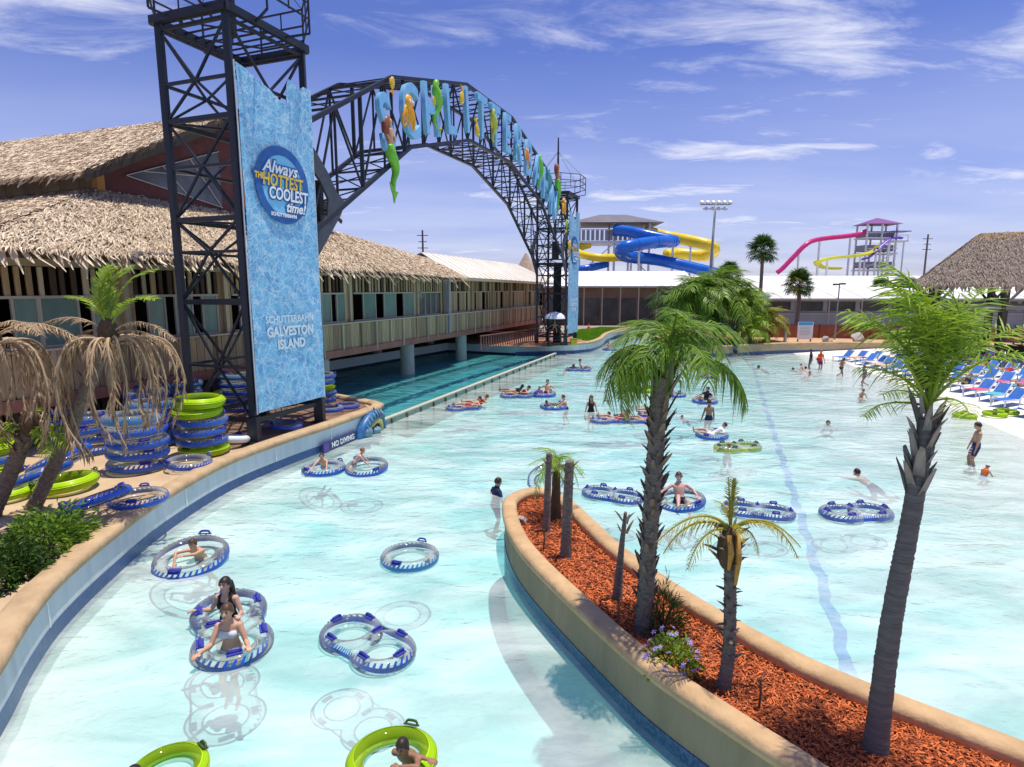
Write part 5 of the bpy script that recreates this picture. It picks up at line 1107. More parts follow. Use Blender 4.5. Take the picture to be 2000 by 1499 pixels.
green1=leafmat('frond_green',(.06,.155,.012),(.26,.40,.04)); green2=leafmat('frond_bright',(.10,.22,.012),(.40,.54,.05)); green3=leafmat('frond_yellowing',(.14,.2,.02),(.5,.42,.06)); brownf=leafmat('frond_dead',(.16,.095,.05),(.56,.41,.25),trans=.1,rough=.8); dkgreen=leafmat('frond_dark',(.02,.065,.012),(.09,.17,.025))
bark=M('palm_bark',(.15,.125,.10),(.26,.22,.185),scale=9,rough=.95,bump=.9,stretch=(1,1,2.2),bscale=26); barkd=M('palm_boot',(.12,.085,.06),(.24,.18,.13),scale=10,rough=.95,bump=.7,stretch=(2,2,.5),bscale=20); fibre=M('palm_fibre',(.09,.055,.03),(.17,.11,.06),scale=16,rough=1,bump=.8,stretch=(3,3,.6))
def trunk(parent,pts,r0,r1,rings=.09,amp=.06,mat=None,seed=0,n=14,name='trunk'):
    q=random.Random(seed); P=catmull(pts,6); L_=sum((b-a).length for a,b in zip(P,P[1:])); m=max(12,int(L_/rings)*2); Q=[];Rr=[]
    acc=[0]
    for a,b in zip(P,P[1:]): acc.append(acc[-1]+(b-a).length)
    for i in range(m+1):
        u=L_*i/m; k=max(j for j in range(len(acc)) if acc[j]<=u+1e-9); k=min(k,len(P)-2); f=(u-acc[k])/max(1e-6,acc[k+1]-acc[k]); Q.append(P[k].lerp(P[k+1],f)); Rr.append((r0+(r1-r0)*u/L_)*(1+amp*(1 if i%2 else -1)*q.uniform(.3,1)+(.25*math.exp(-u*6))))
    mb=MB(); mb.tube(Q,Rr,n); q2=random.Random(seed+1)
    mb.v=[(x+q2.uniform(-1,1)*r1*.06,y+q2.uniform(-1,1)*r1*.06,z) for x,y,z in mb.v]
    return mb.build(name,mat or bark,parent,True),P
def boots(parent,p0,p1,r,n,l=.22,w_=.07,seed=0,mat=None,spread=.5):
    """old leaf bases that stand off the trunk"""
    q=random.Random(seed); p0,p1=Vector(p0),Vector(p1); ax=(p1-p0).normalized()
    me=MB().add([(-w_/2,0,0),(w_/2,0,0),(w_*.4,.05,l*.6),(-w_*.4,.05,l*.6),(w_*.18,.09,l),(-w_*.2,.085,l*.94),(0,-.03,0),(0,.02,l*.6)],[(0,1,2,3),(3,2,4,5),(1,6,7,2),(6,0,3,7),(7,3,5),(2,7,4),(5,4,7)]).mesh('boot'); me.materials.append(mat or barkd)
    org=ORI[parent.name]
    for i in range(n):
        u=(i+q.random())/n; a=i*2.4+q.uniform(-.3,.3); p=p0.lerp(p1,u); o=mkobj('leaf_base',me,parent); sc_=q.uniform(.6,1.25)
        o.location=p-org+Vector((math.cos(a),math.sin(a),0))*r*.92; o.rotation_euler=(-R(q.uniform(4,30))*spread*2,0,a-math.pi/2); o.scale=(sc_,sc_,sc_*q.uniform(.7,1.2))
def crown(parent,top,meshes,n,mat,el=(70,-25),seed=0,scale=1.0,name='frond',az0=0,jz=.1,azr=None):
    q=random.Random(seed); org=ORI[parent.name]; top=Vector(top)
    for i in range(n):
        o=mkobj(name,q.choice(meshes),parent,mat); f=i/max(1,n-1); e=el[0]+(el[1]-el[0])*f+q.uniform(-8,8); a=az0+i*2.39996+q.uniform(-.2,.2)
        if azr: a=R(q.uniform(*azr))
        o.location=top-org+Vector((0,0,q.uniform(-jz,jz))); o.rotation_euler=(R(q.uniform(-20,20)),-R(e),a); s_=scale*q.uniform(.8,1.1); o.scale=(s_,)*3
def fset(tagn,mat,**k):
    out=[]
    for i in range(4):
        m=frond_mesh(tagn,seed=i*7+hash(tagn)%1 ,**k); m.materials.append(mat); out.append(m)
    return out
# tall shaggy palm in the island
p=empty('palm_tree',(2.0,8.5,.8),'tall palm with shaggy old leaf bases and drooping green fronds on the island','palm tree')
trunk(p,[(2.0,8.48,.72),(2.05,8.5,2.0),(2.1,8.52,3.6),(2.14,8.55,4.75)],.122,.125,rings=.07,amp=.07,seed=1)
boots(p,(2.08,8.52,2.6),(2.14,8.54,4.2),.125,60,l=.2,w_=.1,seed=2,spread=.32); boots(p,(2.17,8.54,4.0),(2.21,8.55,4.75),.10,16,l=.36,w_=.08,seed=3,spread=.3); boots(p,(2.02,8.5,1.0),(2.08,8.52,2.7),.118,46,l=.2,w_=.09,seed=9,spread=.08)
fA=fset('frond',green1,L_=1.15,rise=.9,droop=1.25,ll=.46,nl=32,lw=.026,plum=.2,hang=.75)
MB().tube([(2.2,8.55,4.5),(2.24,8.55,4.9),(2.3,8.55,5.15)],[.12,.1,.05],10).build('crownshaft',M('shaft_green',(.08,.14,.03),(.14,.2,.05),scale=6,rough=.6),p,True)
crown(p,(2.22,8.55,4.95),fA,15,None,el=(60,-15),seed=4,scale=1.0); crown(p,(2.2,8.55,4.9),fA,7,None,el=(20,-35),seed=14,scale=.95,azr=(110,230))
for i in range(2): mkobj('frond',fA[i],p,None,loc=(.22,.05,4.12),rot=(0,R(14),R(-20+12*i)),scale=(1.25,.3,1))
# right-hand palm
p=empty('palm_tree',(4.16,6.1,.8),'tall palm with smooth leaning grey trunk and upright bright fronds on the island','palm tree')
trunk(p,[(4.15,6.1,.7),(4.18,6.12,2.2),(4.31,6.15,3.7),(4.36,6.15,4.65)],.125,.082,rings=.05,amp=.018,seed=5,mat=M('palm_grey',(.12,.105,.095),(.18,.165,.15),scale=3,rough=.95,bump=.5,stretch=(1,1,9),bscale=7))
boots(p,(4.31,6.15,3.75),(4.36,6.15,4.75),.078,26,l=.34,w_=.095,seed=6,spread=.2,mat=M('boot_grey',(.2,.175,.15),(.32,.29,.25),scale=8,rough=.95,bump=.5,stretch=(3,3,.4)))
boots(p,(4.34,6.15,4.4),(4.37,6.15,4.95),.07,5,l=.42,w_=.05,seed=7,spread=.8)
fB=fset('frond',green2,L_=1.3,rise=.8,droop=.6,ll=.42,nl=26,lw=.022,plum=.3,hang=.35)
crown(p,(4.37,6.15,4.85),fB,13,None,el=(86,15),seed=8,scale=.92); crown(p,(4.38,6.15,5.0),fB,6,None,el=(60,20),seed=18,scale=1.05,azr=(120,240)); crown(p,(4.38,6.15,5.05),fB,4,None,el=(42,22),seed=28,scale=.9,azr=(-40,40)); crown(p,(4.38,6.15,4.75),fB,5,None,el=(20,-35),seed=19,scale=.6,azr=(80,280))
# little drooping palm
p=empty('palm_tree',(2.82,7.2,.8),'small palm with bulbous shaggy head and few yellow drooping fronds','palm tree')
trunk(p,[(2.78,7.18,.72),(2.84,7.2,1.3),(2.82,7.22,2.1),(2.78,7.22,2.7)],.085,.075,rings=.045,amp=.08,seed=10)
boots(p,(2.83,7.2,1.2),(2.81,7.22,2.3),.08,26,l=.09,w_=.06,seed=11,spread=.6)
MB().ell((2.77,7.22,2.72),(.15,.15,.3),14,12).build('head',fibre,p,True); boots(p,(2.77,7.22,2.5),(2.77,7.22,3.0),.13,26,l=.16,w_=.05,seed=12,spread=.7)
for k,(x,z0,z1) in enumerate([(2.83,2.3,3.0),(2.73,2.5,2.95)]): MB().tube([(x,7.09,z0),(x+.01,7.06,(z0+z1)/2),(x-.01,7.1,z1)],[.02,.04,.03],6).build('old_petiole',M('petiole_orange',(.42,.2,.03),(.5,.3,.06),scale=8,rough=.7),p,True)
fC=fset('frond',green3,L_=.95,rise=.55,droop=1.15,ll=.2,nl=26,lw=.014,plum=.2,hang=.6,yel=.5)
for a,e,s_ in [(184,22,1.0),(172,5,.95),(200,-5,.8),(2,6,1.05),(-14,20,.9),(12,-12,.6),(95,50,.6),(270,35,.5)]: mkobj('frond',fC[int(a)%4],p,None,loc=(-.05,.02,2.17),rot=(0,-R(e),R(a)),scale=(s_,)*3)
fS=fset('spear',green3,L_=.55,rise=1.2,droop=.1,ll=.16,nl=16,lw=.012,plum=.2,hang=.05)
for a,e in [(0,40),(120,35),(240,45),(60,45),(300,38)]: mkobj('spear_leaf',fS[a%4],p,None,loc=(-.05,.02,2.2),rot=(0,-R(e),R(a)),scale=(.8,)*3)
# bare stubs and the leafy stub near the tip
for (x,y,h,r,lb,sd) in [(.74,12.3,1.75,.085,'bare palm stub nearest the rounded island tip',21),(1.05,11.05,1.95,.11,'bare palm stub with a ragged split top',22),(1.78,9.46,1.55,.085,'slender bare palm stub tapering to a point',23)]:
    p=empty('palm_stub',(x,y,.8),lb,'palm stub','cut palm stubs on the island'); lean=.05 if sd!=23 else .1
    trunk(p,[(x,y,.72),(x+lean*.4,y,.8+h*.5),(x+lean,y,.8+h)],r,r*(.75 if sd!=23 else .3),rings=.05,amp=.05,seed=sd)
    boots(p,(x+lean*.7,y,.8+h*.72),(x+lean,y,.8+h*.95),r*.75,6 if sd!=21 else 3,l=.2,w_=.06,seed=sd,spread=.35)
p=empty('palm_tree',(.99,13.05,.8),'short leafy palm growing among the bare stubs at the island tip','palm tree')
trunk(p,[(.99,13.05,.72),(1.0,13.05,1.3),(1.0,13.06,1.9)],.12,.09,seed=31,mat=fibre)
fD=fset('frond',green2,L_=.95,rise=.9,droop=1.7,ll=.3,nl=24,lw=.022,plum=.3,hang=.8)
crown(p,(1.0,13.06,1.95),fD,14,None,el=(72,0),seed=32,scale=.75)
# shrub with purple flowers and a grassy tuft at the shaggy palm
def bush(name,label,cat,x,y,z,rx,ry,rz_,n,mat,lw=.03,ll=.08,seed=0,parts=True,up=.3):
    o=empty(name,(x,y,z),label,cat); q=random.Random(seed); mb=MB(); tv=[]
    for _ in range(n):
        a=q.uniform(0,6.283); c=q.uniform(-.15,1); s_=math.sqrt(max(0,1-c*c)); rr_=q.uniform(.45,1)**.6*(1+.22*math.sin(a*3+seed)+.15*math.sin(a*7)); p_=Vector((x+rx*s_*math.cos(a)*rr_,y+ry*s_*math.sin(a)*rr_,z+rz_*max(0.02,c)*rr_+.02))
        d=Vector((math.cos(a)*s_+q.gauss(0,.6),math.sin(a)*s_+q.gauss(0,.6),c*.5+up+q.gauss(0,.5))).normalized(); w_=d.orthogonal().normalized(); w_=(Matrix.Rotation(q.uniform(0,6.28),3,d)@w_)*lw*.5; l=ll*q.uniform(.6,1.3)
        m=p_+d*l*.5; mb.add([p_,m+w_,p_+d*l-Vector((0,0,l*.2)),m-w_],[(0,1,2,3)]); tv.append(min(1,max(0,q.gauss(.45,.27))))
    me=mb.mesh(name,org=(x,y,z)); tone(me,tv); f=mkobj('foliage',me,o,mat); f['kind']='stuff'
    st=MB()
    for k in range(5): a=k*1.3; st.tube([(x,y,z-.05),(x+rx*.4*math.cos(a),y+ry*.4*math.sin(a),z+rz_*.6)],[.02,.008],5)
    st.build('stems',M('stem_brown',(.1,.06,.035),rough=.9),o); return o
fl=bush('flower_bush','low shrub dotted with pale purple flowers beside the shaggy palm','shrub',2.2,7.62,.8,.36,.34,.4,900,green2,.035,.075,41)
q=random.Random(5); petal=MB()
for k in range(6):
    a=k*math.pi/3; petal.add([(0,0,0),(.02*math.cos(a-.4),.02*math.sin(a-.4),.012),(.042*math.cos(a),.042*math.sin(a),.008),(.02*math.cos(a+.4),.02*math.sin(a+.4),.012)],[(0,1,2,3)])
petal.ell((0,0,.012),(.012,.012,.012),8,5); pm_=petal.mesh('flower'); pm_.materials.append(M('petal_purple',(.33,.24,.62),(.5,.42,.75),scale=9,rough=.6,rand=.2))
for i in range(46):
    a=q.uniform(0,6.28); c=q.uniform(.15,1); s_=math.sqrt(1-c*c); k=q.uniform(.95,1.2); o=mkobj('flower',pm_,fl,None,loc=(.38*s_*math.cos(a)*k,.36*s_*math.sin(a)*k,.42*c*k+.04)); o.rotation_euler=(q.uniform(-.7,.7),q.uniform(-.7,.7),q.uniform(0,6)); o.scale=(q.uniform(.8,1.4),)*3
bush('grass_tuft','dark feathery green tuft at the foot of the shaggy palm','shrub',2.33,8.55,.8,.3,.28,.62,900,dkgreen,.014,.2,42,up=.9)
# ------------------------------------------------------------ left palms on the deck
def big_left(px,py,base,top,label,seed,ng,nd_,gs,ds,az):
    p=empty('palm_tree',(base[0],base[1],.86),label,'palm tree')
    trunk(p,[base,tuple(Vector(base).lerp(Vector(top),.5)+Vector((0,0,-.12))),top],.15,.14,rings=.07,amp=.07,seed=seed)
    boots(p,Vector(base).lerp(Vector(top),.55),top,.13,26,l=.2,w_=.08,seed=seed+1,spread=.4)
    MB().ell(top,(.2,.2,.34),12,9).build('head',fibre,p,True)
    return p
p=big_left(0,0,(-11.4,13.6,.8),(-8.75,13.0,5.05),'leaning palm with bright green top fronds and a skirt of dead brown fronds',51,0,0,0,0,0)
tp=Vector((-8.72,13.0,5.1)); fE=fset('frond',green2,L_=1.9,rise=.75,droop=.7,ll=.5,nl=40,lw=.03,plum=.08,hang=.1,yel=.3)
for a,e,s_ in [(40,62,.85),(20,45,.95),(60,78,.8),(-15,20,.85),(130,66,.6),(165,25,.75),(10,70,.8)]: mkobj('frond',fE[a%4],p,None,loc=tp-ORI[p.name],rot=(R(10),-R(e),R(a)),scale=(s_,)*3)
hf=[frond_mesh('frond',L_=1.6,rise=.45,droop=.9,ll=.3,nl=28,lw=.026,plum=.15,hang=.5,seed=60+i) for i in range(2)]
for m in hf: m.materials.append(brownf)
for a,e,s_ in [(188,24,1.05),(-8,18,1.0),(5,-2,1.0),(178,5,.7)]: mkobj('dead_frond',hf[a%2],p,None,loc=tp-ORI[p.name]+Vector((0,0,-.1)),rot=(0,-R(e),R(a)),scale=(s_,)*3)
dm=[dead_frond_mesh('dead_frond',L_=1.75+.15*i,out=.5+.12*i,seed=70+i) for i in range(5)]
for m in dm: m.materials.append(brownf)
q=random.Random(8)
for i in range(17): mkobj('dead_frond',dm[i%5],p,None,loc=tp-ORI[p.name]+Vector((0,0,-.25)),rot=(0,0,i*2.4+q.uniform(-.3,.3)),scale=(q.uniform(.8,1.5),q.uniform(.9,1.2),q.uniform(.8,1.15)))
mkobj('flower_spike',frond_mesh('spike',L_=.4,rise=1.5,droop=.1,ll=.09,nl=22,lw=.03,seed=3),p,leafmat('spike_orange',(.5,.2,.03),(.7,.35,.06)),loc=tp-ORI[p.name],rot=(0,-R(10),R(160)))
p=empty('palm_tree',(-12.2,13.2,.86),'palm with only limp dead brown fronds, beside the leaning one','palm tree'); tp=Vector((-10.55,12.1,4.95))
trunk(p,[(-12.2,13.2,.8),(-11.6,12.8,3.0),tuple(tp)],.16,.14,seed=55); MB().ell(tp,(.2,.2,.35),12,9).build('head',fibre,p,True)
for i in range(18): mkobj('dead_frond',dm[i%5],p,None,loc=tp-ORI[p.name]+Vector((0,0,-.1)),rot=(0,0,i*2.4+q.uniform(-.3,.3)),scale=(q.uniform(.8,1.7),q.uniform(.9,1.2),q.uniform(.8,1.1)))
for a,e,s_ in [(10,20,1.1),(-20,28,1.0),(40,15,1.0)]: mkobj('dead_frond',hf[a%2],p,None,loc=tp-ORI[p.name],rot=(0,-R(e),R(a)),scale=(s_,)*3)
# short palm with fibrous head in front
p=empty('palm_tree',(-11.9,13.0,.86),'short palm with a dark fibrous head and a few green fronds by the tubes','palm tree')
tp=Vector((-10.6,12.9,3.05)); trunk(p,[(-11.9,13.0,.8),(-11.2,12.95,2.0),tuple(tp)],.16,.15,rings=.06,amp=.1,seed=57); boots(p,(-11.0,12.93,2.3),tp,.15,24,l=.24,w_=.09,seed=58,spread=.6); MB().ell(tp,(.22,.22,.32),12,9).build('head',fibre,p,True)
fG=fset('frond',green2,L_=1.05,rise=.5,droop=.9,ll=.3,nl=26,lw=.03,plum=.3,hang=.35)
for a,e,s_ in [(-5,-5,1.0),(-25,-18,.9),(20,5,.8),(190,10,1.0),(170,-10,.9),(215,-5,.9),(90,60,.7)]: mkobj('frond',fG[a%4],p,None,loc=tp-ORI[p.name]+Vector((0,-.1,-.1)),rot=(0,-R(e),R(a)),scale=(s_,)*3)
# low bushes at the left edge
for (x,y,rx,ry,h,n,lb,sd) in [(-9.15,11.2,.65,.8,.75,2600,'leafy green bush beside the coping, closest to the lilac tube',61),(-9.2,10.0,.75,.7,.6,2200,'low dark green bush sprawling over the deck edge',62)]:
    bush('garden_bush',lb,'bush',x,y,.86,rx,ry,h,n,green1 if sd==61 else dkgreen,.05,.17,sd)
o=empty('blue_cup',(-8.55,10.95,.93),'small crumpled blue cup lying beside the low bushes','cup'); ORI[o.name]=Vector((0,0,0)); MB().tube([(0,0,0),(.09,.02,.03),(.11,.025,.035)],[.035,.045,.048],12).build('cup_wall',rimlight,o); MB().tube([(.105,.023,.034),(.115,.027,.037)],.05,12).build('rim',white,o); o.location.z=.92
# ------------------------------------------------------------ far side: palm bed, fence, buildings, slides
bed=M('bed_soil',(.3,.15,.09),(.4,.23,.14),scale=1.5,rough=.95,world=True)
tag(flat([(15.6,57),(17,54.1),(18.7,53.6),(21.6,54.9),(25.6,56.5),(40,57.2),(40,62),(30,66),(24,77),(18.5,71),(15.7,63)],PZ-.02).build('palm_bed',bed),kind='structure')
fP=fset('frond',green1,L_=3.3,rise=1.0,droop=1.5,ll=1.0,nl=30,lw=.085,plum=.25,hang=.85); fQ=fset('frond',green2,L_=2.6,rise=.9,droop=1.3,ll=.75,nl=28,lw=.07,plum=.3,hang=.7); fY=fset('frond',green3,L_=2.3,rise=.8,droop=1.3,ll=.6,nl=26,lw=.07,plum=.3,hang=.6)
fPd=fset('frond',dkgreen,L_=3.0,rise=1.0,droop=1.4,ll=.9,nl=28,lw=.08,plum=.3,hang=.8)
for (x,y,h,s_,st_,n,lb,sd) in [(17.2,56.2,3.4,1.0,fP,20,'weeping green palm at the river end of the palm bed',1),(19.4,57.2,3.9,1.05,fP,22,'tallest weeping palm in the middle of the palm bed',2),(21.3,57.0,3.3,1.0,fQ,20,'bright green weeping palm beside the tallest one',3),(23.1,58.6,2.8,.95,fQ,20,'rounded bright palm toward the white notice board',4),(20.4,60.5,3.6,1.0,fPd,18,'dark green palm standing behind the weeping ones',5),(24.6,58.2,1.6,.9,fY,18,'low yellowing palm next to the notice board',6),(22.2,55.9,1.0,.8,fQ,16,'short bushy palm at the palm bed coping',7),(18.5,55.2,1.2,.8,fPd,14,'dark bushy palm low over the palm bed wall',8),(25.6,59.8,1.9,.8,fY,14,'golden green palm at the end of the palm bed',9),(16.3,60.5,3.2,.9,fPd,16,'dark palm above the river bend',10)]:
    p=empty('palm_tree',(x,y,.85),lb,'palm tree','palms in the far bed'); trunk(p,[(x,y,.8),(x+.1,y,.85+h*.5),(x+.05,y,.85+h)],.16,.11,rings=.15,seed=sd,n=10); crown(p,(x+.05,y,.85+h),st_,n+6,None,el=(80,-15),seed=sd,scale=s_*1.22)
# feather palms right, behind the beach chairs
for (x,y,h,lb,sd) in [(30.5,45.5,1.6,'bushy bright palm among the beach loungers',21),(33.0,43.5,1.4,'second bushy palm among the loungers, toward the hut',22)]:
    p=empty('palm_tree',(x,y,.3),lb,'palm tree'); trunk(p,[(x,y,.2),(x+.1,y,1.0),(x,y,.3+h)],.18,.12,seed=sd,n=10,rings=.15); crown(p,(x,y,.3+h),fQ,18,None,el=(80,-5),seed=sd,scale=.95)
# lawn
lawn=[(7.6,58.6),(9.0,62.4),(11.0,70.2),(15.6,79.3),(12,80),(6.2,72),(6.6,62)]
tag(flat(lawn,PZ-.015).build('lawn',M('lawn_green',(.10,.26,.01),(.2,.4,.02),scale=.8,rough=.95,world=True,bump=.5)),kind='structure')
mb=MB(); tv=[]; q=random.Random(9); c_=0
while c_<9000:
    x=q.uniform(6,16); y=q.uniform(58.5,80)
    if not inside((x,y),lawn): continue
    h=q.uniform(.08,.2); a=q.uniform(0,6.28); d=Vector((math.cos(a),math.sin(a),0))*.05; mb.add([(x-d.x,y-d.y,PZ-.02),(x+d.x,y+d.y,PZ-.02),(x+q.uniform(-.06,.06),y+q.uniform(-.06,.06),PZ+h)],[(0,1,2)]); tv.append(q.random()); c_+=1
me=mb.mesh('grass'); tone(me,tv); tag(mkobj('grass',me,None,leafmat('grass_blade',(.12,.3,.01),(.35,.55,.04))),'bright lime green grass beside the far tower','grass',kind='stuff')
# lifeguard stand at the far tower
o=empty('lifeguard_stand',(3.9,54.9,.86),'dark lifeguard chair shaded by a white dome umbrella at the tower foot','lifeguard stand')
bk=M('stand_black',(.03,.03,.035),rough=.6)
for sx in (-.5,.5):
    for sy in (-.4,.4): bar('leg',o,(3.9+sx*1.15,56.0+sy*1.2-1.3,.86),(3.9+sx,56.0+sy-1.3,2.2),.09,.09,bk)
blk('seat',o,(3.9,54.7,2.22),(1.1,.9,.08),bk); blk('backrest',o,(3.9,55.12,2.7),(1.1,.08,.85),bk); blk('step',o,(3.9,54.15,1.4),(.9,.12,.06),bk); blk('step',o,(3.9,54.12,1.05),(.95,.12,.06),bk)
for sx in (-.55,.55): blk('armrest',o,(3.9+sx,54.7,2.55),(.08,.8,.06),bk)
MB().tube([(3.9,54.95,2.2),(3.9,54.9,3.9)],.03,8).build('umbrella_pole',barm,o)
mb=MB(); n=24
for i in range(6):
    a=i/5*math.pi/2
    for j in range(n): b=2*math.pi*j/n; mb.v.append((3.9+.95*math.cos(a)*math.cos(b),54.9+.95*math.cos(a)*math.sin(b),3.3+.62*math.sin(a)))
for i in range(5):
    for j in range(n): a=i*n+j; b=i*n+(j+1)%n; mb.f.append((a,b,b+n,a+n))
mb.build('umbrella',M('umbrella_white',(.78,.8,.84),rough=.8),o,True)
person('lifeguard in a red swimsuit sitting on the shaded stand','sit',3.9,54.75,2.3,R(180),1.7,'tan','dark',(('trunks',red),),group=None)
def cone(x,y,z,lb):
    o=empty('traffic_cone',(x,y,z),lb,'cone'); om=M('cone_orange',(.7,.1,.03),rough=.6); MB().tube([(x,y,z+.05),(x,y,z+.85)],[.24,.04],14).build('cone_body',om,o); blk('base',o,(x,y,z+.025),(.6,.6,.05),om); MB().tube([(x,y,z+.4),(x,y,z+.55)],[.165,.128],14).build('stripe',white,o)
cone(9.6,75,PZ-.02,'orange cone at the back edge of the lawn')
o=empty('equipment_bin',(5.7,55.9,.86),'yellow bin at the foot of the far tower','bin'); blk('bin_body',o,(5.75,55.75,1.1),(.6,.5,.5),M('bin_yellow',(.6,.5,.03),rough=.5),base=UBB); blk('lid',o,(5.75,55.75,1.38),(.66,.56,.07),M('bin_lid',(.2,.25,.05),rough=.5),base=UBB)
# red-brown fence behind the beach
redf=M('fence_red',(.24,.075,.045),(.31,.11,.07),scale=1.2,rough=.85,rand=.12,world=False)
f=empty('wooden_fence',(26,62.6,PZ),'long red-brown panel fence behind the beach','fence')
FP=[Vector((24.5,64.0)),Vector((33.5,62.2)),Vector((47,57.0)),Vector((60,50))]
for a,b in zip(FP,FP[1:]):
    L_=(b-a).length; n=int(L_/1.5); d=(b-a).normalized(); rz_=math.atan2(d.y,d.x)
    for i in range(n):
        p=a+d*(i+.5)*L_/n; blk('panel',f,(p.x,p.y,PZ+.68),(L_/n-.12,.06,1.3),redf,rz=rz_); pp=a+d*i*L_/n; blk('post',f,(pp.x,pp.y,PZ+.72),(.11,.12,1.5),M('fence_post',(.16,.05,.03),rough=.85),rz=rz_)
    bar('top_rail',f,(a.x,a.y,PZ+1.39),(b.x,b.y,PZ+1.39),.1,.06,MATS['fence_post'])
o=empty('notice_board',(28.6,58.6,PZ-.02),'white notice board with a blue heading in front of the red fence','sign')
for sx in (-.62,.62): blk('post',o,(28.6+sx,58.6,1.55),(.1,.1,1.4),bk)
blk('board',o,(28.6,58.52,1.95),(1.5,.06,1.7),M('board_white',(.8,.82,.84),rough=.6)); blk('heading',o,(28.6,58.48,2.63),(1.36,.02,.3),M('heading_blue',(.08,.4,.7),rough=.6))
for i in range(6): blk('text_line',o,(28.6-.06*(i%2),58.48,2.3-.15*i),(1.15-.12*(i%3),.02,.045),M('text_grey',(.45,.5,.55),rough=.7))
for (x,y,r_,lb,sd) in [(33.6,58.0,(.85,.6,.65),'large pale rock where the beach meets the fence',3),(30.4,58.0,(.45,.4,.5),'smaller pale rock near the notice board',4)]:
    o=empty('boulder',(x,y,PZ-.02),lb,'rock'); mkobj('rock',rockmesh(sd,r_),o,rockm,loc=(0,0,r_[2]*.55)); mkobj('rock_chip',rockmesh(sd+9,tuple(a*.35 for a in r_)),o,rockm,loc=(r_[0]*1.1,-.1,r_[2]*.1))
tag(flat([(26,56.9),(31,57.1),(37,57.2),(48,52.6),(60,50),(47,57.0),(33.5,62.2),(24.5,64)],PZ-.012).build('sandy_strip',M('sand_orange',(.5,.3,.17),(.58,.38,.22),scale=1,rough=.95,world=True)),kind='structure')
o=empty('wash_post',(26.6,58.3,PZ),'short pale post standing beside the notice board','post'); MB().tube([(26.6,58.3,.88),(26.6,58.3,1.9)],[.16,.13],12).build('post',barm,o); MB().ell((26.6,58.3,1.92),(.16,.16,.08),12,6).build('cap',barm,o)
# brown shed with white roof at left rear and grey building at right rear
def shed(label,x0,x1,y,depth,zb,ze,zr,wallm,roofm,nb,winrow,name='shed_building',skew=0):
    o=empty(name,((x0+x1)/2,y,zb),label,'building')
    blk('wall',o,((x0+x1)/2,y+depth/2,(zb+ze)/2),(x1-x0,depth,ze-zb),wallm)
    mb=MB(); slab(mb,(x0-.6,y-1.0,ze+.05),(x1+.6,y-1.0,ze+.05),(x1+.6,y+depth*.5,zr),(x0-.6,y+depth*.5,zr),t=.15); slab(mb,(x1+.6,y+depth+1,ze+.05),(x0-.6,y+depth+1,ze+.05),(x0-.6,y+depth*.5,zr),(x1+.6,y+depth*.5,zr),t=.15); rf=mb.build('roof',roofm,o); ORI[rf.name]=ORI[o.name]
    n=int((x1-x0)/3.2)
    for i in range(n+1): x=x0-.4+(x1-x0+.8)*i/n; bar('roof_seam',rf,(x,y-1.0,ze+.09),(x,y+depth*.5,zr+.04),.09,.07,roofm)
    bar('fascia',rf,(x0-.6,y-1.03,ze-.02),(x1+.6,y-1.03,ze-.02),.06,.22,M('fascia_cream',(.6,.56,.48),rough=.7))
    for i in range(nb+1): x=x0+(x1-x0)*i/nb; blk('post',o,(x,y-.9,(zb+ze)/2),(.14,.14,ze-zb-.05),M('shed_post',(.42,.37,.3),rough=.8))
    if winrow:
        for i in range(nb):
            xa=x0+(x1-x0)*(i+.08)/nb; xb=x0+(x1-x0)*(i+.92)/nb; w_=blk('window',o,((xa+xb)/2,y-.03,winrow[0]+.5*(winrow[1]-winrow[0])),(xb-xa,.1,winrow[1]-winrow[0]),M('shed_glass',(.04,.04,.04),(.09,.085,.08),scale=.5,rough=.25,world=True))
    return o
brn=M('shed_brown',(.17,.10,.07),(.22,.14,.10),scale=.5,rough=.9,world=True); roofw=M('roof_white',(.72,.71,.70),(.8,.79,.78),scale=.3,rough=.6,world=True); gry=M('shed_grey',(.33,.33,.35),(.4,.4,.42),scale=.3,rough=.8,world=True)
shed('brown open shed with a white metal roof beyond the lawn',5,25.5,86,12,PZ-.06,6.3,8.6,brn,roofw,8,(1.5,4.6))
shed('long grey building with a pale roof behind the red fence',26.5,82,74,10,PZ-.06,4.75,6.2,gry,roofw,14,(3.3,4.4))
o=blk('ledge',bpy.data.objects[[a.name for a in bpy.data.objects if a.name.startswith('shed_building')][-1]],(54,73.9,2.95),(55,.4,.12),M('ledge_cream',(.55,.5,.42),rough=.8))
shed('low white-roofed building far behind, below the slides',-8,24,118,16,PZ-.06,6.2,8.0,brn,roofw,8,None)
shed('wide white-roofed hall far behind the grey building',28,96,112,26,PZ-.06,6.0,8.6,gry,roofw,10,None)
shed('white-roofed hall at the far right, past the hut',70,120,96,20,PZ-.06,5.8,8.0,gry,roofw,8,None)
# small pointed thatch hut beyond the far tower
o=empty('pointed_hut',(2,100,PZ),'small pointed thatch hut beyond the far tower','hut'); MB().tube([(2.2,96,.85),(2.2,96,5.5)],[2.6,2.6],10).build('wall',brn,o); MB().tube([(2.2,96,5.4),(2.2,96,8.2),(2.2,96,11.5)],[4.2,2.0,.15],14).build('roof',M('thatch_far',(.36,.26,.2),(.5,.38,.3),scale=3,rough=.95,world=True),o)
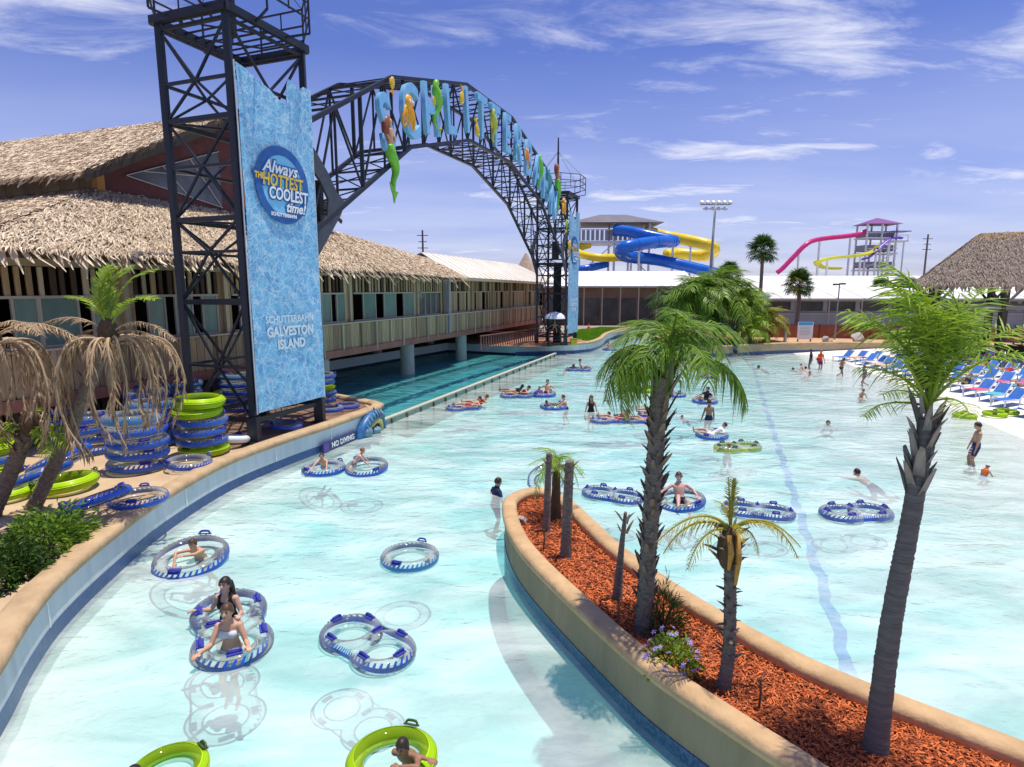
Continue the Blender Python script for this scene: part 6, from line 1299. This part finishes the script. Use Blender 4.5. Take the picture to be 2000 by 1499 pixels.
# ------------------------------------------------------------ slides
def tubeslide(label,col_,pts,r,name='water_slide',supports=(),kind='tube',grp=None,seg=3.2):
    o=empty(name,pts[0],label,'water slide',grp); P=catmull(pts,10)
    if kind=='tube':
        MB().tube(P,r,14).build('chute',col_,o,True)
        for i in range(0,len(P)-1,7):
            a,b=P[i],P[min(i+1,len(P)-1)]; d=(b-a).normalized(); MB().tube([a-d*.09,a+d*.09],r*1.05,14).build('flange',col_,o)
    else:
        mb=MB(); n=9
        for i,p_ in enumerate(P):
            d=(P[min(i+1,len(P)-1)]-P[max(i-1,0)]); d.z=0; d.normalize(); sd=Vector((d.y,-d.x,0))
            for lay,rr_ in ((0,r),(1,r*.86)):
                for j in range(n): a=math.pi+math.pi*j/(n-1); mb.v.append(tuple(p_+sd*rr_*math.cos(a)+Vector((0,0,1))*rr_*(math.sin(a)*.75)))
        for i in range(len(P)-1):
            k=i*2*n; k2=k+2*n
            for j in range(n-1): mb.f.append((k+j,k+j+1,k2+j+1,k2+j)); mb.f.append((k2+n+j,k2+n+j+1,k+n+j+1,k+n+j))
            mb.f.append((k,k2,k2+n,k+n)); mb.f.append((k+n-1,k+2*n-1,k2+2*n-1,k2+n-1))
        mb.build('chute',col_,o,True)
    for t in supports:
        p_=P[int(t*(len(P)-1))]; bar('support',o,(p_.x,p_.y,PZ),(p_.x,p_.y,p_.z-r*.7),.35,.35,M('slide_steel',(.66,.67,.7),rough=.5))
    return o
bl=M('slide_blue',(.008,.10,.5),(.012,.14,.58),scale=.4,rough=.25,world=True); yl=M('slide_yellow',(.78,.55,.02),(.85,.65,.04),scale=.4,rough=.3,world=True); pk=M('slide_pink',(.6,.03,.2),rough=.3); pur=M('slide_purple',(.16,.08,.5),rough=.3); lm=M('slide_lime',(.62,.62,.03),(.72,.7,.06),scale=.3,rough=.3,world=True)
def S(px,py,y): u=(px-1000)/1170; v=(749.5-py)/1170; c_,s_=math.cos(R(9)),math.sin(R(9)); t=y/(c_+v*s_); return (u*t,y,6+(v*c_-s_)*t)
tubeslide('blue tube slide twisting down from the roofed slide tower',bl,[S(1200,450,122),S(1225,452,121),S(1262,460,119),S(1310,470,118),S(1312,472,118),S(1275,474,113),S(1225,482,110),S(1212,492,112),S(1226,502,117),S(1270,506,119),S(1330,518,118),S(1400,535,117)],1.12,supports=(.1,.35,.5,.75,.92))
tubeslide('yellow tube slide looping out to the side behind the blue one',yl,[S(1262,452,126),S(1300,462,127),S(1345,470,124),S(1385,480,122),S(1395,490,124),S(1375,500,128),S(1330,496,130),S(1300,498,129)],1.15,supports=(.3,.6,.85))
tubeslide('yellow tube slide curving below the slide tower platform',yl,[S(1150,478,124),S(1133,484,123),S(1130,494,121),S(1145,500,119),S(1175,504,118),S(1215,503,121)],.75,supports=(.3,.7))
tubeslide('small blue slide end beside the far banner',bl,[S(1128,526,118),S(1150,524,118),S(1185,516,120)],.7,supports=(.5,))
t=empty('slide_tower',(19.5,126,PZ),'roofed slide tower with grey hipped roof and white railings','tower'); ws=M('slide_steel',(.66,.67,.7),rough=.5)
for x in (13.5,20.5,27.5):
    for y in (123,130): bar('column',t,(x,y,PZ),(x,y,19.0),.4,.4,ws)
blk('platform',t,(20.5,126.5,15.2),(15.5,8.5,.45),ws); blk('lower_platform',t,(20.5,126.5,9.0),(15,8,.3),ws)
for i in range(17): blk('railing_panel',t,(13.3+i*.92,122.3,16.5),(.62,.08,2.0),M('rail_panel_grey',(.28,.27,.3),rough=.7))
bar('rail',t,(12.8,122.25,17.6),(28.2,122.25,17.6),.15,.15,ws)
mb=MB(); A_=[(11.4,121,18.9),(30,121,18.9),(30,133,18.9),(11.4,133,18.9)]; T_=[(18,127,21.0),(23.5,127,21.0)]
mb.add(A_+T_,[(0,1,5,4),(1,2,5),(2,3,4,5),(3,0,4),(3,2,1,0)]); mb.build('roof',M('roof_slate',(.13,.12,.14),(.18,.17,.19),scale=.4,rough=.6,world=True),t)
for a,b in [((13.5,123,3),(20.5,123,9)),((20.5,123,3),(27.5,123,9)),((13.5,123,9),(20.5,123,15)),((27.5,123,9),(20.5,123,15))]: bar('brace',t,a,b,.2,.2,ws)
# second slide tower
tubeslide('pink slide dropping away from the purple-roofed tower',pk,[S(1692,452,150),S(1676,458,150),S(1650,462,149),S(1620,465,148),S(1590,470,147),S(1572,480,146),S(1552,500,146),S(1530,523,146),S(1518,533,146)],.55,supports=(.2,.45,.7))
tubeslide('lime yellow open slide sweeping round in front of the purple-roofed tower',lm,[S(1712,476,146),S(1714,484,146),S(1700,492,145),S(1675,497,143),S(1630,501,141),S(1602,508,140),S(1597,515,142),S(1612,521,144),S(1640,522,146)],.85,kind='open',supports=(.35,.55,.75))
tubeslide('purple open slide running down beside the lime one',pur,[S(1760,464,148),S(1745,463,147),S(1728,474,146),S(1712,488,145),S(1700,500,145),S(1680,506,146)],.65,kind='open',supports=(.3,.6))
t=empty('slide_tower',(90,152,PZ),'tall narrow slide tower with a purple roof','tower'); x0,x1=S(1685,500,150)[0],S(1747,500,150)[0]
for x in (x0+.3,(x0+x1)/2,x1-.3):
    for y in (149.5,154): bar('column',t,(x,y,PZ),(x,y,21.5),.35,.35,ws)
for z in (6.5,10.5,14.5,18.2): blk('platform',t,((x0+x1)/2,151.7,z),(x1-x0+.4,5,.35),ws); bar('rail',t,(x0-.1,149.1,z+1.2),(x1+.1,149.1,z+1.2),.12,.12,ws)
for z in (8,12,16,19.3): blk('screen',t,((x0+x1)/2,152,z-.2),(x1-x0-.6,3.6,1.5),M('screen_grey',(.3,.28,.32),rough=.8))
mb=MB(); a=[(x0-.6,148.6,21.5),(x1+.6,148.6,21.5),(x1+.6,155,21.5),(x0-.6,155,21.5),((x0+x1)/2,152,23.2)]; mb.add(a,[(0,1,4),(1,2,4),(2,3,4),(3,0,4),(3,2,1,0)]); mb.build('roof',M('roof_purple',(.2,.06,.24),rough=.5),t)
for i in range(4): bar('brace',t,(x0+.3,149.4,3+4*i),(x1-.3,149.4,6.5+4*i),.16,.16,ws)
o=empty('start_platform',S(1752,520,148),'small outlying start platform of the purple slide','platform'); c_=Vector(S(1752,472,149)); blk('deck',o,c_,(3.8,3,.3),ws); 
for dx in (-1.7,1.7): bar('leg',o,(c_.x+dx,c_.y,PZ),(c_.x+dx,c_.y,c_.z),.25,.25,ws); bar('rail_post',o,(c_.x+dx,c_.y-1.4,c_.z),(c_.x+dx,c_.y-1.4,c_.z+1.4),.12,.12,ws)
bar('rail',o,(c_.x-1.8,c_.y-1.4,c_.z+1.4),(c_.x+1.8,c_.y-1.4,c_.z+1.4),.14,.14,ws); blk('canopy',o,(c_.x,c_.y,c_.z+2.3),(4.4,3.4,.2),pur)
# ------------------------------------------------------------ light mast, poles, fan palms
lx,ly=S(1385,560,72)[0],72; o=empty('floodlight_mast',(lx,ly,PZ),'tall grey floodlight mast with a ring of white lamps','light mast'); ztop=S(1388,400,72)[2]; mm=M('mast_grey',(.3,.31,.34),rough=.5)
MB().tube([(lx,ly,.84),(lx+.1,ly,ztop*.6),(lx+.25,ly,ztop)],[.22,.17,.11],12).build('pole',mm,o,True); bar('crossarm',o,(lx-1.5,ly,ztop),(lx+2.0,ly,ztop),.12,.12,mm); bar('crossarm',o,(lx-1.2,ly,ztop-.5),(lx+1.7,ly,ztop-.5),.1,.1,mm)
lampm=M('lamp_white',(.75,.76,.74),rough=.3)
for i in range(6): x=lx-1.4+i*.65; MB().tube([(x,ly-.1,ztop+.1),(x,ly-.35,ztop+.2)],[.12,.28],12).build('lamp',lampm,o,True)
for i in range(4): x=lx-.9+i*.72; MB().tube([(x,ly-.1,ztop-.55),(x,ly-.35,ztop-.5)],[.1,.22],12).build('lamp',lampm,o,True)
def fan_leaf(seed):
    q=random.Random(seed); mb=MB(); tv=[]; mb.tube([(0,0,0),(.55,0,.12),(1.05,0,.1)],[.03,.025,.018],5); tv+=[.6]*len(mb.f)
    for k in range(22):
        a=R(-125+250*k/21); l=q.uniform(.75,.95); d=Vector((math.cos(a),math.sin(a),q.uniform(-.1,.12))); c=Vector((1.05,0,.1)); w_=Vector((-math.sin(a),math.cos(a),0))*.05; m=c+d*l*.6; e=c+d*l-Vector((0,0,.3*l)); mb.add([c,m+w_,e,m-w_],[(0,1,2,3)]); tv.append(min(1,max(0,q.gauss(.45,.25))))
    me=mb.mesh('fan_leaf'); tone(me,tv); me.materials.append(dkgreen); return me
FL=[fan_leaf(i) for i in range(4)]
FLy=[]
for m in FL: c_=m.copy(); c_.materials.clear(); c_.materials.append(green3); FLy.append(c_)
def fan_palm(x,y,zt,lb,s_,n,seed,zb=PZ,tr=.2,mix=0):
    p=empty('fan_palm',(x,y,zb),lb,'palm tree'); trunk(p,[(x,y,zb-.1),(x+.15,y,(zb+zt)/2),(x+.1,y,zt)],tr*1.2,tr,rings=.25,seed=seed,n=10); q=random.Random(seed)
    for i in range(n):
        e=85-130*(i/n)**.9; o=mkobj('leaf',q.choice(FLy if q.random()<mix else FL),p,None,loc=(.1,0,zt-zb+q.uniform(-.15,.15)),rot=(R(q.uniform(-25,25)),-R(e),i*2.4)); o.scale=(s_*q.uniform(.85,1.1),)*3
a=S(1488,492,75); fan_palm(a[0],75,a[2],'tall slim fan palm with round crown behind the palm bed',1.15,46,1)
a=S(1560,557,68); fan_palm(a[0],68,a[2],'shorter fan palm with yellowing crown in front of the grey building',1.05,46,2,mix=.3)
a=S(1421,540,82); fan_palm(a[0],82,a[2],'fan palm crown rising behind the weeping palms',1.2,40,3)
a=S(1800,560,80); fan_palm(a[0]-3,84,a[2]-.3,'small fan palm behind the grey building near the hut',.9,30,4)
def upole(px,py,y,lb):
    b=S(px,py,y); o=empty('utility_pole',(b[0],y,PZ),lb,'utility pole'); pm=M('pole_wood',(.12,.10,.10),rough=.9); MB().tube([(b[0],y,PZ-.1),(b[0],y,b[2])],[.25,.17],10).build('pole',pm,o)
    for k,l in ((1.0,2.2),(2.2,1.6),(3.4,2.0)): bar('crossarm',o,(b[0]-l/2,y,b[2]-k),(b[0]+l/2,y,b[2]-k),.12,.14,pm)
upole(825,450,120,'utility pole sticking up behind the pale metal roof'); upole(1813,458,140,'utility pole sticking up beside the big hut roof')
o=empty('park_lamp',(S(1620,660,62)[0],61.0,PZ),'thin lamp post with a dark twin head at the red fence','lamp post'); x=S(1620,660,62)[0]; zt=S(1620,556,62)[2]; MB().tube([(x,61,PZ-.05),(x+.05,61,zt)],[.09,.06],8).build('pole',mm,o); blk('lamp_head',o,(x-.3,61,zt),(.5,.3,.16),bk); blk('lamp_head',o,(x+.35,61,zt+.05),(.5,.3,.16),bk)
# ------------------------------------------------------------ big thatch hut at right
HO=Vector((30.6,46.2)); HX=Vector((.84,-.5426)); HY=Vector((.5426,.84)); HRZ=math.atan2(HX.y,HX.x)
def Hp(u,v,z): return Vector((HO.x+HX.x*u+HY.x*v,HO.y+HX.y*u+HY.y*v,z))
h=empty('thatch_hut',Hp(8,5,.3),'large open hut with a grey thatch roof and dark timber posts','hut'); hez=6.35; RZ_=10.3
Q1=(Hp(0,0,hez),Hp(20,0,hez),Hp(16,5.2,RZ_),Hp(4.2,5.2,RZ_)); Q2=(Hp(20,10.4,hez),Hp(0,10.4,hez),Hp(4.2,5.2,RZ_),Hp(16,5.2,RZ_))
mb=MB(); slab(mb,*Q1,t=.25); slab(mb,*Q2,t=.25); mb.add([Hp(0,10.4,hez),Hp(0,0,hez),Hp(4.2,5.2,RZ_)],[(0,1,2)]); mb.add([Hp(20,0,hez),Hp(20,10.4,hez),Hp(16,5.2,RZ_)],[(0,1,2)]); rf=mb.build('roof',roofdk,h); ORI[rf.name]=ORI[h.name]
thatch_part(rf,[Q1],150,mat=thg,seed=8,lr=(.35,.75),wr=(.03,.07)); thatch_part(rf,[(Hp(0,10.4,hez),Hp(0,0,hez),Hp(4.2,5.1,RZ_),Hp(4.2,5.3,RZ_))],120,mat=thg,seed=9,lr=(.35,.75),wr=(.03,.07))
thatch_part(rf,[(Hp(3.6,4.5,RZ_-.5),Hp(16,4.5,RZ_-.5),Hp(16,5.3,RZ_+.08),Hp(4.1,5.3,RZ_+.08))],90,mat=leafmat('thatch_cap',(.35,.2,.07),(.62,.42,.2),trans=.05,rough=.9),name='ridge_cap',seed=10,lr=(.3,.6))
q=random.Random(4); fg=[]
for m in fr: c_=m.copy(); c_.materials.clear(); c_.materials.append(thg); fg.append(c_)
for i in range(120):
    o=mkobj('eave_leaf',q.choice(fg),rf,None,loc=Hp(18*i/119,-.05,hez+q.uniform(-.05,.12))-ORI[h.name],rot=(R(q.uniform(20,50)),R(q.uniform(-14,14)),HRZ+q.gauss(0,.25))); o.scale=(1.3,)*3
tim=M('hut_timber',(.05,.038,.03),(.09,.07,.055),scale=2,rough=.9); bmg=M('beam_grey',(.22,.19,.17),(.28,.25,.22),scale=2,rough=.9)
for u in (1.5,5.6,9.8,14):
    for v in (1.0,9.4):
        bar('post',h,Hp(u,v,.15),Hp(u,v,6.4),.4,.4,tim)
        for s_ in (-1,1): bar('brace',h,Hp(u,v,4.75),Hp(u+s_*1.3,v,6.45),.16,.18,bmg if s_>0 else tim)
    bar('cross_beam',h,Hp(u,1,4.62),Hp(u,9.4,4.62),.26,.28,tim); bar('rafter',h,Hp(u,.3,6.2),Hp(max(u,4.2),5.2,RZ_-.4),.16,.2,tim); bar('rafter',h,Hp(u,10.1,6.2),Hp(max(u,4.2),5.2,RZ_-.4),.16,.2,tim)
for v in (1.0,9.4): bar('beam',h,Hp(.6,v,4.62),Hp(16,v,4.62),.3,.34,bmg); bar('beam',h,Hp(.6,v,6.3),Hp(16,v,6.3),.22,.26,tim)
bar('bar_counter',h,Hp(7,8.6,.9),Hp(15,8.6,.9),.9,1.1,wooddk); 
for i in range(9): bar('slat',h,Hp(6.4+i*.55,9.7,.4),Hp(6.4+i*.55,9.7,3.0),.1,.08,bmg)
bar('rail',h,Hp(6.2,9.7,2.2),Hp(14,9.7,2.2),.1,.12,bmg)
cb=Hp(4.2,5.5,0); o=empty('cabinet',(cb.x,cb.y,.3),'dark upright cabinet standing under the big hut','cabinet'); blk('body',o,(cb.x,cb.y,1.6),(1.1,.9,2.6),M('cabinet_dark',(.05,.05,.055),rough=.6)); blk('door_panel',o,(cb.x,cb.y-.47,1.6),(.9,.04,2.3),M('cabinet_door',(.08,.08,.085),rough=.4))
# ------------------------------------------------------------ beach loungers
slb=M('sling_blue',(.02,.13,.5),(.03,.18,.58),scale=5,rough=.7,rand=.15); frm=M('lounger_white',(.7,.72,.75),rough=.5)
def make_lounger():
    o=empty('sun_lounger',(0,0,0)); ORI[o.name]=Vector((0,0,0))
    for s_ in (-1,1): bar('side_rail',o,(s_*.32,-.95,.32),(s_*.32,.45,.32),.05,.06,frm); bar('back_rail',o,(s_*.3,.42,.34),(s_*.3,1.0,.82),.04,.05,frm)
    for x in (-.32,.32):
        for y in (-.8,.35): bar('leg',o,(x,y,0),(x,y,.32),.05,.05,frm)
    a=MB(); n=9
    for i in range(n):
        y=-.95+1.38*i/(n-1); z=.345-.03*math.sin(math.pi*i/(n-1)); a.v+=[(-.3,y,z),(.3,y,z)]
    for i in range(n-1): a.f.append((2*i,2*i+1,2*i+3,2*i+2))
    a.build('seat_sling',slb,o); b_=MB().add([(-.29,.44,.36),(.29,.44,.36),(.29,1.0,.83),(-.29,1.0,.83),(-.29,.46,.34),(.29,.46,.34),(.29,1.02,.81),(-.29,1.02,.81)],[(0,1,2,3),(7,6,5,4),(0,4,5,1),(2,6,7,3)]); b_.build('back_sling',slb,o); return o
LP=make_lounger(); first=True
towel=[C('tw1',(.7,.7,.72)),C('tw2',(.1,.45,.5)),C('tw3',(.65,.1,.2)),C('tw4',(.65,.5,.05)),C('tw5',(.25,.3,.6)),C('tw6',(.75,.45,.3)),C('tw7',(.35,.55,.2))]; tn=['white','teal','red','yellow','violet','peach','green']
q=random.Random(12); spots=[]
row0=[(27.9,50.2),(28.6,49.4),(29.3,48.6),(28.2,47.4),(28.0,45.8),(27.6,44.2),(27.4,42.6),(27.2,40.9),(26.9,39.2),(26.9,37.6),(26.6,36.0),(26.3,34.4),(26.0,32.9),(25.7,31.4),(25.2,29.9),(24.4,27.4),(24.8,26.0)]
for (x,y) in row0: spots.append((x,y,0))
for (x,y) in row0[3:]: spots.append((x+2.6,y+.6,1))
for (x,y) in row0[5:]: spots.append((x+5.2,y+1.0,2))
cntr={}; ORD='first second third fourth fifth sixth seventh eighth ninth tenth eleventh twelfth thirteenth fourteenth fifteenth sixteenth seventeenth'.split()
for i,(x,y,r_) in enumerate(spots):
    z=floor_z(x,y); a=R(-65)+q.uniform(-.15,.15)
    if i==0: o=LP
    else: o=copy_tree(LP)
    o.location=(x,y,z); o.rotation_euler=(0,0,a); o['category']='sun lounger'; o['group']='blue loungers on the beach'
    rowname=['waterside row','middle row','back row'][r_]; cntr[r_]=cntr.get(r_,0)+1; on=ORD[cntr[r_]-1]
    k=q.randrange(11)
    if k<6:
        cn=tn[k]; t=empty('towel',(x,y,z),f'{cn} towel on the {on} lounger from the fence in the {rowname}','towel','towels on the loungers',rz=a); ORI[t.name]=Vector((0,0,0)); mb=MB(); n=7
        for j in range(n): yy=-.7+1.1*j/(n-1); mb.v+=[(-.36,yy,.29+q.uniform(0,.02)),(-.31,yy,.375+q.uniform(0,.02)),(0,yy,.345+q.uniform(0,.04)),(.31,yy,.375),(.36,yy,.28+q.uniform(0,.02))]
        for j in range(n-1):
            for e in range(4): mb.f.append((5*j+e,5*j+e+1,5*j+6+e,5*j+5+e))
        mb.build('cloth',towel[k],t,True)
        o['label']=f'blue lounger with {cn} towel, {on} from the fence in the {rowname}'
    else: o['label']=f'bare blue lounger, {on} from the fence in the {rowname}'
for (x,y,lb,pose,sk,wr) in [(26.4,34.5,'sunbather in black stretched out on a lounger at the water edge','recline','tan',(('suit',black),)),(31.2,37.4,'sunbather in red lying on a lounger under the hut palms','recline','warm',(('suit',red),)),(30.6,39.3,'sunbather with a white shirt on a lounger behind the front row','recline','fair',(('shirt',white),)),(28.4,33.0,'sunbather in pink on a lounger in the middle row','recline','warm',(('suit',pinkc),)),(29.0,42.8,'sunbather in lilac on a lounger behind the front row','recline','fair',(('rash',mauve),)),(32.0,40.5,'sunbather in orange among the loungers near the hut','recline','tan',(('trunks',orange),))]:
    person(lb,pose,x,y,floor_z(x,y)+.46,R(115),1.65,sk,'dark',wr,group='sunbathers on the loungers')
for (x,y,lb,wr) in [(34.2,38.8,'person in a light blue shirt standing among the loungers near the hut',(('shirt',ltblue),('trunks',navy))),(33.2,41.4,'person in a violet shirt standing beside the hut post',(('shirt',C('violet',(.2,.15,.5))),('trunks',black))),(35.3,37.6,'person in dark clothes standing in the shade by the hut',(('shirt',grayc),('trunks',navy)))]:
    person(lb,'stand',x,y,floor_z(x,y),R(130),1.72,'tan','dark',wr,group='people by the hut')
# ------------------------------------------------------------ sea creature relief and sign on the pool wall
i0=min(range(len(LC)),key=lambda i:abs(LC[i][1]-23.6)); A=Vector(LC[i0]); B_=Vector(LC[-1]); d=(B_-A).normalized(); nrm=Vector((d.y,-d.x)); rzw=math.atan2(d.y,d.x)
def onwall(u,z,out): p=A+d*u+nrm*out; return Vector((p.x,p.y,z))
o=empty('sea_creature_relief',onwall(.7,0,.1),'blue ribbed sea creature relief rising from the water on the pool wall','sculpture')
seab=M('creature_blue',(.02,.09,.26),(.04,.18,.4),scale=8,rough=.4); seag=M('creature_grey',(.10,.2,.28),(.2,.32,.38),scale=6,rough=.5)
arc=[onwall(-.35,-.15,.14),onwall(-.15,.2,.15),onwall(.2,.5,.16),onwall(.7,.74,.16),onwall(1.2,.72,.16),onwall(1.55,.45,.16),onwall(1.75,.0,.15)]
MB().tube(catmull(arc,5),[.12,.14,.16,.17,.18,.19,.2,.21,.22,.23,.23,.23,.23,.22,.22,.21,.2,.2,.19,.18,.17,.16,.15,.14,.13,.12,.11,.1,.09,.08,.07][:31],12).build('back',seab,o,True)
MB().tube(catmull([onwall(.55,.32,.2),onwall(.95,.5,.2),onwall(1.3,.4,.2),onwall(1.45,.05,.2)],5),[.08,.09,.1,.11,.12,.13,.13,.13,.12,.12,.11,.1,.09,.08,.07,.06],10).build('belly',M('creature_yellow',(.6,.5,.15),rough=.5),o,True)
for k in range(8): c_=catmull(arc,5)[8+2*k]; MB().ell(c_+Vector((nrm.x,nrm.y,0))*.04,(.25,.25,.03),10,5,Matrix.Rotation(R(90),3,'Y')@Matrix.Rotation(R(20),3,'X')).build('rib',seag,o,True) if 0 else MB().tube([c_+Vector((nrm.x*.2,nrm.y*.2,-.14)),c_+Vector((nrm.x*.24,nrm.y*.24,.02)),c_+Vector((nrm.x*.12,nrm.y*.12,.2))],[.03,.035,.03],6).build('rib',seag,o,True)
MB().tube([onwall(1.62,.5,.14),onwall(1.72,.85,.13),onwall(1.7,1.02,.12)],[.1,.05,.015],8).build('horn',seab,o,True); MB().tube([onwall(1.0,.86,.14),onwall(.96,1.02,.13),onwall(.93,1.1,.12)],[.06,.04,.012],8).build('horn',seag,o,True)
MB().ell(onwall(.15,.2,.2),(.3,.3,.26),12,9).build('shoulder',seag,o,True); MB().ell(onwall(.85,.12,.24),(.26,.26,.16),12,9).build('fin',seag,o,True)
s_=empty('wall_sign',onwall(-1.6,.1,.05),'dark blue strip sign with white lettering low on the pool wall','sign'); sm_=M('sign_dark',(.03,.04,.13),rough=.5)
c_=onwall(-1.5,.18,.09); blk('panel',s_,c_,(2.3,.08,.36),sm_,rz=rzw)
me=text_mesh('NO DIVING',.29,.006,.006); me.materials.append(M('print_white',(.82,.85,.86),rough=.55)); t_=mkobj('lettering',me,s_); p_=onwall(-1.35,.18,.145)-ORI[s_.name]; t_.matrix_local=Matrix.Translation(p_)@Matrix.Rotation(rzw,4,'Z')@Matrix.Rotation(R(90),4,'X')
blk('emblem',s_,onwall(-2.45,.18,.14),(.3,.02,.28),M('emblem_violet',(.12,.06,.3),rough=.5),rz=rzw)
